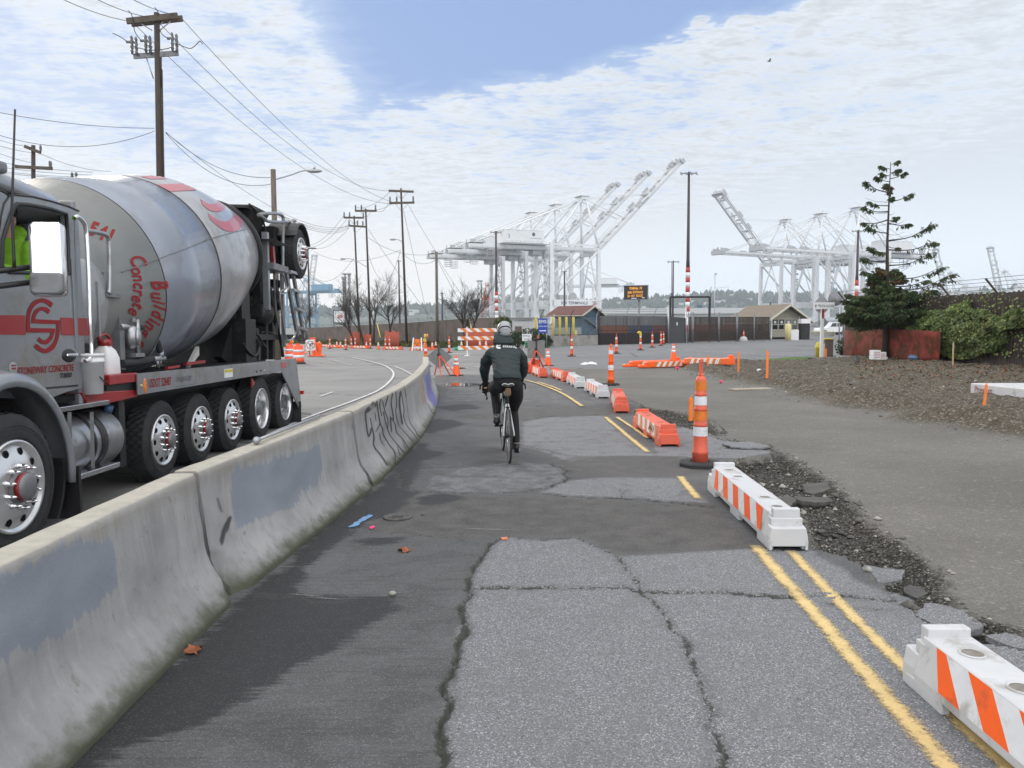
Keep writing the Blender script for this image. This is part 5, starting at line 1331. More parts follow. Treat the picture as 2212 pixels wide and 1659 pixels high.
m_.cyl((-.8,tw.y,tw.z),(.8,tw.y,tw.z),.10,n=12);m_.bar((0,LY(14.3),2.2),(0,tw.y,tw.z),.14);m_.box((.45,tw.y-.45,tw.z+.05),(.5,.5,.8));build(m_,'tag_axle_arm',MT['black_metal'],truck)
hx=1.17
def tess(polys3):
 fs=tess_faces=tessellate_polygon(polys3)
 vs=[v for p in polys3 for v in p]
 return vs,[tuple(f)for f in fs]
outer=[(-130,500),(-90,440),(-40,416),(0,411),(19,423),(32,420.5),(71,424.5),(110,434),(148,446),(168,456),(172,520),(177,620),(182,720),(183,775),(178,838),(145,846),(120,856),(86,864),(60,862),(-20,858),(-130,850)]
win=[(3,577),(4,519),(15,484),(28,449),(36,440.5),(59,442),(107,451),(142,462),(146,520),(148,592),(80,590),(20,588)]
po=[TS(a,b,XC)for a,b in outer];pw=[TS(a,b,XC)for a,b in win]
vs,fs=tess([po,pw]);n=len(vs)
m_=MB();m_.add(vs,fs);m_.add([v-Vector((.05,0,0))for v in vs],[tuple(reversed(f))for f in fs])
o0=0
for ring_,base in((po,0),(pw,len(po))):
 k=len(ring_)
 for i in range(k):
  j=(i+1)%k;m_.f.append((base+i,base+j,n+base+j,n+base+i));m_.m.append(0);m_.s.append(False)
door=build(m_,'door_panel',MT['silver_paint'],truck)
fr_=MB();pf=[v+Vector((.004,0,0))for v in pw];cen=sum(pf,Vector())/len(pf)
fr_.tube(pf+[pf[0]],.018,6,cap=False);build(fr_,'window_gasket',MT['black_plastic'],door)
for pts in([(-20,417),(0,411),(12,417),(19.6,424),(32,421),(71,425),(110,434.5),(148,446),(170,456)],[(19.6,424),(8,440),(2,465),(-3,500)],[(70,840.5),(120,836.5),(167,832.6)]):
 g_=MB();g_.tube([TS(a,b,XC)+Vector((.001,0,0))for a,b in pts],.009,6);build(g_,'door_seam',MT['black_plastic'],door)
g_=MB();g_.bar(TS(155,560,XC)+Vector((.0,0,0)),TS(165,752,XC),.02,.05);g_.bar(TS(162,470,XC),TS(168,745,XC)+Vector((-.004,0,0)),.012,.03);build(g_,'door_crease',MT['silver_paint'],door)
def SP(a,b):return TS(a,b,XC)+Vector((.004,0,0))
def side_poly(name,polys,material,off=.004):
 m_=MB()
 for p in polys:m_.add([TS(a,b,XC)+Vector((off,0,0))for a,b in p],[tuple(range(len(p)))])
 return build(m_,name,MT[material],door)
zc_=lambda a,b:(a*.26759,384.7+b*.26759)
zl=lambda pts:[zc_(*p)for p in pts]
side_poly('red_band',[zl([(-200,1105),(198,1108),(205,1265),(-200,1260)])],'red_paint');side_poly('red_band',[zl([(485,1125),(700,1132),(712,1272),(492,1268)])],'red_paint')
def band(pts_out,pts_in,material='red_ink',name='emblem'):
 vs,fs=strip_px(pts_out,pts_in,28);m_=MB();m_.add([TS(a,b,XC)+Vector((.005,0,0))for a,b in vs],fs);build(m_,name,MT[material],door)
band(zl([(425,1010),(390,985),(330,970),(260,1000),(220,1070),(208,1150),(210,1243)]),zl([(410,1045),(380,1020),(330,1003),(275,1035),(245,1090),(238,1150),(240,1212)]))
band(zl([(402,1068),(370,1043),(325,1040),(280,1065),(258,1110),(252,1167)]),zl([(385,1098),(360,1075),(325,1070),(300,1090),(285,1115),(282,1140)]))
side_poly('emblem',[zl([(252,1138),(480,1148),(480,1180),(250,1170)])],'red_ink',.006);side_poly('emblem',[zl([(210,1210),(440,1214),(440,1246),(210,1246)])],'red_ink',.006)
band(zl([(478,1150),(480,1230),(465,1310),(430,1380),(370,1413),(310,1395),(270,1360)]),zl([(452,1150),(452,1225),(438,1300),(405,1350),(365,1378),(325,1365),(290,1335)]))
band(zl([(440,1214),(430,1270),(410,1310),(370,1343),(330,1335),(298,1310)]),zl([(410,1220),(405,1260),(390,1285),(365,1308),(340,1305),(313,1282)]))
tx=MB();o_=TS(101,797.5,XC);text(tx,'STONEWAY CONCRETE',frame((SIDE+.006,o_.y,o_.z),(0,1,0),(0,0,1)),.1,0,width=TS(163,795,XC).y-TS(42,800,XC).y,height=.062,bold=.02);build(tx,'door_lettering',MT['red_ink'],door)
tx=MB();o_=TS(141,810.5,XC);text(tx,'T880',frame((SIDE+.008,o_.y,o_.z),(0,1,0),(0,0,1)),.1,0,width=.19,height=.045,shear=.25,bold=.03);build(tx,'door_badge',MT['black_plastic'],door)
m_=MB();o_=TS(28,796,XC);m_.lathe([(.055,0),(.05,.003),(0,.004)],20,0,Matrix.Translation((SIDE+.002,o_.y,o_.z))@Matrix.Rotation(math.pi/2,4,'Y'));m_.box((SIDE+.007,o_.y,o_.z),(.002,.05,.014),1);m_.box((SIDE+.007,o_.y,o_.z+.025),(.002,.06,.010),1);build(m_,'round_sticker',[MT['grey_wall'],MT['red_ink']],door)
m_=MB();o_=TS(149,768,XC);m_.ball((SIDE,o_.y,o_.z),(.02,.115,.062),20);build(m_,'handle_recess',MT['black_plastic'],door)
m_=MB();m_.box((SIDE+.025,o_.y+.01,o_.z+.005),(.02,.17,.028));build(m_,'door_handle',MT['chrome'],door,bevel=.008)
m_=MB();o_=TS(100,855,XC);m_.box((SIDE+.004,o_.y,o_.z),(.004,.07,.06));build(m_,'step_sticker',MT['paper'],door)
yr=TS(172,520,XC).y;yf=LY(5.15);zr=TS(100,431,XC).z
m_=MB();sec=lambda y,s_,dz:[Vector((x_*s_,y,z_+dz))for x_,z_ in((hx,zr-.02),(hx-.02,zr+.06),(hx-.10,zr+.15),(hx-.30,zr+.22),(hx-.6,zr+.25),(0,zr+.27),(-hx+.6,zr+.25),(-hx+.3,zr+.22),(-hx+.1,zr+.15),(-hx+.02,zr+.06),(-hx,zr-.02))]
m_.rings([sec(yf,.9,-.25),sec(yf+.3,.97,-.05),sec(yf+.7,1,.03),sec(yf+1.2,1,.0),sec(yr-.25,1,-.06),sec(yr-.06,.985,-.11),sec(yr+.02,.93,-.2)],0,True);build(m_,'cab_roof',MT['silver_paint'],truck)
m_=MB();m_.box((0,yr-.02,(zr+1.0)/2+.05),(hx*2-.04,.06,zr-.95));build(m_,'cab_back',MT['silver_paint'],truck,bevel=.02)
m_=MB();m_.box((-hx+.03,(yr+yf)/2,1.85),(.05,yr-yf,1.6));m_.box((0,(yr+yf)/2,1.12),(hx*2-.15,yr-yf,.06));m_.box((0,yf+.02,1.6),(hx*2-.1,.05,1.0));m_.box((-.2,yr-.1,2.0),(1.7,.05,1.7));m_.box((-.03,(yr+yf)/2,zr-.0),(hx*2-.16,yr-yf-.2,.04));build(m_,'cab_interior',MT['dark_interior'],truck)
m_=MB();m_.box((.82,LY(6.6),1.86),(.5,.5,.14));m_.box((.82,LY(6.92),2.15),(.5,.10,.75));build(m_,'seat',MT['black_plastic'],truck,bevel=.04)
m_=MB();a=TS(20,400,XC);m_.box((hx-.12,a.y-.35,zr+.16),(.25,.7,.10));build(m_,'sun_visor',MT['steel_grey'],truck,bevel=.03)
m_=MB();m_.rings([[Vector((x_*s_,LY(y_),z_*k))for x_,z_ in((.95,.95),(.95,1.5),(.75,1.72),(0,1.78),(-.75,1.72),(-.95,1.5),(-.95,.95))]for y_,s_,k in((4.05,.85,.88),(4.3,.92,.95),(5.2,1,1.0))],0,False);build(m_,'hood',MT['silver_paint'],truck,bevel=.04)
m_=MB();m_.box((0,LY(4.0),.55),(2.4,.25,.42));build(m_,'front_bumper',MT['chrome'],truck,bevel=.05)
m_=MB();wc=Vector((0,LY(5.72),.555));rs=[]
for i in range(19):
 a=R(-8+172*i/18);r_=.70+.05*math.sin(a)**2
 rs.append([wc+Vector((x_,(r_+e)*math.cos(a)*1.06,(r_+e)*math.sin(a)*1.08))for x_,e in((1.50,-.05),(1.505,.0),(1.46,.05),(1.30,.075),(1.0,.07),(1.0,.03),(1.3,.03),(1.44,.01),(1.47,-.05))])
m_.rings(rs,0,True);build(m_,'front_fender',MT['silver_paint'],truck)
m_=MB();rs=[]
for i in range(9):
 a=R(-35+45*i/8);rs.append([wc+Vector((x_,r2*math.cos(a)*1.04,r2*math.sin(a)))for x_,r2 in((1.45,.66),(1.0,.66),(1.0,.63),(1.45,.63))])
m_.rings(rs,0,False);m_.box((1.25,TS(112,960,-3.95).y,.35),(.5,.03,.45));build(m_,'splash_guard',MT['black_plastic'],truck)
XM=-3.62
mc=TRI@P(104,561,6.0);mw,mh=.118,.285
def rrect(w_,h_,r_,n=6):return[(sx_*(w_-r_)+r_*math.cos(t),sz_*(h_-r_)+r_*math.sin(t))for sx_,sz_,t0 in((1,1,0),(-1,1,90),(-1,-1,180),(1,-1,270))for t in[R(t0+90*i/n)for i in range(n+1)]]
MR=Matrix.Translation(mc)@Matrix.Rotation(R(16),4,'Z')
m_=MB();m_.rings([[MR@Vector((u*s_,-dy,v*(1-(1-s_)*.5)))for u,v in rrect(mw,mh,.045)]for dy,s_ in((-.07,.96),(-.05,1.0),(.02,1.0),(.05,.96),(.066,.86),(.072,.6))],0,True)
mir=build(m_,'mirror',MT['chrome'],truck)
m_=MB();m_.rings([[MR@Vector((u,-dy,v-.187))for u,v in rrect(mw*k2,.085*k2,.03)]for dy,k2 in((.055,1.0),(.078,.95),(.084,.8))],0,True);build(m_,'mirror_foot_reflection',MT['steel_grey'],mir)  # lower convex piece coloured grey for a dark reflection in the chrome
m_=MB()
for y_ in(583,616):m_.tube([TRI@P(-70,y_+14,5.7),TRI@P(0,y_+2,5.9),TRI@P(72,y_-7,6.0)],.022,8)
build(m_,'mirror_arm',MT['black_plastic'],truck)
m_=MB();a0=TRI@P(31,578,5.9);m_.tube([a0,a0+Vector((0,0,.06)),a0+Vector((0,0,.42)),TRI@P(32.5,236,5.9)],[.014,.012,.010,.007],8);build(m_,'aerial',MT['black_plastic'],truck)
def tubes(name,lists,r_,material,n=10):
 m_=MB()
 for X,pts in lists:m_.tube(smoothpath([TS(a,b,X)for a,b in pts],6),r_,n)
 return build(m_,name,MT[material],truck)
tubes('cab_grab_handle',[(-3.97,[(160,471),(168,468),(180,480),(186,500),(190,570),(194,680),(198,760),(193,775),(184,781)])],.020,'chrome')
tubes('tank_guard',[(-4.2,[(188,498),(215,503),(232,511),(236,540),(236,620),(234,634)])],.024,'tank_alloy')
wt=TS(197,650,-4.2);WR=.44
m_=MB();MW=Matrix.Translation((0,wt.y+.1,wt.z))@Matrix.Rotation(math.pi/2,4,'Y')
m_.lathe([(0,-1.02),(WR*.6,-.98),(WR,-.86),(WR,.86),(WR*.97,.92),(WR*.8,.98),(WR*.4,1.015),(0,1.02)],40,0,MW);wtk=build(m_,'water_tank',MT['drum_paint'],truck)
tx=MB();text(tx,'541',frame((.985,wt.y+.12,wt.z-.14),(0,1,0),(0,0,1)),.2,0,width=.42,height=.20,bold=.02);build(tx,'tank_number',MT['red_ink'],wtk)
for k in(-.2,.2):m_=MB();m_.lathe([(WR+.006,k-.03),(WR+.006,k+.03)],40,0,MW);build(m_,'tank_strap',MT['steel_grey'],wtk)
m_=MB();m_.bar((1.0,wt.y+.12,wt.z+.2),(1.0,wt.y+.12,wt.z-.35),.03,.07);build(m_,'sight_gauge',MT['steel_galv'],wtk)
m_=MB();a,b=TS(247,590,-4.3),TS(247,800,-4.3);m_.box((a.x,a.y,(a.z+b.z)/2),(.12,.10,a.z-b.z));m_.bar(TS(192,592,-4.3),TS(245,590,-4.3),.03);m_.cyl(TS(252,588,-4.28),TS(252,638,-4.28),.035,n=12);m_.box(TS(225,638,-4.3),(.2,.3,.04));build(m_,'tank_post',MT['steel_grey'],truck)
m_=MB();pc=TS(281,728,-4.25);m_.ball(pc,(.10,.085,.15),20);m_.cyl(pc+Vector((.06,.05,-.2)),pc+Vector((.06,.05,.2)),.03,n=12);m_.box(pc+Vector((0,.02,.19)),(.14,.18,.05));m_.box(pc+Vector((0,.02,-.2)),(.2,.2,.04));m_.cyl(TS(258,706,-4.25),TS(296,706,-4.25),.035,n=12);m_.cyl(TS(285,690,-4.25),TS(285,708,-4.25),.02,n=8);m_.ball(pc+Vector((.09,0,0)),(.03,.05,.1),14);build(m_,'pump',MT['tank_alloy'],truck)
tubes('pump_hose',[(-4.2,[(296,707),(315,708),(332,722),(342,745),(346,760)])],.035,'rubber');tubes('feed_hose',[(-4.2,[(262,786),(290,783),(318,778),(328,775)])],.045,'rubber')
m_=MB();m_.cyl(TS(347,757,-4.2),TS(348,772,-4.2),.035,n=12);m_.cyl(TS(326,776,-4.2),TS(354,774,-4.2),.032,n=12);m_.cyl(TS(346,768,-4.2),TS(346,790,-4.2),.02,n=8);m_.cyl(TS(338,776,-4.2),TS(342,795,-4.2),.02,n=8);build(m_,'pipe_fitting',MT['steel_galv'],truck)
m_=MB();m_.bar(TS(400,786,-4.3),TS(440,781,-4.3),.05,.04);m_.bar(TS(360,795,-4.15),TS(385,791,-4.15),.04,.03);build(m_,'deck_bracket',MT['red_paint'],truck)
m_=MB();m_.prism([(0,0),(.34,.16),(.34,.28),(.05,.06)],.05,Matrix(((0,0,1,.9),(1,0,0,TS(408,785,-4.3).y),(0,1,0,ztop)))if False else Matrix(((0,0,1,.9),(1,0,0,TS(408,785,-4.3).y),(0,1,0,ztop),(0,0,0,1))));build(m_,'chute_bracket',MT['pale_concrete'],truck)
m_=MB();a,b=TS(178,848,-4.05),TS(297,850,-4.05)
m_.prism([(a.y,a.z),(b.y,TS(297,842,-4.05).z),(b.y,TS(297,857,-4.05).z),(TS(215,876,-4.05).y,TS(215,876,-4.05).z),(TS(190,874,-4.05).y,TS(190,874,-4.05).z)],.45,Matrix(((0,0,1,.95),(1,0,0,0),(0,1,0,0),(0,0,0,1))));build(m_,'step_fender',MT['red_paint'],truck,bevel=.01)
m_=MB();a,b=TS(234,808,-4.03),TS(297,838,-4.03);m_.box((.95,(a.y+b.y)/2,(TS(265,810,-4.03).z+TS(265,826,-4.03).z)/2),(.5,b.y-a.y,.10),0);m_.box((.93,(a.y+b.y)/2,TS(265,840,-4.03).z),(.48,b.y-a.y,.12),1);build(m_,'battery_box',[MT['red_paint'],MT['black_metal']],truck,bevel=.01)
m_=MB();a,b=TS(115,940,-4.02),TS(270,930,-4.02);tz=.66
MTk=Matrix.Translation((.92,0,tz))@Matrix.Rotation(-math.pi/2,4,'X')
m_.lathe([(0,a.y-.02),(.22,a.y-.01),(.285,a.y+.03),(.295,a.y+.06),(.295,b.y-.06),(.285,b.y-.03),(.22,b.y),(0,b.y+.01)],36,0,MTk);ft=build(m_,'fuel_tank',MT['tank_alloy'],truck)
for yy in(TS(137,940,-4.0).y,TS(207,930,-4.0).y):m_=MB();m_.lathe([(.300,yy-.025),(.300,yy+.025)],36,0,MTk);build(m_,'tank_strap',MT['black_metal'],ft)
yy=TS(228,930,-4.0).y;m_=MB();m_.lathe([(.302,yy-.06),(.302,yy+.05)],36,0,MTk);build(m_,'tank_band',MT['black_plastic'],ft)
m_=MB();o_=TS(245,876,-4.1);m_.cyl((1.05,o_.y,tz+.25),(1.08,o_.y,tz+.33),.045,n=14);build(m_,'filler_cap',MT['barrow_blue'],ft)
for a,b,X,t in(((118,882),(235,873),-4.0,.045),((141,1040),(258,1003),-3.96,.05)):
 p0,p1=TS(*a,X),TS(*b,X);m_=MB();m_.box((p0.x-.14,(p0.y+p1.y)/2,(p0.z+p1.z)/2),(.30,p1.y-p0.y,t));build(m_,'cab_step',MT['alloy'],truck,bevel=.006)
m_=MB();a=TS(285,900,-4.0);m_.box((.75,a.y-.02,.75),(.75,.12,.85));build(m_,'wheel_guard',MT['black_metal'],truck)
for px_ in(150,198):m_=MB();m_.bar(TS(px_,890,-3.99),TS(px_+3,1010,-3.97),.03,.02);build(m_,'step_bracket',MT['steel_grey'],truck)
p=TRM@TS(204,846,-4.0);m_=MB();m_.lathe([(.095,0),(.112,.30),(.118,.30),(.118,.325),(.114,.325),(.116,.36),(.120,.36),(.120,.385),(.108,.385),(.10,.36),(.088,.02),(0,.015)],28)
bk=build(m_,'white_bucket',MT['bucket_white'],loc=(p.x-.02,p.y,p.z-.02));tag(bk,'white plastic bucket standing on the red step of the mixer truck','bucket')
m_=MB();m_.tube(smoothpath([(.12,-.08,.17),(.125,-.02,.12),(.125,.03,.115),(.11,.07,.10),(.08,.12,.05)],5),.006,6);build(m_,'bucket_cord',MT['black_plastic'],bk)
p=TRM@TS(238,800,-4.15);m_=MB();m_.rings([[Vector((u*s_,v*s_,z_))for u,v in rrect(.11,.13,.05)]for z_,s_ in((0,.95),(.02,1),(.18,.98),(.26,.75),(.31,.4),(.33,.3))],0,True)
jg=build(m_,'water_jug',MT['bucket_white'],loc=(p.x-.05,p.y,p.z-.06));jg.location=(jg.location.x-.05,jg.location.y+.10,jg.location.z);tag(jg,'white water jug with a red lid behind the bucket on the truck','jug')
m_=MB();m_.lathe([(.06,.31),(.065,.36),(.05,.38),(0,.38)],16);m_.tube(smoothpath([(0,-.06,.36),(0,-.1,.40),(0,.02,.43),(0,.12,.38),(0,.12,.28)],5),.018,8);build(m_,'jug_lid',MT['red_paint'],jg)
from mathutils.bvhtree import BVHTree
def organic(name,mb,material,voxel,parent=None,smooth=6,disp=None,mats=None):
 me=bpy.data.meshes.new(name);me.from_pydata(mb.v,[],mb.f);me.update()
 o=bpy.data.objects.new(name,me);COL.objects.link(o)
 r=o.modifiers.new('remesh','REMESH');r.mode='VOXEL';r.voxel_size=voxel
 s=o.modifiers.new('smooth','SMOOTH');s.iterations=smooth;s.factor=.5
 dg=bpy.context.evaluated_depsgraph_get();dg.update()
 m2=bpy.data.meshes.new_from_object(o.evaluated_get(dg));o.modifiers.clear();o.data=m2;m2.name=name
 if disp:
  nn=[v.normal.copy()for v in m2.vertices]
  for v,n_ in zip(m2.vertices,nn):v.co+=n_*disp(v.co)
 for p in m2.polygons:p.use_smooth=True
 m2.materials.clear();m2.materials.append(material);m2.update()
 if parent is not None:o.parent=parent
 return o
def limb(mb,pts,rs,n=14,sub=5):
 p=smoothpath(pts,sub);k=len(pts)-1;r_=[]
 for i in range(len(p)):t=i/sub;j=min(int(t),k-1);f=t-j;r_.append(rs[j]*(1-f)+rs[j+1]*f)
 mb.tube(p,r_,n);mb.ball(p[0],r_[0]*.98,n);mb.ball(p[-1],r_[-1]*.98,n)
def ellring(c,rx,ry,up,fw,n=22,pw=1.0):
 rt=Vector((1,0,0))
 return[Vector(c)+rt*(rx*math.copysign(abs(math.cos(a))**pw,math.cos(a)))+Vector(fw)*(ry*math.copysign(abs(math.sin(a))**pw,math.sin(a)))for a in[2*math.pi*i/n for i in range(n)]]
def hand(mb,wrist,d,curl_ax,side,k=1.0):
 d=Vector(d).normalized();cu=Vector(curl_ax).normalized();sd=d.cross(cu).normalized()
 pal=Vector(wrist)+d*.045*k
 mb.tube([Vector(wrist),Vector(wrist)+d*.03*k,Vector(wrist)+d*.085*k],[.028*k,.036*k,.034*k],10);mb.ball(pal,(.036*k,.036*k,.03*k),10)
 for i,L in enumerate((.068,.078,.072,.056)):
  b=Vector(wrist)+d*.085*k+sd*(.027-.018*i)*k
  mb.tube([b,b+(d*.8+cu*.5)*L*.42*k,b+(d*.5+cu*1.25)*L*.62*k,b+(cu*1.5-d*.15)*L*.62*k],[.0105*k,.010*k,.009*k,.008*k],8)
 b=Vector(wrist)+d*.035*k+sd*.032*k*side
 mb.tube([b,b+(sd*side*.6+d*.6)*.035*k,b+(sd*side*.4+d*.8+cu*.6)*.06*k],[.012*k,.011*k,.009*k],8)
bike=thing('road_bicycle','black road bicycle with white seat stays, ridden away along the bike lane','bicycle',(-.042,9.32,surf_z(-.04,9.32)),R(5))
defm('frame_green',(.015,.05,.045),.3,.2,.2,coat=.4);defm('frame_white',(.62,.64,.66),.35,0,.05,coat=.3);defm('tan_leather',(.16,.10,.05),.7,0,.2)
RA,FA,BBp=Vector((0,0,.34)),Vector((0,1.0,.34)),Vector((0,.41,.27))
SC_,ST=Vector((0,.24,.74)),Vector((0,.195,.93));HT,HB=Vector((0,.77,.86)),Vector((0,.82,.72))
def bwheel(c,label):
 M=Matrix.Translation(c)@Matrix.Rotation(math.pi/2,4,'Y');m_=MB()
 m_.lathe([(.340+.0-.026+.014*math.cos(a),.0135*math.sin(a))for a in[2*math.pi*i/10 for i in range(10)]]if False else[(.338-.012+.013*math.cos(2*math.pi*i/10),.013*math.sin(2*math.pi*i/10))for i in range(11)],56,0,M)
 w_=build(m_,'wheel',MT['rubber'],bike)
 m_=MB();m_.lathe([(.316,-.011),(.300,-.010),(.292,0),(.300,.010),(.316,.011)],56,0,M);build(m_,'rim',MT['alloy'],w_)
 m_=MB();m_.cyl(c+Vector((-.05,0,0)),c+Vector((.05,0,0)),.02,n=10);build(m_,'hub',MT['black_metal'],w_)
 m_=MB()
 for i in range(24):
  a=2*math.pi*i/24;sd=.03 if i%2 else-.03;m_.tube([c+Vector((sd,.02*math.cos(a+.5),.02*math.sin(a+.5))),c+Vector((0,.298*math.cos(a),.298*math.sin(a)))],.0016,4)
 build(m_,'spokes',MT['alloy'],w_)
bwheel(RA,'rear');bwheel(FA,'front')
m_=MB();m_.tube([BBp,SC_,ST],[.017,.015,.0135],10);m_.tube([SC_+Vector((0,.02,-.02)),HT],.015,10);m_.tube([BBp,HB],.021,10);m_.tube([HB,HT,HT+Vector((0,-.02,.05))],.019,10);m_.ball(BBp,.03,12)
for s_ in(-1,1):m_.tube([BBp+Vector((.03*s_,-.03,0)),RA+Vector((.062*s_,0,0))],.011,8)
fr0=build(m_,'frame',MT['frame_green'],bike)
for s_ in(-1,1):
 m_=MB();m_.tube(smoothpath([SC_+Vector((.012*s_,-.02,-.03)),SC_+Vector((.032*s_,-.08,-.14)),RA+Vector((.060*s_,.02,.05)),RA+Vector((.062*s_,0,0))],5),.0105,8);build(m_,'seat_stay',MT['frame_white'],bike)
m_=MB()
for s_ in(-1,1):m_.tube(smoothpath([HB+Vector((.03*s_,.01,-.02)),HB+Vector((.042*s_,.05,-.12)),FA+Vector((.05*s_,0,0))],5),.011,8)
m_.ball(HB+Vector((0,.01,-.01)),(.045,.02,.02));build(m_,'fork',MT['black_metal'],bike)
m_=MB();BW=.225;sp=HT+Vector((0,.09,.06));m_.tube([HT+Vector((0,-.02,.06)),sp],.017,8)
path=[(-BW,.74,.735),(-BW,.82,.72),(-BW,.92,.75),(-BW,.96,.84),(-BW,.93,.91),(-BW+.03,sp.y,sp.z),(-.08,sp.y,sp.z),(.08,sp.y,sp.z),(BW-.03,sp.y,sp.z),(BW,.93,.91),(BW,.96,.84),(BW,.92,.75),(BW,.82,.72),(BW,.74,.735)]
m_.tube(smoothpath(path,5),.0155,10)
for s_ in(-1,1):m_.tube([(s_*BW,.93,.91),(s_*BW,1.0,.94),(s_*BW,1.02,.97)],[.018,.02,.016],8);m_.tube([(s_*BW,1.0,.92),(s_*BW,.99,.82),(s_*BW,.95,.78)],.008,6)
build(m_,'handlebar',MT['black_plastic'],bike)
m_=MB();m_.rings([[Vector((x_*wd,y_,z_-.012*abs(x_)**2))for x_ in[math.cos(2*math.pi*i/20)for i in range(20)]for z_ in[0]]for wd,y_ in((.0,0),)]if False else[[Vector((wd*math.cos(2*math.pi*i/20),y_,.955+hh*math.sin(2*math.pi*i/20)-.02*(1-(wd/.075))))for i in range(20)]for y_,wd,hh in((.06,.045,.012),(.07,.072,.02),(.11,.074,.022),(.20,.045,.02),(.30,.022,.016),(.33,.014,.01))],0,True);build(m_,'saddle',MT['black_plastic'],bike)
m_=MB();m_.tube(smoothpath([(-.074,.075,.955),(-.055,.062,.975),(-.02,.06,.972),(0,.062,.965),(.02,.06,.972),(.055,.062,.975),(.074,.075,.955)],5),.006,8);build(m_,'saddle_trim',MT['frame_white'],bike)
m_=MB();m_.rings([[Vector((x_*s_,.06+y_,z))for x_,y_ in((-.04,0),(.04,0),(.03,.12),(-.03,.12))]for z,s_ in((.82,.7),(.86,1.0),(.92,.8))],0,False);build(m_,'saddle_bag',MT['tan_leather'],bike,bevel=.012)
m_=MB();m_.lathe([(.10,-.004),(.10,.004)],28,0,Matrix.Translation(BBp+Vector((.05,0,0)))@Matrix.Rotation(math.pi/2,4,'Y'));m_.bar(BBp+Vector((.07,0,0)),BBp+Vector((.075,.02,-.17)),.014,.025);m_.bar(BBp+Vector((-.07,0,0)),BBp+Vector((-.075,-.02,.17)),.014,.025);build(m_,'crankset',MT['black_metal'],bike)
for s_ in(-1,1):m_=MB();m_.box(BBp+Vector((s_*.125,.02*s_,-.17*s_)),(.095,.06,.02));build(m_,'pedal',MT['alloy'],bike)
m_=MB();m_.lathe([(.05,0),(.045,.012),(.03,.03)],20,0,Matrix.Translation(RA+Vector((.02,0,0)))@Matrix.Rotation(math.pi/2,4,'Y'));m_.bar(RA+Vector((.05,.02,-.02)),RA+Vector((.05,.05,-.12)),.012,.05);m_.bar(SC_+Vector((0,-.04,-.13)),SC_+Vector((0,-.06,-.10)),.05,.03);build(m_,'derailleur',MT['black_metal'],bike)
m_=MB();m_.box(SC_+Vector((0,-.03,-.09)),(.05,.05,.06));build(m_,'brake',MT['black_metal'],bike)
ride=thing('person','cyclist in dark green hooded jacket, black tights and grey helmet riding away','person',bike.location,R(5))
HIP,SHO,NECK,HEAD=Vector((0,.24,.99)),Vector((0,.565,1.345)),Vector((0,.63,1.45)),Vector((.012,.70,1.60))
LSH,RSH=Vector((-.165,.56,1.325)),Vector((.165,.56,1.325))
LEL,REL=Vector((-.255,.70,1.10)),Vector((.255,.70,1.10))
LWR,RWR=Vector((-.232,.895,.95)),Vector((.232,.895,.95))
LK,RK=Vector((-.125,.66,.84)),Vector((.105,.56,.60));LA,RA_=Vector((-.125,.325,.53)),Vector((.125,.36,.185))
body=MB()
body.rings([ellring(HIP+Vector((0,0,-.08)),.15,.11,0,(0,1,0)),ellring(HIP+Vector((0,.03,.06)),.15,.105,0,(0,.9,-.3)),ellring(HIP.lerp(SHO,.5),.135,.095,0,(0,.75,-.6)),ellring(SHO,.16,.09,0,(0,.75,-.6)),ellring(SHO+Vector((0,.03,.06)),.08,.06,0,(0,.8,-.5))])
limb(body,[SHO+Vector((0,.02,.03)),NECK,HEAD+Vector((0,-.03,-.08))],[.06,.055,.055])
body.ball(HEAD,(.075,.095,.11),18);body.ball(HEAD+Vector((0,.06,-.07)),(.05,.05,.05),12);body.ball(HEAD+Vector((0,.105,-.02)),(.013,.022,.022),8)
for s_ in(-1,1):body.ball(HEAD+Vector((s_*.078,.005,-.025)),(.012,.022,.034),8)
for a,b,c in((LSH,LEL,LWR),(RSH,REL,RWR)):limb(body,[a,b,c],[.052,.042,.028])
for s_,k,an in((-1,LK,LA),(1,RK,RA_)):limb(body,[HIP+Vector((s_*.085,.0,-.03)),k,an],[.085,.058,.04]);body.tube([an,an+Vector((0,.03,-.05)),an+Vector((0,.16,-.07))],[.036,.042,.03],10)
for s_,w_ in((-1,LWR),(1,RWR)):hand(body,w_,(0,.5,-.75),(0,-.6,-.45),-s_,.85)
organic('body',body,MT['skin'],.011,ride,4)
def fold(c):return .004*mnoise.noise((c.x*7,c.y*9,c.z*26))+.008*mnoise.noise((c.x*4+7,c.y*5,c.z*13+c.x*6))-.009*abs(mnoise.noise((c.x*5,c.y*5,c.z*26+c.x*9)))+.003*mnoise.noise((c.x*20,c.y*20,c.z*48))
defm('jacket_green',(.010,.0225,.026),.62,0,.2,5,bump=.25,bscale=50);defm('tights',(.005,.0055,.0065),.8,0,.25,12,bump=.2,bscale=60);defm('shoe_black',(.008,.008,.010),.45,0,.2);defm('sock_grey',(.22,.22,.23),.8)
jk=MB();d_=(0,.75,-.62)
jk.rings([ellring((0,.20,1.015),.182,.145,0,(0,.97,-.2)),ellring((0,.215,1.06),.180,.142,0,(0,.95,-.3)),ellring((0,.29,1.14),.172,.13,0,(0,.85,-.5)),ellring((0,.38,1.22),.180,.128,0,d_),ellring((0,.47,1.295),.198,.125,0,d_),ellring((0,.54,1.35),.200,.112,0,d_),ellring((0,.585,1.395),.155,.095,0,d_),ellring((0,.62,1.43),.09,.075,0,d_)])
for a,b,c in((LSH,LEL,LWR),(RSH,REL,RWR)):limb(jk,[a,a.lerp(b,.5)+Vector((math.copysign(.02,a.x),-.005,.02)),b,c],[.083,.080,.066,.043])
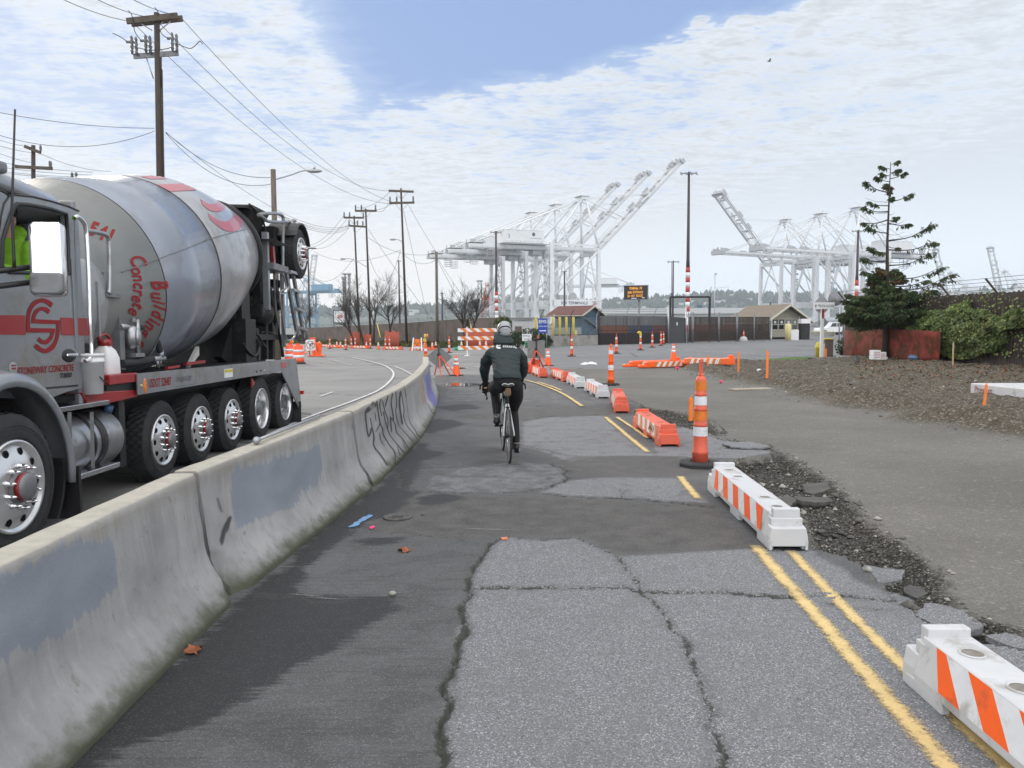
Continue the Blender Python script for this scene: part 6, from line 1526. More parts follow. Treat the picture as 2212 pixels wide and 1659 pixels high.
jacket=organic('jacket',jk,MT['jacket_green'],.0105,ride,5,fold)
hd=MB();hc=Vector((-.012,.580,1.492))
hd.rings([ellring(hc+Vector((0,-.035,-.055)),.125,.055,0,(0,1,.15)),ellring(hc+Vector((-.003,-.035,-.02)),.142,.075,0,(0,1,.2)),ellring(hc+Vector((-.008,-.005,.025)),.130,.085,0,(0,1,.2)),ellring(hc+Vector((-.015,.03,.065)),.105,.08,0,(0,1,.2)),ellring(hc+Vector((-.015,.05,.085)),.09,.06,0,(0,1,.2))])
organic('hood',hd,MT['jacket_green'],.009,ride,3,lambda c:.012*mnoise.noise((c.x*5,c.y*8,c.z*24))+.004*mnoise.noise((c.x*16,c.y*16,c.z*50)))
tr=MB()
tr.rings([ellring((0,.235,.915),.135,.11,0,(0,1,0)),ellring((0,.215,.96),.170,.135,0,(0,1,0)),ellring((0,.21,1.02),.172,.13,0,(0,.97,-.2)),ellring((0,.24,1.08),.16,.115,0,(0,.9,-.4))])
for s_,k,an in((-1,LK,LA),(1,RK,RA_)):limb(tr,[HIP+Vector((s_*.095,-.02,-.05)),HIP.lerp(k,.5)+Vector((s_*.075,-.02,-.015)),k,k.lerp(an,.35)+Vector((0,-.025,.01)),an+Vector((0,0,.035))],[.098,.092,.066,.060,.044])
organic('tights',tr,MT['tights'],.011,ride,4,lambda c:.002*mnoise.noise((c.x*14,c.y*14,c.z*30)))
for s_,an in((-1,LA),(1,RA_)):
 pit=.05 if s_<0 else .02
 m_=MB();m_.tube([an+Vector((0,.0,.05)),an+Vector((0,.005,-.01))],[.040,.042],14);build(m_,'sock',MT['sock_grey'],ride)
 sh=MB();sh.tube([an+Vector((0,-.025,-.03)),an+Vector((0,.0,-.045)),an+Vector((0,.08,-.06)),an+Vector((0,.16,-.075)),an+Vector((0,.21,-.078))],[.034,.043,.043,.042,.022],14);sh.ball(an+Vector((0,-.03,-.05)),(.036,.036,.04));sh.ball(an+Vector((0,.0,-.01)),(.042,.045,.03))
 sh.box(an+Vector((0,.09,-.105 if s_<0 else-.105)),(.07,.24,.02))
 organic('shoe',sh,MT['shoe_black'],.008,ride,3)
for s_,w_ in((-1,LWR),(1,RWR)):
 g_=MB();hand(g_,w_+Vector((0,.0,.0)),(0,.5,-.75),(0,-.6,-.45),-s_,1.3);g_.tube([w_+Vector((0,-.03,.03)),w_+Vector((0,.01,-.015))],[.037,.036],12);organic('glove',g_,MT['shoe_black'],.006,ride,2)
hm=MB();hcn=HEAD+Vector((0,-.01,.025))
for i in range(15):
 t=i/14*math.pi*.60;rz_=math.cos(t);rr2=math.sin(t)
hv=[]
for i in range(16):
 t=math.pi*.62*i/15
 hv.append([hcn+Vector((.103*math.sin(t)*math.cos(a),.135*math.sin(t)*math.sin(a),.118*math.cos(t)-(.03*max(0,-math.sin(a))if i>11 else 0)*(i-11)/4))for a in[2*math.pi*j/32 for j in range(32)]])
hv[0]=[hcn+Vector((.004*math.cos(a),.004*math.sin(a),.118))for a in[2*math.pi*j/32 for j in range(32)]]
hm.rings(hv,0,True);hel=build(hm,'helmet',mat('helmet_grey',(.34,.35,.37),.4,0,.06,coat=.3),ride)
def on_helmet(u,v,off=.002):
 t=math.acos(max(-1,min(1,v/.118)));a=-math.pi/2+u*1.35
 return hcn+Vector(((.103+off)*math.sin(t)*math.cos(a),(.135+off)*math.sin(t)*math.sin(a),(.118+off)*math.cos(t)))
for pts in([(-.82,-.03),(-.70,.0),(-.45,.035),(-.2,.048),(.2,.048),(.45,.035),(.70,.0),(.82,-.03)],[(-.82,-.03),(-.6,-.028),(-.45,-.02)],[(.82,-.03),(.6,-.036),(.45,-.024)],[(-.62,.085),(-.72,.05),(-.8,.02)],[(.62,.085),(.72,.05),(.8,.02)]):
 m_=MB();m_.tube(smoothpath([on_helmet(u,v,.0)for u,v in pts],5),[.004+.0045*math.sin(math.pi*i/((len(pts)-1)*5))for i in range((len(pts)-1)*5+1)],6);build(m_,'helmet_vent',MT['dark_interior'],hel)
tx=MB();vs,fs=text_geo('BONTRAGER',.02,bold=.03);xs=[v[0]for v in vs];k_=.075/(max(xs)-min(xs));tx.add([on_helmet(v[0]*k_/.14,.012+v[1]*k_*.9,.003)for v in vs],fs);build(tx,'helmet_lettering',MT['steel_grey'],hel)
m_=MB();m_.tube([HEAD+Vector((s_*.08,.0,-.01))for s_ in(-1,1)]if False else[HEAD+Vector((-.078,.02,.0)),HEAD+Vector((-.05,.05,-.12)),HEAD+Vector((.05,.05,-.12)),HEAD+Vector((.078,.02,.0))],.006,6);build(m_,'chin_strap',MT['black_plastic'],hel)
dgx=bpy.context.evaluated_depsgraph_get();dgx.update()
bvh=BVHTree.FromPolygons([v.co for v in jacket.data.vertices],[p.vertices for p in jacket.data.polygons])
RM=ride.matrix_world if False else Matrix.Translation(ride.location)@Matrix.Rotation(R(5),4,'Z');RMi=RM.inverted()
def back_hit(px,py,off=.010):
 o_=RMi@Vector((0,0,CAM_H));d=(RMi.to_3x3()@ray(px,py)).normalized();h=bvh.ray_cast(o_,d)
 return h[0]-d*off if h[0]is not None else None
def back_decal(vs,fs,name='back_print'):
 pts=[back_hit(a,b)for a,b in vs];m_=MB();m_.v=[tuple(p)if p is not None else(0,0,0)for p in pts]
 for f in fs:
  if all(pts[i]is not None for i in f):m_.f.append(f);m_.m.append(0);m_.s.append(False)
 build(m_,name,MT['white_paint'],jacket)
zr4=lambda a,b:(1053.4+a*.05709,686.5+b*.05709)
vs,fs=[],[];n=30
for i in range(n+1):
 a=R(35+290*i/n);
 for r_ in(105,42):vs.append(zr4(422+r_*math.cos(a),1083-r_*.85*math.sin(a)))
for i in range(n):fs.append((2*i,2*i+1,2*i+3,2*i+2))
o=len(vs);vs+=[zr4(422+22*math.cos(R(45*i)),1083+20*math.sin(R(45*i)))for i in range(8)];fs.append(tuple(o+i for i in range(8)))
back_decal(vs,fs)
vs,fs=[],[]
for i,ch in enumerate('cascade'):
 t=i/6;a_,f_=px_text(ch,*zr4(600+470*t,1050+70*t**2.2),4+16*t*t,6.4,0,.02,1.1);o=len(vs);vs+=a_;fs+=[tuple(k+o for k in f)for f in f_]
a_,f_=px_text('BICYCLE CLUB',*zr4(740,1108),1.5,2.6,0,.02,1.1);o=len(vs);vs+=a_;fs+=[tuple(k+o for k in f)for f in f_]
back_decal(vs,fs,'back_lettering')
pd=TRM@Vector((.88,LY(6.68),1.98))
drv=thing('person','person in a bright lime green safety jacket sitting in the mixer truck cab','person',pd)
b_=MB();T_=[(0,.02,0.02),(0,.05,.2),(0,.04,.42),(0,.0,.52)]
b_.rings([ellring((0,.02,.0),.17,.13,0,(0,1,0)),ellring((0,.05,.25),.19,.12,0,(0,1,0)),ellring((0,.04,.45),.17,.10,0,(0,1,0)),ellring((0,.02,.54),.06,.06,0,(0,1,0))])
limb(b_,[(0,.02,.5),(0,.0,.60),(0,-.01,.66)],[.06,.055,.06]);b_.ball((0,-.02,.72),(.075,.095,.115),16);b_.ball((0,-.115,.70),(.015,.02,.022),8)
for s_ in(-1,1):
 limb(b_,[(s_*.18,.03,.44),(s_*.24,-.12,.22),(s_*.16,-.38,.26)],[.055,.045,.032]);limb(b_,[(s_*.09,0,.0),(s_*.12,-.42,.02),(s_*.12,-.5,-.4)],[.09,.065,.05]);b_.ball((s_*.078,-.01,.70),(.012,.02,.03),8);hand(b_,(s_*.16,-.38,.26),(0,-1,.1),(0,0,-1),-s_)
organic('body',b_,MT['skin'],.013,drv,4)
b_=MB();b_.rings([ellring((0,.02,-.02),.205,.165,0,(0,1,0)),ellring((0,.04,.25),.235,.155,0,(0,1,0)),ellring((0,.04,.45),.21,.13,0,(0,1,0)),ellring((0,.02,.56),.10,.09,0,(0,1,0))]);b_.ball((0,.07,.60),(.13,.07,.08),14)
for s_ in(-1,1):limb(b_,[(s_*.19,.03,.45),(s_*.26,-.12,.22),(s_*.165,-.36,.26)],[.095,.08,.05])
organic('safety_jacket',b_,MT['hivis'],.013,drv,5,lambda c:.012*mnoise.noise((c.x*6,c.y*7,c.z*16))+.006*mnoise.noise((c.x*14,c.y*14,c.z*22)))
b_=MB();b_.lathe([(.085,.74),(.092,.78),(.085,.83),(.05,.865),(0,.87)],20,0,Matrix.Translation((0,-.015,0)));build(b_,'cap',MT['black_plastic'],drv)
m_=MB();c=Vector((-.55,LY(6.05),2.05));m_.rings([[c+Vector(((.22+.014*math.cos(b))*math.cos(a),.014*math.sin(b),(.22+.014*math.cos(b))*math.sin(a)))for b in[2*math.pi*j/8 for j in range(8)]]for a in[2*math.pi*i/28 for i in range(28)]],0,True,False,True);m_.cyl(c,c+Vector((0,-.35,-.25)),.03);build(m_,'steering_wheel',MT['black_plastic'],truck)
def PB(px,py,dist):return P(px,py,dist)
def pole(name,label,base_px,top_px,dist,r0,r1,mat_='pole_wood',cat='utility pole',group='wooden utility poles'):
 t=P(*top_px,dist);b=P(base_px[0],base_px[1],dist);z=float(zg(b.x,b.y));b=Vector((b.x+(t.x-b.x)*0,b.y,z))
 o=thing(name,label,cat,b,0,group)
 m_=MB();m_.tube([(0,0,-.3),(t-b)*.5,t-b],[r0,(r0+r1)/2,r1],12);build(m_,'pole_shaft',MT[mat_],o)
 return o,b,t
def arm(o,b,a,c,h,d=.12,two=False,material='arm_wood'):
 m_=MB();m_.bar(Vector(a)-b,Vector(c)-b,d,h);
 build(m_,'crossarm',MT[material],o)
def ins(o,b,p,h=.35,r=.06):
 m_=MB();p=Vector(p)-b;m_.lathe([(r*.4,0),(r*.9,h*.15),(r*.6,h*.25),(r,h*.35),(r*.6,h*.5),(r,h*.6),(r*.6,h*.75),(r*.9,h*.85),(r*.4,h)],8,0,Matrix.Translation(p));build(m_,'insulator',MT['insulator'],o)
def brace(o,b,a,c,r=.02,name='arm_brace',material='steel_galv'):
 m_=MB();m_.tube([Vector(a)-b,Vector(c)-b],r,5);build(m_,name,MT[material],o)
def wire(label,a,c,sag=0.0,r=.012,n=24,name='overhead_wire',group='overhead wires',mids=None):
 a,c=Vector(a),Vector(c)
 pts=[a.lerp(c,i/n)-Vector((0,0,4*sag*(i/n)*(1-i/n)))for i in range(n+1)]
 m_=MB();rr_=[max(r,.00022*abs(p.y))for p in pts];m_.tube(pts,rr_,5)
 tag(build(m_,name,MT['wire']),label,'wire',group)
D1=42.0
o1,b1,t1=pole('utility_pole','tall dark utility pole with crossarms rising behind the mixer drum',(350,735),(338.5,28),D1,.19,.14)
q=lambda a,b,dd=0:P(260.4+a*.10699,11.8+b*.10699,D1+dd)
arm(o1,b1,q(125,318,-.2),q(1150,205,-.2),.30);arm(o1,b1,q(225,372,.2),q(1250,262,.2),.30)
arm(o1,b1,q(265,1030),q(1165,962),.26,.1,material='steel_grey')
for a,c in(((430,380),(640,505)),((860,335),(745,430)),((1010,320),(750,540)),((515,1030),(665,1475))):brace(o1,b1,q(*a),q(*c),.03)
for a,c in((235,985),(325,1010),(515,965),(605,985),(1050,920),(1140,950)):ins(o1,b1,q(a,c,-.15),.95,.10)
for a,c in(((120,740),(270,740)),((405,715),(550,715)),((945,670),(1085,668))):brace(o1,b1,q(*a),q(*c),.075,'fuse_bracket','steel_grey')
for pts in([(-160,560),(0,635),(130,730)],[(150,100),(215,170),(255,300),(290,530),(410,700)],[(690,40),(750,120),(745,210)],[(745,360),(800,510),(860,600),(950,660)],[(210,770),(300,845),(400,865),(600,905),(900,880),(1030,845)],[(1080,760),(1200,800),(1400,868),(1520,800),(1600,720),(1660,780)],[(480,750),(560,810),(650,840)]):
 m_=MB();m_.tube(smoothpath([q(a,c,-.3)-b1 for a,c in pts],6),.022,5);build(m_,'jumper_wire',MT['wire'],o1)
m_=MB();m_.tube([q(815,1000)-b1,q(820,1659)-b1,P(349.5,150,D1)-b1,P(353.5,372,D1)-b1,Vector((.28,0,0))],.045,6);build(m_,'conduit',MT['pole_wood'],o1)
def crossed(label,base,top,dist,arms,r0=.17,r1=.11,lamp=None,material='pole_wood'):
 o,b,t=pole('utility_pole',label,base,top,dist,r0,r1,material)
 for(x0,y0),(x1,y1),posts in arms:
  a,c=P(x0,y0,dist-.2),P(x1,y1,dist-.2);arm(o,b,a,c,.26,.14)
  m=(a+c)/2;ax=P(top[0],(y0+y1)/2,dist)
  for e in(a.lerp(c,.22),a.lerp(c,.78)):brace(o,b,e,Vector((b.x+(t.x-b.x)*.9,e.y,e.z-1.0)),.03)
  for k in posts:ins(o,b,a.lerp(c,k)+Vector((0,0,.1)),.7,.13)
 if lamp:
  pts=smoothpath([P(a,c,dist)-b for a,c in lamp],6);m_=MB();m_.tube(pts,.05,6);build(m_,'lamp_arm',MT['steel_galv'],o)
  e=pts[-1];m_=MB();s_=-1 if pts[-1].x<pts[0].x else 1;m_.ball(e+Vector((.25*s_,0,-.03)),(.42,.18,.13),12);build(m_,'lamp_head',MT['steel_galv'],o)
 return o,b,t
zp=lambda a,b:(591.8+a*.24981,355.1+b*.24981)
crossed('dark utility pole with two crossarms, nearest of the far group',(879,738),zp(1098,207),96,[(zp(992,228),zp(1208,236),[]),(zp(997,335),zp(1215,330),[.03,.3,.95])],lamp=[zp(1112,675),zp(1085,655),zp(1045,647)])
crossed('utility pole with one crossarm and a street lamp among bare branches',(801,737),zp(793,382),105,[(zp(700,402),zp(888,402),[.03,.3,.95])],lamp=[zp(808,890),zp(720,840),zp(680,822),(zp(640,815)),zp(612,815)])
crossed('leaner utility pole with a crossarm and a lower bracket behind the bare trees',(777,737),zp(693,445),112,[(zp(602,460),zp(778,462),[.03,.3,.97]),(zp(645,530),zp(800,540),[.03,.5,.8])])
crossed('far utility pole seen beside the raised tag wheel',(670,735),zp(293,720),150,[(zp(290,725),zp(365,727),[])],.2,.14)
o_,b_,t_=pole('utility_pole','short grey wooden pole without crossarms beside the bare tree',(945,748),(942.5,544),84,.17,.14,'pale_pole_wood')
o_,b_,t_=pole('utility_pole','small utility pole with crossarms behind the truck cab roof',(72,760),(72,314),55,.16,.13)
for a,c,l_ in(((53,316),(88,330),.2),((33,360),(113,364),.2)):arm(o_,b_,P(*a,54.8),P(*c,54.8),.22)
for a,c in((88,326),(110,361),(108,360)):ins(o_,b_,P(a,c,54.7),.4,.1)
o_,b_,t_=pole('utility_pole','top of a far pole peeping over the mixer drum front',(160,760),(160,384),75,.25,.22)
ins(o_,b_,P(156,384,74.7),.5,.15);ins(o_,b_,P(165,384,74.7),.5,.15)
o_,b_,t_=pole('street_light','wooden pole with a curved street lamp arm rising behind the truck tail',(600,760),(590,366),40,.16,.13,'pale_pole_wood','street light','street lights')
pts=smoothpath([P(592,388,40)-b_,P(625,379,40)-b_,P(650,370,40)-b_,P(668,367.5,40)-b_],6);m_=MB();m_.tube(pts,.035,8);build(m_,'lamp_arm',MT['steel_galv'],o_)
m_=MB();e=P(679,369.5,40)-b_;m_.ball(e,(.40,.16,.10),14);m_.cyl(e+Vector((0,0,.08)),e+Vector((0,0,.22)),.06);build(m_,'lamp_head',MT['steel_galv'],o_)
wire('wire from the near pole top to the far pole, right hand one',q(1250,280),P(852,438,95),1.6,.016);wire('wire from the near pole to the far pole, middle one',q(300,395),P(845,440,95),2.2,.016);wire('wire leaving below the near pole crossarm towards the far pole, lowest one',q(780,350),P(850,412,95.5),2.4,.016)
wire('cut off wire at the upper left, leftmost of three',q(130,310),P(60,-40,30),.2,.016);wire('cut off wire at the upper left, middle of three',q(560,235),P(140,-40,30),.2,.016);wire('cut off wire at the upper left, right one of three',q(1080,185),P(215,-45,30),.2,.016)
wire('upper communication wire from the left edge to the near pole',P(-60,231,38),P(333,277,D1),.25,.014);wire('lower communication wire sagging from the left edge to the near pole',P(-60,272,38),P(334,283,D1),.9,.014)
wire('service wire from the near pole to the street lamp pole',P(358,285,D1),P(590,383,40),.7,.014);wire('long service wire from the near pole to the far pole group',P(358,286,D1),P(757,487,110),2.0,.014);wire('second service wire hugging the long one from the near pole',P(359,288,D1),P(592,396,40),1.0,.014)
for i,(a,c)in enumerate((((600,462),(754,484)),((600,465),(754,488)),((600,468),(753,492)))):wire('%s of three parallel wires from the lamp pole to the far poles'%('upper','middle','lower')[i],P(*a,40),P(*c,111),.8,.014)
for i,(a,c)in enumerate(((zp(992,335),zp(880,392)),(zp(1050,320),zp(760,378)),(zp(1000,240),zp(705,375)))):wire('wire between the two nearest far poles, %s'%('lowest','middle','upper one')[i],P(*a,96),P(*c,105),.6,.014)
for i,(a,c)in enumerate(((zp(605,440),zp(293,700)),(zp(655,440),zp(320,715)),(zp(650,548),zp(345,725)))):wire('wire from the leaning pole down to the pole by the tag wheel, %s'%('left','middle','right')[i],P(*a,112),P(*c,149),1.0,.014)
wire('guy wire from the nearest far pole to the short grey pole',P(*zp(1165,355),96),P(943,546,84),.1,.014);wire('steep guy wire running down from the nearest far pole',P(*zp(1120,400),96),P(925,690,88),.1,.014)
wire('wire from the far pole to the short grey pole head',P(*zp(820,635),105),P(942,548,84),.9,.014);wire('thin wire crossing low between the far poles',P(*zp(345,753),149),P(*zp(1095,740),96),1.6,.014);wire('sagging loop of wire between the two lamp poles',P(*zp(820,790),105),P(*zp(1095,745),96),3.5,.014)
wire('guy wire from the short grey pole towards the ground on its right',P(944,560,84),P(1015,690,80),.1,.014);wire('second guy wire from the short grey pole',P(944,556,84),P(1000,640,70),.1,.014)
wire('long guy wire from the lamp pole down to the wall',P(*zp(815,560),105),P(*zp(1370,1340),88),.2,.014);wire('faint wire from the tag wheel pole to the bare trees',P(*zp(300,930),150),P(*zp(690,810),112),2.5,.014);wire('low wire from the short pole to the left poles',P(*zp(1120,770),96),P(*zp(1400,825),84),.8,.014)
for i,(y0,y1)in enumerate(((296,318),(308,330),(322,352),(351,372),(362,378),(372,382),(376,384))):wire('wire above the truck cab, %s from the top'%('first','second','third','fourth','fifth','sixth','seventh')[i],P(-40,y0-8,52),P(72 if i<3 else 200,y1,56),.15,.014)
wire('wire from the small left pole towards the drum',P(88,332,55),P(240,370,60),.3,.014)
m_=MB();a,c=P(868,708,93),P(882,738,90);a,c=P(*zp(893,1380),90),P(*zp(920,1495),86);m_.tube([a,c],.05,6);tag(build(m_,'guy_guard',MT['yellow_paint']),'pale yellow guy wire guard left of the young bare tree','guy guard');m_=MB();m_.tube([P(1014.5,690,80),P(1023,735,76)],.05,6);tag(build(m_,'guy_guard',MT['pale_yellow']),'pale guy wire guard right of the short grey pole','guy guard')
def mast(label,px,base_y,top_y,dist,r,stripes=None,head=18,lamps=8):
 b=P(px,base_y,dist);b.z=-1.0 if dist>100 else float(zg(b.x,b.y));t=P(px+.0,top_y,dist);t.x=b.x
 o=thing('light_mast',label,'light mast',b,0,'tall yard light masts');h=t.z-b.z;m_=MB()
 zs=[]
 if stripes:
  z0=P(px,stripes[1],dist).z-b.z;z1=P(px,stripes[0],dist).z-b.z;n=stripes[2]
  m_.tube([(0,0,0),(0,0,z0)],[r*1.5,r*1.4],10,2)
  for i in range(n):m_.tube([(0,0,z0+(z1-z0)*i/n),(0,0,z0+(z1-z0)*(i+1)/n)],r*1.35,10,1 if i%2 else 2)
  m_.tube([(0,0,z1),(0,0,z1+(h-z1)*.1),(0,0,h)],[r*1.2,r,r*.7],10,0)
 else:m_.tube([(0,0,0),(0,0,h)],[r*1.2,r*.7],8,0)
 build(m_,'mast_shaft',[MT['mast_dark'],MT['mast_red'],MT['white_paint']],o)
 w_=head*dist/FPX;m_=MB();m_.bar((-w_,0,h-.3),(w_,0,h-.3),.2);m_.bar((0,-w_*.6,h-.3),(0,w_*.6,h-.3),.2);build(m_,'lamp_frame',MT['steel_grey'],o)
 for i in range(lamps):
  k=-1+2*(i//2)/(lamps/2-1);m_=MB();m_.lathe([(.12*w_,-.1*w_),(.10*w_,.0),(.04*w_,.1*w_)],8,0,Matrix.Translation((k*w_*.92,(.2 if i%2 else-.2)*w_,h-.3+(.12 if i%2 else-.12)*w_)));build(m_,'floodlight',MT['grey_wall'],o)
 return o
defm('mast_dark',(.05,.035,.045),.7,0,.2,3);defm('mast_red',(.45,.05,.04),.6,0,.1)
mast('tallest light mast with red and white bands, between the crane groups',1484.5,718,371,150,.31,(578,684,10))
mast('light mast with red and white bands in front of the large crane house',1073,712,499,200,.33,(630,680,6),12)
mast('light mast with red and white bands right of the crane row beside the conifer',1848,715,497,210,.36,(605,680,6),13)
mast('slim light mast behind the gate frame',1453,715,563,190,.22,None,12,6);mast('short light mast under the crane bracing',1219.5,715,585,300,.4,None,6,4)
mast('small far light mast left of the short grey pole',956,715,632,280,.3,None,5,4);mast('thin far light mast behind the nearest far pole',864,716,562,260,.3,None,5,4)
def crane(label,loc,rz,boom_deg,boom_len,text_side=False,mats=('crane_white','crane_grey'),back=-47,detail=True,group='ship to shore cranes',apex=(25,76)):
 o=thing('harbour_crane',label,'crane',loc,rz,group);A,B=30.5,20.0
 cw,cg=MT[mats[0]],MT[mats[1]]
 for x_,y_ in((0,0),(0,B),(A,0),(A,B)):
  m_=MB();top=49 if x_==0 else 46
  m_.rings([[Vector((x_+sx_*hw+(.6 if x_ else 0)*(1-z/46),y_+sy_*.85,z))for sx_,sy_ in((-1,-1),(1,-1),(1,1),(-1,1))]for z,hw in((3,1.25),(17,1.25),(top,.95))],0,False)
  build(m_,'leg',cw,o)
  m_=MB()
  for k in(-4.2,-1.4,1.4,4.2):m_.box((x_,y_+k*.9,1.6),(1.4,2.0,1.6));m_.cyl((x_-.4,y_+k*.9-.5,.5),(x_+.4,y_+k*.9-.5,.5),.5,n=10)
  m_.box((x_,y_,3.1),(1.6,9,1.2));build(m_,'bogie',cg,o)
 for y_ in(0,B):
  m_=MB();m_.box((A/2+.2,y_,14.9),(A,1.7,4.0));bm=build(m_,'portal_beam',cw,o)
  if y_==0 and text_side:
   tx=MB();text(tx,'SSA TERMINALS',frame((A*.47,-.87,15.0),(1,0,0),(0,0,1)),2,0,width=17.5,height=1.75,shear=.2,bold=.02);build(tx,'beam_lettering',MT['navy'],bm)
   tx=MB();
   for i in range(3):tx.box((A*.90+(.3 if i==1 else 0),-.9,15.7-.75*i),(2.6,.06,.38))
   build(tx,'red_emblem',MT['red_ink'],bm)
  m_=MB();m_.cyl((0,y_,17.5),(A-.3,y_,44.5),.62,n=10);build(m_,'diagonal_brace',cw,o)
  m_=MB();m_.box((A/2,y_,44.0+4),(A,.7,.9));build(m_,'top_tie',cw,o)
 for x_ in(0,A):
  m_=MB();m_.box((x_,B/2,5.2),(1.5,B,2.2));m_.box((x_,B/2,44.0),(1.8,B+1,2.4));build(m_,'cross_beam',cw,o)
  m_=MB();m_.cyl((x_,0,17),(x_,B/2,43),.4,n=8);m_.cyl((x_,B,17),(x_,B/2,43),.4,n=8);build(m_,'frame_brace',cw,o)
 for s_ in(-3.6,3.6):
  m_=MB();m_.box(((back+34)/2,B/2+s_,46.2),(34-back,1.2,2.4));build(m_,'main_girder',cw,o)
 m_=MB()
 for s_ in(-5.2,5.2):
  m_.box(((back+34)/2,B/2+s_,45.4),(34-back,1.0,.12))
  for k in range(int(34-back)//3):m_.box((back+1+k*3,B/2+s_*1.09,46.0),(.10,.10,1.2))
  for zz in(46.0,46.6):m_.box(((back+34)/2,B/2+s_*1.09,zz),(34-back,.08,.08))
 for k in range(9):m_.box((back+3+k*9,B/2,45.3),(.8,7,.8))
 build(m_,'walkway',cg,o)
 m_=MB()
 m_.rings([[Vector((x_,B/2+y_,z))for x_,y_ in((-27,-6),(-2.5,-6),(-2.5,6),(-27,6))]for z in(48.6,55.6)],0,False);m_.prism([(-6.2,0),(6.2,0),(0,1.0)],25,Matrix(((0,0,1,-14.7),(1,0,0,B/2),(0,1,0,55.6),(0,0,0,1))));
 mh=build(m_,'machinery_house',cw,o);m_=MB();m_.box((-14.5,B/2,48.0),(29,14.5,.5));
 for k in range(11):m_.box((-28+k*2.6,B/2-7.2,48.9),(.1,.1,1.3))
 m_.box((-15,B/2-7.2,49.5),(27,.1,.1));build(m_,'house_platform',cg,o)
 if text_side:
  tx=MB();text(tx,'SSA TERMINALS',frame((-7.5,B/2-6.05,51.2),(1,0,0),(0,0,1)),1,0,width=7,height=.6);text(tx,'5',frame((-24,B/2-6.05,52),(1,0,0),(0,0,1)),1,0,height=2.2,width=1.1);tx.ball((-9,B/2-6.05,53.4),(1.0,.06,1.1),14);build(tx,'house_lettering',MT['blue_wall'],mh)
 ax_,az=apex
 for y_ in(0,B):
  yc=B/2+(y_-B/2)*.3;m_=MB();m_.cyl((A,y_,47),(ax_+1,yc,az),.75,.55,n=8);m_.cyl((0,y_,48),(ax_-1,yc,az),.55,n=8);build(m_,'mast_leg',cw,o)
 m_=MB();m_.box((ax_,B/2,az),(4,7.5,1.6));m_.box((ax_,B/2,az+1.2),(7,8.5,.3))
 for k in range(6):m_.box((ax_-3.3+k*1.3,B/2-4.2,az+2.0),(.12,.12,1.6));m_.box((ax_-3.3+k*1.3,B/2+4.2,az+2.0),(.12,.12,1.6))
 m_.box((ax_,B/2-4.2,az+2.8),(7,.12,.12));m_.box((ax_+1,B/2,az+3.0),(.5,2,3.2));m_.box((ax_-2,B/2,az+2.6),(.4,1.5,2.6));build(m_,'mast_head',cw,o)
 for y_ in(-3.4,3.4):
  m_=MB();m_.cyl((ax_,B/2+y_,az),(back+3,B/2+y_,48),.34,n=8);m_.cyl((ax_-.5,B/2+y_,az-1.5),(-6,B/2+y_,56),.28,n=8);build(m_,'back_stay',cw,o)
 m_=MB()
 for k in range(4):m_.box((back+1+k*2.4,B/2+(-3 if k%2 else 3),48.6),(.5,.5,3.0));m_.bar((back+1+k*2.4,B/2-3,50),(back+3+k*2.4,B/2-3,48),.3)
 m_.box((back+5,B/2,48.2),(9,9,.3));m_.box((back+4,B/2+1,49.4),(2,3,1.8));build(m_,'winch_platform',cg,o)
 c,s_=math.cos(R(boom_deg)),math.sin(R(boom_deg));H0_=Vector((34,B/2,46.2));dr=Vector((c,0,s_));up=Vector((-s_,0,c))
 for k in(-3.6,3.6):m_=MB();m_.bar(H0_+Vector((0,k,0)),H0_+dr*boom_len+Vector((0,k,0)),.9,1.9,up=up);build(m_,'boom_girder',cw,o)
 m_=MB()
 for k in range(int(boom_len//7)+1):p=H0_+dr*(k*7+1);m_.bar(p+Vector((0,-3.6,0)),p+Vector((0,3.6,0)),.7)
 for y_ in(-5.0,5.0):
  m_.bar(H0_+Vector((0,y_,0))-up*.6,H0_+dr*boom_len+Vector((0,y_,0))-up*.6,.8,.12,up=up);m_.bar(H0_+Vector((0,y_*1.06,0))+up*.6,H0_+dr*boom_len+Vector((0,y_*1.06,0))+up*.6,.09,.09)
  for k in range(int(boom_len//3)):p=H0_+dr*(k*3+1)+Vector((0,y_*1.06,0));m_.bar(p-up*.6,p+up*.6,.10)
 for q_ in(.45,.62,.93):p=H0_+dr*boom_len*q_+up*1.8;m_.bar(p-dr*2+Vector((0,-3.6,0)),p-dr*2+Vector((0,3.6,0)),.9);m_.bar(p+Vector((0,-4,0)),p+dr*5+Vector((0,-4,0)),.5,1.6,up=up);m_.bar(p+Vector((0,4,0)),p+dr*5+Vector((0,4,0)),.5,1.6,up=up)
 e=H0_+dr*(boom_len-1);m_.bar(e+Vector((0,-5.5,0)),e+Vector((0,5.5,0)),2.4,2.8,up=up)
 for k in range(3):m_.bar(e-dr*(2+3*k)+up*1+Vector((0,-3,0)),e-dr*(2+3*k)+up*3.2+Vector((0,-3,0)),.4);m_.ball(e-dr*(2+3*k)+up*3.2+Vector((0,-3,0)),.7,8)
 build(m_,'boom_walkway',cg,o)
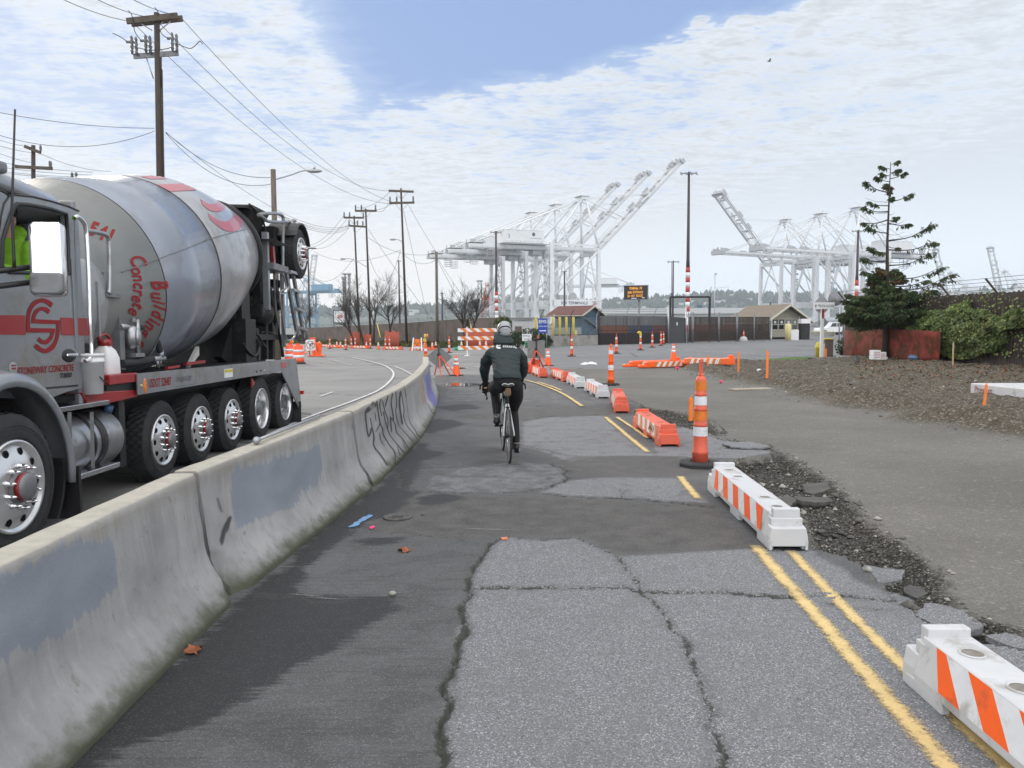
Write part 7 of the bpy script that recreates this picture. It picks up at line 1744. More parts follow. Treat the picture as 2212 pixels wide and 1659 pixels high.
 if boom_deg>20:
  for y_ in(-3.4,3.4):
   m_=MB();pk=H0_+dr*boom_len*.33+up*8;m_.cyl((ax_,B/2+y_,az),H0_+dr*boom_len*.60+up*1.5+Vector((0,y_,0)),.16,n=6);m_.cyl((ax_,B/2+y_,az-.5),H0_+dr*boom_len*.32+up*2.2+Vector((0,y_,0)),.24,n=6);m_.cyl(H0_+dr*boom_len*.05+up*2+Vector((0,y_,0)),H0_+dr*boom_len*.40+up*3+Vector((0,y_,0)),.24,n=6);build(m_,'fore_stay',cw,o)
  if text_side:tx=MB();text(tx,'SSA TERMINALS',frame(H0_+dr*boom_len*.52+Vector((0,-4.2,0)),dr,up),1,0,width=10,height=1.0);build(tx,'boom_lettering',MT['navy'],o)
 else:
  for y_ in(-3.4,3.4):
   m_=MB();m_.cyl((ax_,B/2+y_,az),H0_+dr*boom_len*.42+up*1.2+Vector((0,y_,0)),.28,n=6);m_.cyl((ax_,B/2+y_,az),H0_+dr*boom_len*.88+up*1.2+Vector((0,y_,0)),.28,n=6);build(m_,'fore_stay',cw,o)
 m_=MB();x_=back+20
 m_.box((x_+22,B/2,43.6),(6,6.5,2.4));m_.box((x_+27,B/2-2,42.2),(2.5,2.6,2.6))
 for bx_,h in((x_-10,5),(x_-6,6)):
  for dx in(0,3.6):
   for dy in(-1.5,1.5):m_.box((bx_+dx,B/2-4+dy,45-h/2),(.16,.16,h))
  for k in range(4):m_.box((bx_+1.8,B/2-4,45-h+k*1.3),(3.6,3.0,.12))
 build(m_,'trolley',cg,o)
 m_=MB()
 for k in range(10):
  z=6+k*4;m_.box((-2.6,.2,z),(2.6,2.8,.18));m_.bar((-3.6 if k%2 else-1.6,-.6,z),(-1.6 if k%2 else-3.6,-.6,z+4),.6,.14);m_.box((-3.8,.2,z+.6),(.1,2.8,1.2));m_.bar((-3.9,-1.2,z),(-3.9,-1.2,z+4),.12)
 build(m_,'stair_tower',cg,o)
 m_=MB();m_.lathe([(2.6,-.5),(2.6,.5)],20,0,Matrix.Translation((A*.62,B*.5,18.8))@Matrix.Rotation(math.pi/2,4,'X'));m_.box((A*.40,B*.5,18.4),(5,3,3));build(m_,'cable_reel',cg,o)
 return o
LB=['white crane with its boom raised to the right, nearest and largest, lettered portal beam','white crane with raised boom, middle one of the left hand three','white crane with raised boom, rear one of the left hand three']
base0=Vector((22.6,438,-1.5));ra=math.atan2(.40,.917);bdir=Vector((-.40,.917,0))
crane(LB[0],base0,ra,43.5,82,True)
crane(LB[1],base0+bdir*34,ra,43.5,80,False);crane(LB[2],base0+bdir*70,ra,43.5,78,False)
rb=R(205);bd2=Vector((-.4226,.9063,0));ad=Vector((-.9063,-.4226,0))
wl=Vector((207,505,-1.5));land0=wl-ad*30.5
crane('white crane with level boom, nearest of the right hand group, by the conifer',land0,rb,1.0,68,False,apex=(18,75));crane('white crane with level boom, second of the right hand group',land0+bd2*30,rb,1.0,72,False,apex=(18,75));crane('white crane with boom raised to the left, rear one of the right hand group',land0+bd2*62,rb,45,64,False,apex=(18,75))
crane('faint blue crane with level boom beyond the white number sign',Vector((-255,1010,-2)),R(165),1,60,False,('crane_blue','crane_blue'),-40,group='faint far cranes')
crane('faint far crane with raised boom behind the pole by the tag wheel',Vector((-330,1240,-2)),R(80),70,80,False,('crane_grey','crane_grey'),-40,group='faint far cranes')
rc=crane('red and white crane standing low behind the large white cranes',Vector((-18,760,-2)),R(90),72,40,False,('crane_red','crane_white'),-30,group='faint far cranes');rc.scale=(.55,)*3;crane('faint white crane with level boom between the crane legs',Vector((95,900,-2)),R(175),30,60,False,group='faint far cranes')
crane('faint far crane above the wooden fence at the right edge',Vector((760,1180,-2)),R(200),70,70,False,group='faint far cranes');crane('faint far crane above the wooden fence, left one',Vector((690,1200,-2)),R(200),70,70,False,group='faint far cranes')
def ridge(name,x0,x1,y,z0,amp,base,seed,tree,mat_):
 m_=MB();r_=random.Random(seed);n=160;fr_=[]
 for i in range(n+1):
  xx=x0+(x1-x0)*i/n;h=(z0+26*float(sst(xx,150,700))-30*float(sst(-xx,-100,500)))+amp*(mnoise.noise((i*.045+seed,.3,0))+.4*mnoise.noise((i*.15+seed,2,0)))
  fr_.append((xx,h))
 for xx,h in fr_:m_.v+=[(xx,y-700,base),(xx,y-380,base+(h-base)*.45),(xx,y,h),(xx,y+500,base)]
 for i in range(n):
  for k in range(3):a=i*4+k;m_.f.append((a,a+4,a+5,a+1));m_.m.append(0);m_.s.append(True)
 tag(build(m_,name,MT[mat_]),kind='structure');return fr_
defm('hill_green',(.045,.06,.04),.9,0,.5,.01);defm('far_wood',(.028,.042,.025),.9,0,.5,.02)
fr1=ridge('hill',-1400,1700,2350,66,24,-5,4,12,'hill_green')
fw=MB();r_=random.Random(9)
for k in range(5200):
 i=r_.random()*159;a,b_=fr1[int(i)],fr1[int(i)+1];xx=a[0]+(b_[0]-a[0])*(i%1);t=r_.random()**.6
 yy=1970+380*t;z0=-5+(a[1]+5)*(.45+.55*t)-2;h=r_.uniform(7,17)*(1.5 if r_.random()<.12 else 1);w_=h*r_.uniform(.24,.6)
 n=6;lev=((0,.7),(.25,1),(.6,.75),(.85,.4),(1,.05))if r_.random()<.6 else((0,.9),(.3,.7),(.6,.42),(1,.02));ph=r_.random()*6
 fw.rings([[Vector((xx+w_*s_*(1+.25*math.sin(3*j+ph))*math.cos(2*math.pi*j/n),yy+w_*s_*math.sin(2*math.pi*j/n),z0+h*q_))for j in range(n)]for q_,s_ in lev],0,True,False)
for k in range(150):
 i=r_.random()*159;a=fr1[int(i)];t=r_.random()*.8;fw.box((a[0],1960+380*t,-5+(a[1]+5)*(.45+.55*t)+5),(r_.uniform(8,20),8,r_.uniform(5,9)),1)
tag(build(fw,'far_woods',[MT['far_wood'],MT['pale_concrete']]),kind='stuff')
w_=MB();w_.quad((-3000,700,-2.6),(3000,700,-2.6),(3000,1700,-2.6),(-3000,1700,-2.6));tag(build(w_,'harbour_water',MT['water']),kind='structure')
def zbase(p):return float(zg(p.x,p.y))
def wall_run(pts):
 return pts
wp=[(1092,72,685),(1000,84,688.5),(880,98,697.5),(780,112,702.5),(700,124,707),(640,138,709)]
wpt=[]
for px,d_,ty in wp:t=P(px,ty,d_);wpt.append((Vector((t.x,t.y,0)),t.z))
o=thing('boundary_wall','long brown boundary wall of tall panels with barbed wire arms along the left','wall',(wpt[0][0].x,wpt[0][0].y,zbase(wpt[0][0])))
O=Vector(o.location);m_=MB();pn=0
dense=[]
for(a,za),(b,zb)in zip(wpt[:-1],wpt[1:]):
 L=(b-a).length;n=max(1,int(L/3.6))
 for i in range(n):dense.append((a.lerp(b,i/n),za+(zb-za)*i/n))
dense.append(wpt[-1])
for i,((a,za),(b,zb))in enumerate(zip(dense[:-1],dense[1:])):
 d=(b-a).normalized();nrm=Vector((d.y,-d.x,0))*(.02 if i%2 else 0)
 a2=a+d*.02;b2=b-d*.02;zl=min(zbase(a),zbase(b))-.4
 pa=[a2+nrm,b2+nrm,b2+nrm-Vector((d.y,-d.x,0))*.14,a2+nrm-Vector((d.y,-d.x,0))*.14]
 m_.add([Vector((p.x,p.y,zl))-O for p in pa]+[Vector((p.x,p.y,z))-O for p,z in zip(pa,(za,zb,zb,za))],[(0,1,5,4),(1,2,6,5),(2,3,7,6),(3,0,4,7),(4,5,6,7),(3,2,1,0)])
build(m_,'wall_panel',MT['wall_brown'],o)
for i,(a,za)in enumerate(dense):
 m_=MB();m_.bar(Vector((a.x,a.y,za))-O,Vector((a.x-.28,a.y+.1,za+.42))-O,.05);build(m_,'wire_arm',MT['steel_grey'],o)
 if i%2==0:m_=MB();m_.box(Vector((a.x+.3,a.y-.22,za-.75))-O,(.28,.04,.6));build(m_,'notice_plate',MT['trim_cream'],o)
for k in range(3):
 m_=MB();m_.tube([Vector((a.x-.28*(k+1)/3,a.y,za+.42*(k+1)/3))-O for a,za in dense],.014,4);build(m_,'barbed_wire',MT['wire'],o)
def line_fence(name,label,px0,px1,d0,d1,top0,top1,maker,cat='fence'):
 a,b=P(px0,top0,d0),P(px1,top1,d1);za,zb=a.z,b.z;a0=Vector((a.x,a.y,zbase(a)));b0=Vector((b.x,b.y,zbase(b)))
 d=Vector((b.x-a.x,b.y-a.y,0));L=d.length;rz=math.atan2(d.y,d.x)
 o=thing(name,label,cat,a0,rz);maker(o,L,za-a0.z,zb-a0.z,b0.z-a0.z);return o
def chain(o,L,h0,h1,zb):
 m_=MB();m_.box((L/2,0,.42),(L,.3,.95));build(m_,'concrete_plinth',MT['concrete'],o,bevel=.02)
 m_=MB();n=int(L/3.2)
 for i in range(n+1):m_.cyl((L*i/n,0,.8),(L*i/n,0,h0+.1),.04,n=8)
 build(m_,'fence_posts',MT['black_metal'],o)if False else None
 for i in range(n+1):
  m_=MB();m_.cyl((L*i/n,-.2,0),(L*i/n,-.2,h0),.045,n=8);m_.bar((L*i/n,-.2,h0),(L*i/n+.35,-.2,h0+.5),.05);build(m_,'fence_post',MT['black_metal'],o)
 m_=MB();m_.cyl((0,-.2,h0-.05),(L,-.2,h0-.05),.025,n=6);m_.cyl((0,-.2,.95),(L,-.2,.95),.02,n=6);build(m_,'top_rail',MT['black_metal'],o)
 m_=MB();st=.14;hh=h0-1.0
 for i in range(int(L/st)):
  x0=i*st
  for s_ in(-1,1):m_.bar((x0,-.2,.95),(min(max(x0+s_*hh,0),L),-.2,.95+(hh if 0<=x0+s_*hh<=L else(L-x0 if s_>0 else x0))),.007,.004)
 build(m_,'chain_link',MT['steel_grey'],o)
def slats(o,L,h0,h1,zb,step=.085,wd=.06):
 m_=MB();n=int(L/step)
 for i in range(n):
  t=(i+.5)/n;h=h0+(h1-h0)*t;gap=.62 if i%7 else .25
  m_.box((L*t,0,.05+zb*t+h/2-.05),(wd*rnd.uniform(.75,1.0),.02,h-.1))
 build(m_,'slat_infill',MT['slat_dark'],o)
 m_=MB();m_.box((L/2,.12,.5),(L,.08,1.05));build(m_,'base_board',MT['slat_dark'],o)
 for i in range(int(L/3)+1):
  t=min(1,i*3/L);m_=MB();m_.cyl((L*t,.06,0),(L*t,.06,h0+.1),.05,n=8);m_.bar((L*t,.06,h0+.1),(L*t+.3,.06,h0+.7),.05);build(m_,'fence_post',MT['steel_grey'],o)
 m_=MB();m_.bar((0,.04,h0),(L,.04,h1),.05);m_.bar((0,.04,h0*.5),(L,.04,h1*.5),.05);build(m_,'rail',MT['black_metal'],o)
 for k in(.25,.45,.62):m_=MB();m_.tube([(0,.06,h0+k),(L,.06,h1+k)],.012,4);build(m_,'barbed_wire',MT['wire'],o)
def solid(o,L,h0,h1,zb):
 m_=MB();m_.add([(0,0,0),(L,0,zb),(L,.12,zb),(0,.12,0),(0,0,h0),(L,0,h1),(L,.12,h1),(0,.12,h0)],[(0,1,5,4),(1,2,6,5),(2,3,7,6),(3,0,4,7),(4,5,6,7)]);build(m_,'panel',MT['gate_grey'],o)
 for t in(0,1):m_=MB();m_.cyl((L*t,-.05,0),(L*t,-.05,max(h0,h1)+1.0),.07,n=8);build(m_,'fence_post',MT['steel_galv'],o)
 m_=MB();m_.box((L*.5,-.02,h0*.72),(.16,.03,.3));build(m_,'notice_plate',MT['white_paint'],o)
defm('gate_grey',(.055,.056,.062),.7,0,.12,2);defm('mesh_brown',(.05,.038,.034),.85,0,.3,4)
line_fence('chain_link_fence','black chain link fence on a grey concrete plinth in front of the blue building',1165,1290,64,68,682,683,chain)
line_fence('slatted_fence','dark brown slatted security fence under the electronic message sign',1290,1441,68,71,683,684,slats)
line_fence('grey_gate_panel','plain dark grey metal panel at the end of the slatted fence',1443,1481,71,73,683.5,687,solid,'gate')
def gate(o,L,h0,h1,zb):
 m_=MB();n=int(L/.07)
 for i in range(n):
  t=(i+.5)/n;m_.box((L*t,0,zb*t+h0/2+.05),(.052*rnd.uniform(.7,1),.015,h0-.15))
 build(m_,'mesh_infill',MT['mesh_brown'],o)
 m_=MB();m_.box((L/2,.05,.55),(L,.05,1.0));build(m_,'base_board',MT['wall_brown'],o)
 for t in(0,1):m_=MB();m_.cyl((L*t,-.05,0),(L*t,-.05,h0+.45),.055,n=8);build(m_,'gate_post',MT['steel_grey'],o)
 m_=MB();m_.bar((0,.03,h0),(L,.03,h0),.06);m_.bar((0,.03,h0*.5),(L,.03,h0*.5),.05);build(m_,'rail',MT['black_metal'],o)
gx=[(1486,1494),(1497,1551),(1553.5,1590),(1592.5,1628),(1629,1662)]
gl=['narrow gate strip beside the grey panel','brown mesh gate leaf under the gate frame','brown mesh gate leaf left of the guard booth','brown mesh gate leaf in front of the guard booth wall','last gate leaf standing before the guard booth door']
for(a,b),l_ in zip(gx,gl):line_fence('mesh_gate',l_,a,b,73+(a-1486)*.045,73+(b-1486)*.045,685,684,gate,'gate')
def leafy(name,label,cat,c,size,n,mats,leaf,seed,trunk=True,core=.0,group=None,flat=False):
 o=thing(name,label,cat,c,0,group);r_=random.Random(seed);m_=MB()
 for i in range(n):
  while True:
   p=Vector((r_.uniform(-1,1),r_.uniform(-1,1),r_.uniform(-1,1)))
   if core<p.length<1 and p.length>.35*r_.random():break
  if mnoise.noise(p*2.2+Vector((seed,0,0)))<-.22:continue
  q=Vector((p.x*size[0],p.y*size[1],(p.z+1)*size[2]));s_=leaf*r_.uniform(.6,1.4)
  a=Vector((r_.gauss(0,1),r_.gauss(0,1),r_.gauss(0,.7))).normalized();b_=a.orthogonal().normalized();b_.rotate(Matrix.Rotation(r_.random()*6,3,a))
  cc=a.cross(b_)
  m_.add([q-b_*s_,q+cc*s_*.55+a*s_*.1,q+b_*s_,q-cc*s_*.55+a*s_*.1],[(0,1,2,3)],r_.choices(range(len(mats)),[3]+[1]*(len(mats)-1))[0],False)
 build(m_,'foliage',[MT[k]for k in mats],o)
 if trunk:
  t_=MB()
  for k in range(5):t_.tube([(0,0,0),(size[0]*.3*math.cos(k*1.3),size[1]*.3*math.sin(k*1.3),size[2]*.6),(size[0]*.6*math.cos(k*1.3),size[1]*.5*math.sin(k*1.3),size[2]*1.3)],[.05,.03,.012],5)
  build(t_,'stems',MT['bark'],o)
 return o
p=GS(1088,745);leafy('round_shrub','bushy yellowish green shrub rising right above the cyclist helmet','shrub',Vector((P(1086,700,66).x,66,.9)),(.85,.7,.75),2200,['shrub','ivy_light'],.07,3)
for px,d_,sx_,h,l_ in((1108,62,1.0,.75,'dark low shrub left of the sidewalk closed sign'),(1150,62,1.3,.85,'dark low shrub behind the grey square sign'),(1170,61,.9,.6,'dark low shrub at the foot of the blue sign')):
 c=P(px,740,d_);c.z=zbase(c)-.1;leafy('dark_shrub',l_,'shrub',c,(sx_,.7,h),1600,['shrub','needle_dark'],.08,int(px),group='low dark shrubs')
vg=MB();r_=random.Random(5)
for i in range(5200):
 t=r_.random();k=min(int(t*(len(dense)-1)),len(dense)-2);a,b=dense[k][0],dense[k+1][0];p=a.lerp(b,r_.random());off=r_.random()**1.5*6.5
 d=(b-a).normalized();q=p+Vector((-d.y,d.x,0))*(off+.3)*(1 if-d.x*0+(-d.y)*0+d.x<0 else-1)
 if q.y>p.y:q=p-Vector((-d.y,d.x,0))*0+(p-q)
 z=zbase(q);s_=r_.uniform(.05,.2)*(1.8 if off<1 else 1)
 vg.add([(q.x-s_,q.y,z),(q.x+s_,q.y+r_.uniform(-.1,.1),z),(q.x+r_.uniform(-s_,s_),q.y,z+s_*r_.uniform(.8,2.2))],[(0,1,2)],r_.randrange(3))
tag(build(vg,'weeds',[MT['shrub'],MT['needle_dry'],MT['ivy']]),kind='stuff')
defm('net_orange',(.40,.085,.045),.8,0,.3,20);defm('net_red',(.20,.030,.020),.8,0,.45,3,dirt=.6,dcol=(.07,.035,.015),dscale=1.6)
def netting(label,x0,x1,y0,y1,d0,d1):
 a,b=P(x0,y1,d0),P(x1,y1,d1);zt=P((x0+x1)/2,y0,(d0+d1)/2).z;m_=MB();n=10
 for i in range(n+1):
  t=i/n;p=a.lerp(b,t);s_=.07*math.sin(i*1.9)
  zb=zbase(p);m_.v+=[(p.x-a.x,p.y-a.y+s_,zb),(p.x-a.x,p.y-a.y-s_,(zb+zt)/2),(p.x-a.x,p.y-a.y+s_*.5,zt+.12*math.sin(i*1.3))]
 for i in range(n):
  for k in range(2):q_=i*3+k;m_.f.append((q_,q_+3,q_+4,q_+1));m_.m.append(0);m_.s.append(True)
 o=build(m_,'safety_netting',MT['net_orange'],loc=(a.x,a.y,0));tag(o,label,'netting','orange safety netting');md=o.modifiers.new('thick','SOLIDIFY');md.thickness=.02
netting('orange netting behind the tubes at the two leaning trees',755,777,717,738,92,91);netting('dull orange netting low between the leaning trunks',782,802,722,739,91,90);netting('orange netting wrapped at the young bare tree',832,862,716,742,84,82);netting('reddish netting behind the striped barricade',1004,1066,716,745,66,64)
def gable(o,name,L,Wd,hw,hr,wm,rm,over=.35,z0=0.0):
 m_=MB();m_.add([(0,0,z0),(L,0,z0),(L,Wd,z0),(0,Wd,z0),(0,0,hw),(L,0,hw),(L,Wd,hw),(0,Wd,hw),(0,Wd/2,hr),(L,Wd/2,hr)],[(0,1,5,4),(2,3,7,6),(1,2,6,9,5),(3,0,4,8,7)]);wl_=build(m_,'wall',wm,o)
 m_=MB();k=(hr-hw)/(Wd/2)
 for s_ in(0,1):
  y0,y1=(-over,Wd/2)if s_==0 else(Wd+over,Wd/2);ze_=hw-over*k
  a=[(-over,y0,ze_),(L+over,y0,ze_),(L+over,y1,hr),(-over,y1,hr)];m_.add([(x_,y_,z+.02)for x_,y_,z in a]+[(x_,y_,z+.16)for x_,y_,z in a],[(4,5,6,7),(0,3,2,1),(0,1,5,4),(1,2,6,5),(2,3,7,6),(3,0,4,7)])
 build(m_,'roof',rm,o)
 m_=MB()
 for x_ in(-over-.02,L+over+.02):
  for s_ in(-1,1):yc=Wd/2+s_*(Wd/2+over);m_.bar((x_,yc,hw-over*k+.05),(x_,Wd/2,hr+.05),.06,.2)
 m_.bar((-over,-over-.02,hw-over*k+.02),(L+over,-over-.02,hw-over*k+.02),.06,.16);build(m_,'fascia',MT['trim_cream'],o)
 return wl_
c0=P(1594,731,93);c1=P(1663,731,86);rz=math.atan2(c1.y-c0.y,c1.x-c0.x);L=math.hypot(c1.x-c0.x,c1.y-c0.y)
bo=thing('guard_booth','cream clapboard guard booth with a tan gable roof by the gates','guard booth',(c0.x,c0.y,zbase(c1)),rz)
bwl=gable(bo,'booth',L,3.6,2.55,3.75,MT['siding'],MT['roof_tan'],1.15)
for k in range(12):
 m_=MB();m_.box((L+.015,1.8,.2+k*.2),(.03,3.6,.035))if k<5 else None
 if m_.v:build(m_,'clapboard',MT['trim_cream'],bo)
for a,b in((.22,.95),(1.02,1.72),(1.88,2.58),(2.66,3.36)):
 m_=MB();m_.box((L+.03,(a+b)/2,1.65),(.05,b-a,1.25));f_=build(m_,'window',MT['trim_cream'],bo)
 for z0,z1 in((1.10,1.60),(1.68,2.2)):m_=MB();m_.box((L+.05,(a+b)/2,(z0+z1)/2),(.03,b-a-.1,z1-z0));build(m_,'pane',MT['glass_dark'],f_)
 m_=MB();m_.box((L+.075,a+.35,1.9),(.008,.28,.3));build(m_,'paper_notice',MT['paper'],f_)
m_=MB();m_.box((L-.6,-.02,1.65),(.7,.05,1.2));f_=build(m_,'window',MT['trim_cream'],bo);m_=MB();m_.box((L-.6,-.04,1.65),(.58,.03,1.05));build(m_,'pane',MT['glass_dark'],f_)
m_=MB();m_.box((L-1.9,-.02,1.1),(.95,.06,2.1));build(m_,'door',MT['dark_interior'],bo);m_=MB();m_.box((L*.3,-.02,1.2),(L*.55,.05,2.3));build(m_,'brown_panel',MT['wall_brown'],bo)  # dark brown panel over part of the booth side wall
m_=MB();m_.box((L/2,1.8,.1),(L+.1,3.7,.25));build(m_,'booth_base',MT['dark_interior'],bo)
m_=MB();m_.box((L+.12,.1,1.3),(.08,.12,2.5));m_.box((L+.12,3.55,1.3),(.08,.12,2.5));build(m_,'downpipe',MT['white_paint'],bo)
m_=MB();m_.box((L*.42,-1.0,.55),(1.9,.04,1.1));
for k in range(9):m_.box((L*.42-.9+k*.22,-1.04,.55),(.04,.04,1.1))
build(m_,'railing',MT['black_metal'],bo)
m_=MB();m_.cyl((L*.55,1.9,3.7),(L*.55,1.9,4.2),.08,n=8);build(m_,'vent_pipe',MT['black_metal'],bo)
def bollard(label,px,y0,y1,d_,r,material='yellow_paint'):
 t=P(px,y0,d_);zb=zbase(t);b=Vector((t.x,t.y,zb));m_=MB();h=t.z-zb;m_.lathe([(r,0),(r,h-.04),(r*.8,h),(0,h+.03)],14);tag(build(m_,'bollard',MT[material],loc=b),label,'bollard','yellow steel bollards')
bollard('pale yellow bollard in front of the guard booth windows',1703,699.5,729,80,.30,'pale_yellow')
zb_=lambda a:1183.6+a*.10702
for a,l_ in((107,'yellow bollard, first from the left behind the chain link fence'),(240,'yellow bollard, second from the left behind the chain link fence'),(372,'yellow bollard, third from the left behind the chain link fence'),(515,'yellow bollard, rightmost behind the chain link fence')):bollard(l_,zb_(a),685,725,78,.13)
bollard('yellow bollard at the corner of the pale customs trailer',1157.5,686,725,77,.10)
zy=lambda a,b:(1183.6+a*.10702,639.1+b*.10702)
rz=R(-38);Lb,Wb=4.6,4.6;cr_=P(1256,700,100);lc=Vector((cr_.x-Lb*math.cos(rz),100-Lb*math.sin(rz),-1.0))
bb=thing('blue_building','two storey blue building with a red gable roof and outside stair','building',lc,rz)
gable(bb,'b',Lb,Wb,P(1255,679,104).z+1.0,P(1276,668,104).z+1.3,MT['blue_wall'],MT['roof_red'],.6)
m_=MB()
for k in range(12):m_.box((.2+k*.37,-.03,P(1255,683,104).z+.9),(.25,.05,.5))
build(m_,'window_band',MT['glass_dark'],bb)
m_=MB();m_.box((Lb/2,-.04,1.75),(Lb,.06,.9));build(m_,'sign_band',MT['grey_wall'],bb)
m_=MB();m_.bar((Lb+.2,.8,.2),(Lb+.25,4.4,1.7),.5,.12);m_.bar((Lb+.2,.8,1.0),(Lb+.25,4.4,2.5),.05);m_.bar((Lb+.2,4.4,1.8),(Lb+.25,.6,3.3),.4,.1);build(m_,'outside_stair',MT['steel_grey'],bb)
p=P(1238,722,92);tr_=thing('white_lattice_stair','pale yellow lattice stair stand beside the blue building','stair stand',Vector((p.x,p.y,-.6)))
m_=MB();a=zy(545,520);k=92/FPX
for x_ in(0,3.2,6.5):m_.bar((x_*k+2*k,0,0),(x_*k*.8+1.5*k,0,27*k),.10)
for z in range(1,6):m_.bar((1*k,0,z*5*k),(10*k,0,z*5*k),.09)
m_.bar((8.5*k,0,0),(6*k,.5,27*k),.10);m_.bar((9.5*k,.9,0),(7*k,.9,27*k),.10);build(m_,'stair_frame',MT['pale_yellow'],tr_)
p=P(1099,728,84);q_=P(1152,728,82);trl=thing('white_trailer','pale white trailer lettered BORDER PROTECTION behind the shrubs','trailer',Vector((p.x,p.y,-.35)),math.atan2(q_.y-p.y,q_.x-p.x));L=(q_-p).length;ht=P(1125,688,83).z+.35
m_=MB();m_.box((L/2,1.3,.5+(ht-.5)/2),(L,2.5,ht-.5));build(m_,'trailer_body',MT['container_white'],trl,bevel=.03)
m_=MB();m_.box((L/2,1.25,ht+.06),(L+.3,2.8,.12));build(m_,'trailer_roof',MT['grey_wall'],trl)
tx=MB();text(tx,'U.S. CUSTOMS & BORDER PROTECTION',frame((L*.60,-.01,ht-.22),(1,0,0),(0,0,1)),.2,0,width=L*.72,height=.15);text(tx,'79',frame((L*.74,-.06,.62),(1,0,0),(0,0,1)),.4,0,height=.34);build(tx,'trailer_lettering',MT['navy'],trl)
m_=MB();m_.box((L*.40,-.01,1.0),(.9,.04,1.6));build(m_,'trailer_door',MT['wall_brown'],trl);m_=MB();m_.box((L*.7,-.03,.66),(L*.5,.04,.5));build(m_,'skirt_panel',MT['white_paint'],trl)
for x_ in(.2,.8):m_=MB();m_.cyl((L*x_,.4,-.05),(L*x_,.65,-.05),.4,n=14);build(m_,'wheel',MT['rubber'],trl)
p=P(1172.5,708,60);zbb=zbase(p);o=thing('ems_sign','blue EMS ENTER HERE sign with a white arrow on the fence','sign',Vector((p.x,p.y,zbb)));k=60/FPX;zc0=p.z-zbb
m_=MB();m_.box((0,0,P(1172,704,60).z-zbb),(20.3*k,.03,31*k),0);zc0=P(1172,704,60).z-zbb
fr=lambda dy:frame((0,-.018,zc0+dy*k),(1,0,0),(0,0,1));text(m_,'EMS',fr(9.2),.3,1,width=16.5*k,height=7.2*k,bold=.01);text(m_,'ENTER HERE',fr(-.8),.2,1,width=17.5*k,height=2.6*k)
m_.prism([(-7.2*k,-.9*k),(4.6*k,-.9*k),(4.6*k,-2.1*k),(7.4*k,0),(4.6*k,2.1*k),(4.6*k,.9*k),(-7.2*k,.9*k)],.004,fr(-10.4),1);build(m_,'sign_panel',[MT['blue_sign'],MT['white_paint']],o)
m_=MB();m_.cyl((-8.4*k,.06,0),(-8.4*k,.06,zc0+26*k),.04,n=8);m_.cyl((8.4*k,.06,0),(8.4*k,.06,zc0+5*k),.03,n=8);build(m_,'sign_post',MT['steel_galv'],o)
p=GS(1199,745);o=thing('sign_post','slim grey sign post standing on a stacked timber and concrete base','sign',p);k=p.y/FPX
m_=MB();m_.cyl((0,0,.2),(-1.5*k,0,66*k),.04,n=8);build(m_,'post',MT['steel_galv'],o);m_=MB();m_.box((0,0,.34),(22*k,.7,.26));build(m_,'concrete_block',MT['pale_concrete'],o,bevel=.04);m_=MB();m_.box((1*k,0,.14),(34*k,1.0,.06));m_.box((1*k,0,.04),(32*k,.9,.08));build(m_,'pallet',MT['plank'],o)
m_=MB();m_.prism([(0,0),(.35,-.15),(.35,-.9),(0,-.95)],.02,frame((-1.3*k,0,58*k),(1,.5,0),(0,0,1)));build(m_,'sign_plate',MT['sign_grey'],o)
ds=92;c=P(1373,632,ds);zbb=-.4;o=thing('message_sign','electronic message sign with amber letters on a single post above the gate','message sign',Vector((c.x,c.y,zbb)),R(-16));k=ds/FPX;zc0=c.z-zbb
m_=MB();m_.box((0,0,zc0),(49*k,.45,29*k));build(m_,'sign_cabinet',MT['black_plastic'],o)
m_=MB();m_.box((25.5*k,.1,zc0),(2.4*k,.3,28*k));m_.box((1*k,.0,zc0+15*k),(54*k,.5,.9*k));m_.box((1*k,.0,zc0-15*k),(54*k,.5,.9*k));build(m_,'cabinet_frame',MT['steel_grey'],o)
MT['led']=mat('amber_led',(.8,.35,.03),.5,emit=(1.0,.42,.05),estr=.55)
m_=MB()
for s_,dx,dy,w_ in(('TERMINAL',-3.2,9.0,20),('30',11.5,9.4,5.5),('30N',-12,.3,9.5),('ENTRANCE',5.5,.8,21),('DO',-14,-7.4,5.5),('NOT',-4.8,-7.2,7.5),('BLOCK',9,-6.8,14)):text(m_,s_,frame((dx*k,-.235,zc0+dy*k),(1,0,0),(0,0,1)),.3,0,width=w_*k,height=5.2*k,bold=.012)
build(m_,'led_lettering',MT['led'],o);m_=MB();m_.box((-3*k,-.24,zc0-12.3*k),(11*k,.02,1.6*k));m_.box((17*k,-.24,zc0-11.6*k),(6*k,.02,1.6*k));build(m_,'name_plate',MT['paper'],o)
m_=MB();m_.cyl((7*k,.1,0),(7*k,.1,zc0-14*k),1.9*k,n=12);build(m_,'sign_post',MT['steel_grey'],o)
dg_=76;a,b=P(1448,642,dg_),P(1533,640,dg_);z0=-.3;o=thing('gate_frame','dark overhead gate frame of two posts and a crossbeam','gate frame',Vector((a.x,a.y,z0)));L=(b-a).length
m_=MB();m_.box((L/2,0,a.z-z0),(L,.18,.18));build(m_,'crossbeam',MT['black_metal'],o)
for x_,e in((0,3.4),(L,1.0)):m_=MB();m_.box((x_,0,(a.z-z0)/2),(.2,.2,a.z-z0));m_.cyl((x_+.12,0,a.z-z0),(x_+.12,0,a.z-z0+e),.03,n=6);build(m_,'post',MT['black_metal'],o)
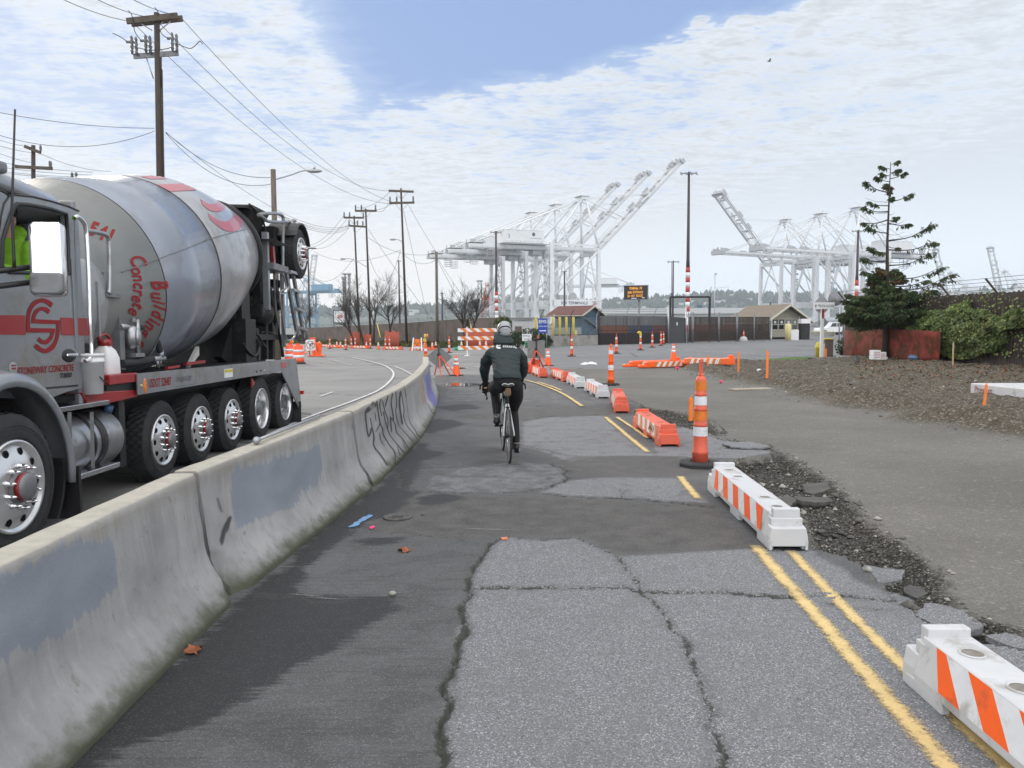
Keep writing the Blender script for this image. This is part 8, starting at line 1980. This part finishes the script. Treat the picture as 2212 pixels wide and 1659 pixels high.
p=P(1543,715,120);o=thing('thin_mast','thin grey mast with a small side arm right of the gate frame','mast',Vector((p.x,p.y,-1)));h=P(1543,592,120).z+1;m_=MB();m_.cyl((0,0,0),(0,0,h),.06,n=6);m_.bar((0,0,h-2.2),(2.2,0,h-2.0),.05);m_.box((.1,0,h),(.4,.1,.3));build(m_,'mast_pole',MT['steel_galv'],o)
p=P(1683,690,84);
p=GS(1774,775);k=p.y/FPX;o=thing('truck_access_sign','white TRUCK ACCESS sign on a white post with grey stop sign backs','sign',p)
Z=lambda y:(775-y)*k
m_=MB();m_.box((2.0*k,-.05,Z(661)),(45*k,.03,15*k),0);fr=lambda dx,dy:frame(((2+dx)*k,-.067,Z(661)+dy*k),(1,0,-.03),(0,0,1));text(m_,'TRUCK ACCESS',fr(4,-.3),.2,1,width=35*k,height=5.0*k,bold=.01)
m_.prism([(-2.2*k,.3*k),(2.2*k,.3*k),(0,4*k)],.003,fr(-17.5,-.8),1);m_.prism([(-.7*k,-3*k),(.7*k,-3*k),(.7*k,.3*k),(-.7*k,.3*k)],.003,fr(-17.5,-.8),1);build(m_,'sign_panel',[MT['white_paint'],MT['black_ink']],o)
m_=MB();m_.box((0,0,Z(715)),(6*k,.12,Z(662)),0);build(m_,'post',MT['white_paint'],o);m_=MB();m_.box((0,-.07,Z(678)),(4.2*k,.02,20*k));build(m_,'red_reflector',MT['red_paint'],o)
m_=MB();n=8;r_o=17*k;m_.prism([(r_o*math.cos(R(22.5+45*i)),r_o*math.sin(R(22.5+45*i)))for i in range(8)],.02,frame((0,.09,Z(660)),(1,0,0),(0,0,1)));m_.prism([(0,-14*k),(13*k,0),(0,14*k),(-13*k,0)],.02,frame((3*k,.12,Z(697)),(1,0,0),(0,0,1)));build(m_,'sign_back',MT['sign_back_grey']if 'sign_back_grey' in MT else MT['grey_wall'],o)
p=P(1803,646,44);m_=MB();m_.lathe([(0,.0),(.28,.02),(.38,.0),(.40,.06),(.3,.16),(0,.2)],24,0,Matrix.Rotation(math.pi/2,4,'X'));zb_m=p.z
o=thing('convex_mirror','round dark convex traffic mirror on a pole beside the truck access sign','mirror',Vector((p.x,p.y,zbase(p))));oo=MB();oo.v=[(a,b,c_+zb_m-zbase(p))for a,b,c_ in m_.v];oo.f,oo.m,oo.s=m_.f,m_.m,m_.s;build(oo,'mirror_disc',MT['steel_grey'],o)
m_=MB();m_.cyl((.35,.1,0),(.35,.1,zb_m+.3),.04,n=8);m_.bar((.35,.1,zb_m),(0,.1,zb_m),.04);build(m_,'mirror_pole',MT['steel_galv'],o)
p=GS(1768,772);m_=MB();m_.lathe([(.14,0),(.14,.42),(.17,.44),(.17,.5),(.12,.66),(.06,.74),(0,.75)],14);tag(build(m_,'hydrant',MT['yellow_paint'],loc=p),'yellow hydrant at the foot of the truck access sign post','hydrant')
p=GS(1787,770);m_=MB();m_.box((0,0,.42),(.42,.4,.84));m_.box((0,-.01,.86),(.5,.46,.06),1);tag(build(m_,'utility_box',[MT['wall_brown'],MT['yellow_paint']],loc=p,bevel=.02),'dark box with a yellow top right of the sign post','box')
o=dup(tube0,Vector((P(1734,700,77).x if False else P(1733.5-0,700,77).x,77,-.15)),0,'striped tube on a grey base in front of the last gate leaf');o.location=Vector((P(1606.5,720,76).x,76,zbase(P(1606.5,720,76))))
m_=MB();m_.lathe([(.5,0),(.28,.45),(.2,.5),(0,.5)],14);tag(build(m_,'traffic_block',MT['pale_concrete'],loc=(o.location.x,o.location.y+.05,o.location.z)),'grey cone shaped concrete foot under the tube by the gates','concrete foot')
p=P(1783,722,112);k=112/FPX;car=thing('parked_car','white off road car parked beyond the guard booth','car',Vector((P(1770,722,112).x,112,zbase(p)-.05)),R(4))
prof=[(-.05,.55),(0,.95),(.25,1.05),(1.25,1.15),(1.95,1.82),(2.2,1.9),(4.2,1.9),(4.55,1.25),(4.6,.55),(4.3,.42),(.3,.42)]
m_=MB();m_.prism([(a,b)for a,b in reversed(prof)],1.85,Matrix(((1,0,0,0),(0,0,1,.92),(0,1,0,0),(0,0,0,1))));build(m_,'body',MT['car_white'],car,bevel=.06)
for a0,a1 in((1.65,2.55),(2.65,3.4),(3.5,4.15)):m_=MB();m_.prism([(a0+(.28 if a0<1.7 else 0),1.78),(a0,1.25),(a1,1.25),(a1,1.78)],.02,Matrix(((1,0,0,0),(0,0,1,-.015),(0,1,0,0),(0,0,0,1))));build(m_,'window',MT['glass_dark'],car)
for x_ in(.85,3.65):m_=MB();m_.cyl((x_,-.02,.38),(x_,.25,.38),.38,n=20);m_.cyl((x_,-.03,.38),(x_,-.0,.38),.22,n=16,mat=1);build(m_,'wheel',[MT['rubber'],MT['alloy']],car)
for x_ in(.85,3.65):m_=MB();m_.cyl((x_,1.6,.38),(x_,1.86,.38),.38,n=20);build(m_,'wheel',MT['rubber'],car)
m_=MB();a,b=P(1753,727,100),P(1815,727,98);m_.box(((b.x-a.x)/2,0,.32),(b.x-a.x,.5,.55));m_.box(((b.x-a.x)/2,0,.62),(b.x-a.x+.1,.55,.06),1);tag(build(m_,'stone_curb',[MT['concrete'],MT['pale_yellow']],loc=(a.x,a.y,zbase(a))),'low concrete kerb wall with a pale top in front of the white car','kerb')
m_=MB();a=P(1737,712,84);m_.box((0,0,.9),(.9,.9,1.8));m_.box((0,0,2.0),(1.0,1.0,.5),1);tag(build(m_,'kiosk',[MT['black_metal'],MT['white_paint']],loc=(a.x,a.y,zbase(a))),'dark kiosk cabinet right beside the guard booth','cabinet')
p=P(1709,728,81);m_=MB();m_.box((0,0,.55),(.9,.06,1.1));tag(build(m_,'notice_board',MT['paper'],loc=(p.x+.35,p.y,zbase(p)),rz=.1),'white notice board leaning beside the pale yellow bollard','board')
r_=random.Random(21);cont=[('container_red','brick red'),('container_orange','rusty orange'),('container_blue','dark blue'),('container_white','grey white')]
def container(label,px,d_,lvl,k_,ln=6.1,rz_=0.0):
 b=P(px,720,d_);m_=MB();L,Wd,h=ln,2.44,2.6;n=int(L/.28)
 m_.box((0,0,h/2),(L-.04,Wd-.06,h-.04))
 for i in range(n):
  for s_ in(-1,1):m_.box((-L/2+(i+.5)*L/n,s_*(Wd/2-.01),h/2),(L/n*.5,.05,h-.3))
 for x_ in(-1,1):
  for y_ in(-1,1):m_.box((x_*(L/2-.08),y_*(Wd/2-.08),h/2),(.17,.17,h))
 tag(build(m_,'shipping_container',MT[cont[k_][0]],loc=(b.x,b.y,-1.3+lvl*2.62),rz=rz_),label,'container','shipping containers behind the fence')
for i,(px,d_,lv,k_)in enumerate(((1318,140,0,1),(1345,150,0,0),(1372,145,0,2),(1400,150,0,0),(1425,160,0,2),(1505,150,0,0),(1530,155,0,2),(1560,150,0,0),(1585,158,0,1),(1330,190,1,2),(1480,190,1,0),(1555,175,1,0))):
 container('%s shipping container behind the fence, number %s from the left'%(cont[k_][1],'one two three four five six seven eight nine ten eleven twelve'.split()[i]),px,d_,0,k_)
a=P(1290,700,330);b=P(1440,700,330);o=thing('long_shed','long pale grey shed roof far behind the slatted fence','shed',Vector((a.x,a.y,-1.5)));gable(o,'s',b.x-a.x+40,20,7.2,9.5,MT['grey_wall'],MT['grey_wall'],.5)
m_=MB();a=P(1486,700,700)
for x_ in(1,13):m_.box((x_,0,7.5),(.9,.9,16));m_.box((x_,7,7.5),(.9,.9,16))
m_.box((7,0,16),(16,1.0,1.4));m_.box((7,7,16),(16,1.0,1.4));m_.box((11,3.5,18),(4,5,3));m_.box((11,3.5,8),(3,4,9),1);tag(build(m_,'yard_crane',[MT['crane_teal']if 'crane_teal' in MT else MT['blue_wall'],MT['container_white']],loc=(a.x,a.y,-1.5)),'teal yard gantry crane behind the mesh gates','crane')
a=P(734,697,150);k=150/FPX;o=thing('number_sign','white sign board with a red number 30 in a dark frame','sign',Vector((a.x,a.y,-1.5)));zc0=P(734,684,150).z+1.5
m_=MB();m_.box((0,0,zc0),(24*k,.2,25*k));build(m_,'sign_panel',MT['white_paint'],o);tx=MB();text(tx,'30',frame((.5*k,-.12,zc0+0*k),(1,0,0),(0,0,1)),1,0,width=11*k,height=7*k,bold=.04);text(tx,'TERMINAL',frame((.5*k,-.12,zc0+6*k),(1,0,0),(0,0,1)),1,0,width=8*k,height=1.3*k);build(tx,'sign_number',MT['mast_red'],o)
for s_ in(-12.5,12.5):m_=MB();m_.box((s_*k,0,(zc0+16*k)/2),(1.2*k,.3,zc0+14*k));build(m_,'sign_post',MT['navy'],o)
m_=MB();m_.box((0,0,zc0+13*k),(26*k,.3,1.2*k));m_.box((0,0,zc0-13*k),(26*k,.3,1.2*k));build(m_,'sign_frame',MT['navy'],o)
def lattice(label,px,y_top,d_,w_):
 a=P(px,715,d_);h=P(px,y_top,d_).z+1.5;o=thing('lattice_tower',label,'tower',Vector((a.x,a.y,-1.5)));m_=MB()
 for sx_ in(-w_,w_):
  for sy_ in(-w_,w_):m_.cyl((sx_,sy_,0),(sx_*.6,sy_*.6,h),.10,n=5)
 n=int(h/(w_*2.2))
 for i in range(n):
  for s_ in(-1,1):m_.bar((-w_*s_,-w_,h*i/n),(w_*s_,-w_,h*(i+1)/n),.08);m_.bar((w_,-w_*s_,h*i/n),(w_,w_*s_,h*(i+1)/n),.08)
 m_.box((0,0,h),(w_*2.6,w_*2,.3));build(m_,'tower_frame',MT['steel_grey'],o)
lattice('grey lattice tower behind the bare trees on the left',752,592,230,.9);lattice('pale lattice tower left of the white cranes',1119.5 if False else 1037,607,260,.8);lattice('second thin lattice mast behind the bare trees',746,600,235,.5)
fa,fb=P(1828,652,38.7),P(2212,628,26.4);fc=Vector((18.6,14,0))
o=thing('wooden_fence','tall dark wooden fence of vertical slats with barbed wire, along the right side','fence',Vector((fa.x,fa.y,zbase(fa))))
O=Vector(o.location);zt=fa.z;d=Vector((fb.x-fa.x,fb.y-fa.y,0));L=d.length;u=d/L;L2=L+9
m_=MB();st=.115;r_=random.Random(2)
for i in range(int(L2/st)):
 p=u*(i*st);zt_=fa.z+(fb.z-fa.z)*min(1.3,i*st/L)+r_.uniform(-.03,.03)
 lo=-.3
 if i*st<4.5:zt_-=.03
 m_.box((p.x,p.y,(zt_-O.z+lo)/2),(.02,.092 if zt_>0 else .09,zt_-O.z-lo),0,math.atan2(u.y,u.x)-math.pi/2)
build(m_,'fence_slats',MT['fence_wood'],o)
m_=MB()
for zz in(.5,1.5,2.35):m_.bar((.06,0,zz),tuple(u*L2+Vector((.06,0,zz+(fb.z-fa.z)*L2/L))),.05,.1)
m_.bar((.10,0,1.1),tuple(u*L2+Vector((.10,0,1.1))),.02,2.1);build(m_,'fence_rail',MT['fence_wood'],o)
for i in range(9):
 p=u*(i*2.75);zz=zt-O.z+(fb.z-fa.z)*(i*2.75)/L;m_=MB();m_.bar((p.x+.1,p.y,0),(p.x+.1,p.y,zz),.09);m_.bar((p.x+.1,p.y,zz-.15),(p.x-.38,p.y+.1,zz+.5),.06);build(m_,'fence_post',MT['pole_wood'],o)
for k in range(4):m_=MB();e=.12+.13*k;m_.tube([Vector((.1-.12*k,0,zt-O.z+e)),u*L2+Vector((.1-.12*k,0,zt-O.z+e+(fb.z-fa.z)*L2/L))],.008,4);build(m_,'barbed_wire',MT['wire'],o)
m_=MB();gp_=P(1824,640,39.5);m_.cyl((gp_.x-O.x,gp_.y-O.y,-.2),(gp_.x-O.x,gp_.y-O.y,gp_.z-O.z+.6),.06,n=8);build(m_,'steel_post',MT['steel_galv'],o);m_=MB();m_.box((.25,-.25,zt-O.z-.35),(.5,.03,.32));build(m_,'notice_plate',MT['paper'],o)
m_=MB();a0=G(1822,773);a1=G(2010,776);z_t=[(1825,712),(1850,716),(1868,717),(1890,712),(1910,711),(1950,712),(1990,714),(2030,716)]
zb_s=[(1820,773),(1850,773),(1868,774),(1890,774),(1910,775),(1950,776),(1990,777),(2030,778)]
ds_=[38.0,36.6,35.8,34.6,33.9,32.3,31.0,29.7]
for(tx_,ty_),(bx_,by_),dd in zip(z_t,zb_s,ds_):
 t,b=P(tx_,ty_,dd),P(bx_,by_,dd);n=5;zsurf=min(b.z,surf_z(b.x,b.y))-.05
 for k in range(n+1):w_=k/n;m_.v.append((t.x+(b.x-t.x)*w_,dd+.05*math.sin(dd*9+k),t.z+(zsurf-t.z)*w_))
for i in range(len(ds_)-1):
 for k in range(5):q_=i*6+k;m_.f.append((q_,q_+1,q_+7,q_+6));m_.m.append(0);m_.s.append(True)
sf=build(m_,'silt_fence',MT['net_red']);md=sf.modifiers.new('thick','SOLIDIFY');md.thickness=.015;tag(sf,'dull red silt fence sagging under the conifer branches','silt fence')
m_=MB();a,b=GS(1810,774),GS(1905,777);m_.bar(a+Vector((0,-.1,.06)),b+Vector((0,-.3,.06)),.2,.14);tag(build(m_,'kerb_stone',MT['pale_concrete']),'pale kerb stone along the foot of the red silt fence','kerb')
def conifer(px,d_,top_y):
 b=P(px,775,d_);b.z=surf_z(b.x,b.y);t=P(px,top_y,d_);H=t.z-b.z
 o=thing('conifer_tree','scraggly conifer with a bare thin top and dense dark lower branches before the fence','tree',b);r_=random.Random(12)
 m_=MB();m_.tube([(0,0,0),(.03,0,H*.3),(-.04,0,H*.6),(0,0,H)],[.15,.10,.055,.012],8);build(m_,'trunk',MT['bark'],o)
 lb=MB();lf=MB()
 def spray(p,d,L,mi,droop):
  d=d.normalized();
  for k in range(int(5+L*16)):
   t=r_.random();q=p+d*L*t;dn=Vector((r_.gauss(0,.4),r_.gauss(0,.4),-r_.uniform(.4,1.1)*droop))+d*r_.uniform(.2,.9);dn.normalize()
   ln=r_.uniform(.08,.24)*(1.15-.4*t);sd=dn.cross(Vector((r_.gauss(0,1),r_.gauss(0,1),r_.gauss(0,1)))).normalized()*ln*r_.uniform(.10,.2)
   lf.add([q,q+dn*ln*.5+sd,q+dn*ln,q+dn*ln*.5-sd],[(0,1,2,3)],mi if r_.random()<.8 else r_.randrange(3))
 def branch(z,L,az,rise,dens,mi,droop=1.0):
  d=Vector((math.cos(az),math.sin(az),rise));p0=Vector((0,0,z));tip=p0+d*L+Vector((0,0,.10*L));mid=p0+d*L*.55+Vector((0,0,-.04*L))
  pts=smoothpath([p0,mid,tip],5);lb.tube(pts,[.028*(1-i/len(pts))*min(1,L)+.005 for i in range(len(pts))],5)
  for i,q in enumerate(pts[2:]):
   f=(i+2)/len(pts)
   for _ in range(dens):
    if r_.random()<(.25+.9*f if dens>5 else(f-.35)*1.9):
     s_=Vector((r_.gauss(0,.6),r_.gauss(0,.6),r_.uniform(-.5,.25)))+d*.8;Ls=L*r_.uniform(.10,.26)*(1.25-f*.5);spray(q,s_,Ls,mi,droop)
     lb.tube([q,q+s_.normalized()*Ls],.006,4,cap=False)
 for z,L,az,rs in((.985,.28,0,.5),(.965,.35,2.5,.4),(.945,.5,.4,.3),(.93,.42,3.4,.2),(.915,.6,.0,.35),(.90,.55,3.1,.3),(.885,.4,1.5,.2)):branch(H*z,L,az,rs,5,0)
 for z,L,az,rs in((.845,1.05,3.2,.25),(.80,.95,-.1,.2),(.78,.9,3.0,.1),(.75,1.15,3.3,.05),(.71,1.05,2.9,-.1),(.69,.9,-.15,-.05),(.64,.9,3.2,.15)):branch(H*z,L*r_.uniform(.85,1.1),az,rs+r_.uniform(-.1,.1),5,0)
 for z,L,az,rs in((.60,1.9,.1,.25),(.555,1.9,.0,.1),(.475,2.0,.2,.2),(.41,2.3,.05,.12),(.37,1.5,-.3,.0),(.345,2.75,.05,.12),(.50,1.0,3.0,.05),(.43,1.1,3.3,.0)):branch(H*z,L,az,rs+r_.uniform(-.06,.06),5,0)
 for i in range(8):
  z=r_.uniform(.36,.93);branch(H*z,r_.uniform(.22,.75)*(1.5-z),r_.uniform(0,6.28),r_.uniform(-.25,.3),r_.choice((3,5,7)),r_.choice((0,0,2)),r_.uniform(.6,1.5))
 for i in range(14):z=r_.uniform(.4,.8);d=Vector((math.cos(i*2.4),math.sin(i*2.4),r_.uniform(-.1,.3)));lb.tube([(0,0,H*z),d*r_.uniform(.3,.8)+Vector((0,0,H*z)),d*r_.uniform(.8,1.3)+Vector((0,0,H*z+.15))],[.010,.007,.003],4)
 for i in range(40):z=r_.uniform(.30,.46);branch(H*z,r_.uniform(.4,1.1)*(1.45-z*1.6),r_.uniform(0,6.28),r_.uniform(-.1,.2),7,r_.choice((0,0,2)))
 for i in range(105):z=r_.uniform(.17,.32);az=r_.uniform(0,6.28);L=r_.uniform(.8,1.75)*(1.0 if math.cos(az)<0 else 1.3)*(1.35-z*1.6);branch(H*z,L,az,r_.uniform(-.14,.10),11,r_.choice((0,1,1,0)),.8)
 for az,L,z in((3.1,1.75,.20),(3.3,1.6,.24),(2.9,1.7,.18),(.0,2.5,.22),(.2,2.6,.26),(-.2,2.3,.19),(3.0,1.6,.27)):branch(H*z,L,az,.03,15,0,.7)
 build(lb,'branches',MT['bark'],o);build(lf,'needles',[MT['needle'],MT['needle_dark'],MT['needle_dry']],o)
conifer(1911,33.5,350)
iv=thing('ivy','thick yellow green ivy climbing the wooden fence right of the conifer','ivy',(17.2,29,0));IO=Vector(iv.location);r_=random.Random(31);lf=MB()
ivp=[(2010,676),(2040,668),(2080,660),(2095,640),(2112,668),(2150,672),(2175,680),(2212,668),(2240,672),(2240,700),(2185,720),(2180,740),(2140,765),(2090,772),(2060,770),(2030,768),(2010,750),(1985,720),(1975,705),(1992,688)]
nl=0
while nl<24000:
 a,b_=r_.uniform(1960,2240),r_.uniform(630,775);s_=float(sdf_poly(np.array([a]),np.array([b_]),ivp)[0])+14*mnoise.noise((a*.03,b_*.03,0))
 if s_<0:
  if r_.random()>.02:continue
 if mnoise.noise((a*.06,b_*.07,4))<-.33 and r_.random()<.75:continue
 dd=ray(a,b_);den=u.x*dd.y-u.y*dd.x;t=(u.x*(fa.y)-u.y*(fa.x))/den
 bul=r_.uniform(.05,.30)+.32*max(0,min(1,s_/30))*r_.random()+.25*mnoise.noise((a*.05,b_*.05,9))
 q=Vector((dd.x*t-bul,dd.y*t,CAM_H+dd.z*t));nl+=1
 if q.z<surf_z(q.x,q.y)-.05:continue
 L_=r_.uniform(.03,.06);n_=Vector((-1,r_.gauss(-.3,.6),r_.gauss(.5,.6))).normalized();b2=n_.orthogonal().normalized();b2.rotate(Matrix.Rotation(r_.random()*6.3,3,n_));c2=n_.cross(b2);q=q-IO
 lf.add([q-b2*L_*.9,q+c2*L_*.85-b2*L_*.2,q+b2*L_,q-c2*L_*.85-b2*L_*.2],[(0,1,2,3)],1 if(r_.random()<.28+.5*max(0,mnoise.noise((a*.02,b_*.025,2))))else 0)
build(lf,'leaves',[MT['ivy'],MT['ivy_light']],iv)
st_=MB()
for i in range(26):
 a=r_.uniform(1990,2230);pts=[]
 for k in range(6):
  dd=ray(a+r_.uniform(-4,4),775-k*24);t=(u.x*fa.y-u.y*fa.x)/(u.x*dd.y-u.y*dd.x);pts.append(Vector((dd.x*t-.06,dd.y*t,CAM_H+dd.z*t))-IO)
 st_.tube(pts,.012,4)
build(st_,'vines',MT['bark'],iv)
gc=MB()
for i in range(5000):
 a,b_=r_.uniform(1850,2300),r_.uniform(768,835)
 if r_.random()<(b_-775)/60:continue
 p=GS(a,b_);s_=r_.uniform(.02,.06);n_=Vector((r_.gauss(0,.5),r_.gauss(0,.5),1)).normalized();b2=n_.orthogonal().normalized();b2.rotate(Matrix.Rotation(r_.random()*6.3,3,n_));c2=n_.cross(b2);q=p+Vector((0,0,s_*.7))
 gc.add([q-b2*s_,q+c2*s_*.6,q+b2*s_,q-c2*s_*.6],[(0,1,2,3)],r_.choice((0,1,1,2,2)))
tag(build(gc,'leaf_litter',[MT['ivy'],MT['leaf_brown'],MT['needle_dry']]),kind='stuff')
c=GS(1818,768);leafy('small_shrub','small leafy weed at the left end of the red silt fence','shrub',c,(.35,.3,.45),350,['ivy','shrub'],.05,8)
p=GS(1937,772);m_=MB();m_.lathe([(.18,0),(.20,.10),(.205,.11),(.165,.50),(.17,.52),(.16,.54),(0,.54)],22);tag(build(m_,'white_bucket',MT['bucket_white'],loc=p),'white bucket turned upside down on the soil before the silt fence','bucket')
for a,b_,w_,h,l_ in((1890,776,.32,.36,'white cardboard box beside a smaller printed one'),(1904,776.5,.27,.30,'smaller white box with faint red print')):
 p=GS(a,b_);m_=MB();m_.box((0,0,h/2),(w_,w_*.8,h));
 for k in range(4):m_.box((0,-w_*.4-.002,h*(.2+.18*k)),(w_*.8,.003,.018),1)
 tag(build(m_,'carton',[MT['paper'],MT['pale_red_paint']if 'smaller' in l_ else MT['grey_wall']],loc=p,rz=.15),l_,'box')
p=GS(1998,776);wb=thing('wheelbarrow','upturned blue wheelbarrow lying by the fence','wheelbarrow',p,.2)
m_=MB();m_.rings([[Vector((x_*s_,y_*s_,z))for x_,y_ in rrect(.62,.42,.25)]for z,s_ in((0,1.0),(.12,.95),(.28,.72),(.36,.45),(.37,.2))],0,True);build(m_,'tray',MT['barrow_blue'],wb)
m_=MB();m_.lathe([(.11,-.05),(.19,-.05),(.2,0),(.19,.05),(.11,.05)],20,0,Matrix.Translation((-.25,.1,.72))@Matrix.Rotation(math.pi/2,4,'X'));build(m_,'wheel',MT['rubber'],wb)
m_=MB()
for s_ in(-.2,.2):m_.tube([(-.3,.1+s_*.5,.72),(.2,s_,.42),(1.0,s_*1.3,.30)],.025,6);m_.tube([(.35,s_,.38),(.45,s_,.75),(.6,s_,.38)],.018,6)
build(m_,'handles',MT['steel_grey'],wb)
m_=MB();a,b_=P(1967,751,36.5),GS(2037,772);m_.bar(a,b_+Vector((0,0,.1)),.14,.05);tag(build(m_,'plank',MT['plank']),'long pale plank leaning across the blue wheelbarrow','plank')
p=GS(1851,788);cr=MB();
cr.rings([ellring(c_,rx,ry,0,f_)for c_,rx,ry,f_ in(((-.26,0,.12),.015,.015,(0,.3,1)),((-.16,0,.15),.04,.03,(0,.2,1)),((-.04,0,.17),.07,.075,(0,0,1)),((.06,0,.21),.065,.075,(0,0,1)),((.12,0,.27),.04,.045,(0,0,1)),((.15,0,.32),.042,.045,(0,0,1)),((.19,0,.33),.03,.03,(0,0,1)),((.26,0,.315),.006,.008,(0,0,1)))]if False else[[Vector((x_,ry*math.cos(2*math.pi*j/12),z+rz2*math.sin(2*math.pi*j/12)))for j in range(12)]for x_,z,ry,rz2 in((-.27,.10,.02,.008),(-.18,.13,.045,.02),(-.08,.17,.075,.06),(.02,.20,.085,.085),(.10,.24,.07,.08),(.15,.30,.045,.05),(.19,.335,.048,.045),(.225,.335,.032,.03),(.25,.325,.014,.016),(.31,.31,.004,.005))],0,True)
for s_ in(-1,1):cr.tube([(.0,s_*.04,.14),(.02,s_*.045,.0),(.07,s_*.05,.005)],.008,5)
tag(build(cr,'crow',MT['feather'],loc=p,rz=R(80)),'black crow standing on the soil in front of the silt fence','crow')
p=P(1662,132,90);bd=MB();bd.tube([(-.25,0,0),(0,0,-.02),(.2,0,0)],[.02,.07,.02],8);bd.add([(-.05,0,.02),(.1,0,.02),(-.08,.35,.18),(.02,.6,.10)],[(0,1,3,2)]);bd.add([(-.05,0,.02),(.1,0,.02),(-.08,-.35,.18),(.02,-.6,.10)],[(0,2,3,1)]);tag(build(bd,'bird',MT['feather'],loc=p),'tiny dark bird flying high in the cloudy sky','bird')
a,b_=P(2087,853,17.6),P(2140,866,15.9);lid=thing('vault_slab','white concrete vault lid with red print resting on the dirt mound at the right edge','concrete lid',GS(2150,870))
lid.rotation_euler[2]=R(-8);lid.location.z=min(a.z,b_.z)-.10;ll=Vector((P(2084,842,17.6).x,17.6,0))
lid.location=Vector((ll.x,16.4,P(2100,850,16.6).z-.02))
m_=MB();m_.rings([[Vector((x_,y_,z))for x_,y_ in((0,1.3),(.45,-.5),(2.6,-.5),(2.6,1.5))]for z in(-.10,.16)],0,False);build(m_,'lid_slab',MT['white_plastic'],lid,bevel=.015)
m_=MB();m_.rings([[Vector((x_,y_,z))for x_,y_ in((.40,.9),(.62,-.42),(2.55,-.42),(2.55,1.4))]for z in(-.36,-.10)],0,False);build(m_,'lid_base',MT['steel_grey'],lid)
tx=MB();d_l=Vector((.45,-1.8,0)).normalized();text(tx,'Precast',frame(Vector((.10,.87,.04))+Vector((-.012,-.004,0)),d_l,(0,0,1)),.2,0,width=.55,height=.13);build(tx,'lid_print',MT['red_ink'],lid)
def bare_tree(label,px,d_,top_y,spread,seed,lean=0.0,base_y=740,trunks=1):
 b=P(px,base_y,d_);b.z=zbase(b);H=P(px,top_y,d_).z-b.z;o=thing('bare_tree',label,'tree',b,0,'leafless trees along the wall');r_=random.Random(seed);tr_=MB();tw_=MB()
 def grow(p,d,L,r,lv):
  n=4;pts=[p];q=p.copy();dd=d.copy()
  for i in range(n):dd=(dd+Vector((r_.gauss(0,.10),r_.gauss(0,.10),.05))).normalized();q=q+dd*L/n;pts.append(q.copy())
  (tr_ if lv==0 else tw_).tube(pts,[r*(1-.55*i/n)for i in range(n+1)],6 if lv<2 else 3,cap=False)
  if lv>=4:return
  k=(7,6,5,4)[lv]
  for i in range(k):
   t=r_.uniform(.35 if lv==0 else .2,1.0);j=min(int(t*n),n-1);s_=pts[j].lerp(pts[j+1],t*n-j)
   az=r_.random()*6.28;an=r_.uniform(.35,.8)*spread;ax=dd.orthogonal();ax.rotate(Matrix.Rotation(az,3,dd));nd=dd.copy();nd.rotate(Matrix.Rotation(an,3,ax));nd.z+=.15
   grow(s_,nd.normalized(),L*r_.uniform(.45,.72),max(.009,r*(1-.5*t)*.55),lv+1)
 for k in range(trunks):
  d=Vector((lean+(.35*(k-(trunks-1)/2))*(1 if trunks>1 else 0),r_.uniform(-.05,.05),1)).normalized();grow(Vector((k*.1,0,0)),d,H*.50,.10+H*.007,0)
 build(tr_,'trunk',MT['bark'],o);build(tw_,'crown',MT['bark'],o)
bare_tree('leafless tree leaning left at the two poles, darkest of the row',764,90,600,1.0,3,-.08);bare_tree('tall leafless tree with a fan shaped crown right of the poles',806,92,575,.9,8,.05);bare_tree('leafless tree with a slanting trunk between the poles',788,91,590,1.0,14,-.25)
bare_tree('young rounded leafless tree wrapped in orange netting',847,84,603,1.05,21,0);bare_tree('leafless two stemmed tree behind the striped barricade',1012,68,606,1.0,33,0,748,2);bare_tree('faint leafless tree behind the ladder of the truck',660,130,640,1.0,41,0)
hz=MB();hz.box((0,1300,73),(7600,3300,156));
hm_=bpy.data.materials.new('haze');hm_.use_nodes=True;nt_=hm_.node_tree;nt_.nodes.remove(nt_.nodes['Principled BSDF']);pv=nt_.nodes.new('ShaderNodeVolumePrincipled');pv.inputs['Color'].default_value=(.80,.90,1,1);pv.inputs['Density'].default_value=.00019;pv.inputs['Anisotropy'].default_value=.3;nt_.links.new(pv.outputs[0],nt_.nodes['Material Output'].inputs['Volume'])
tag(build(hz,'haze',hm_),kind='stuff')
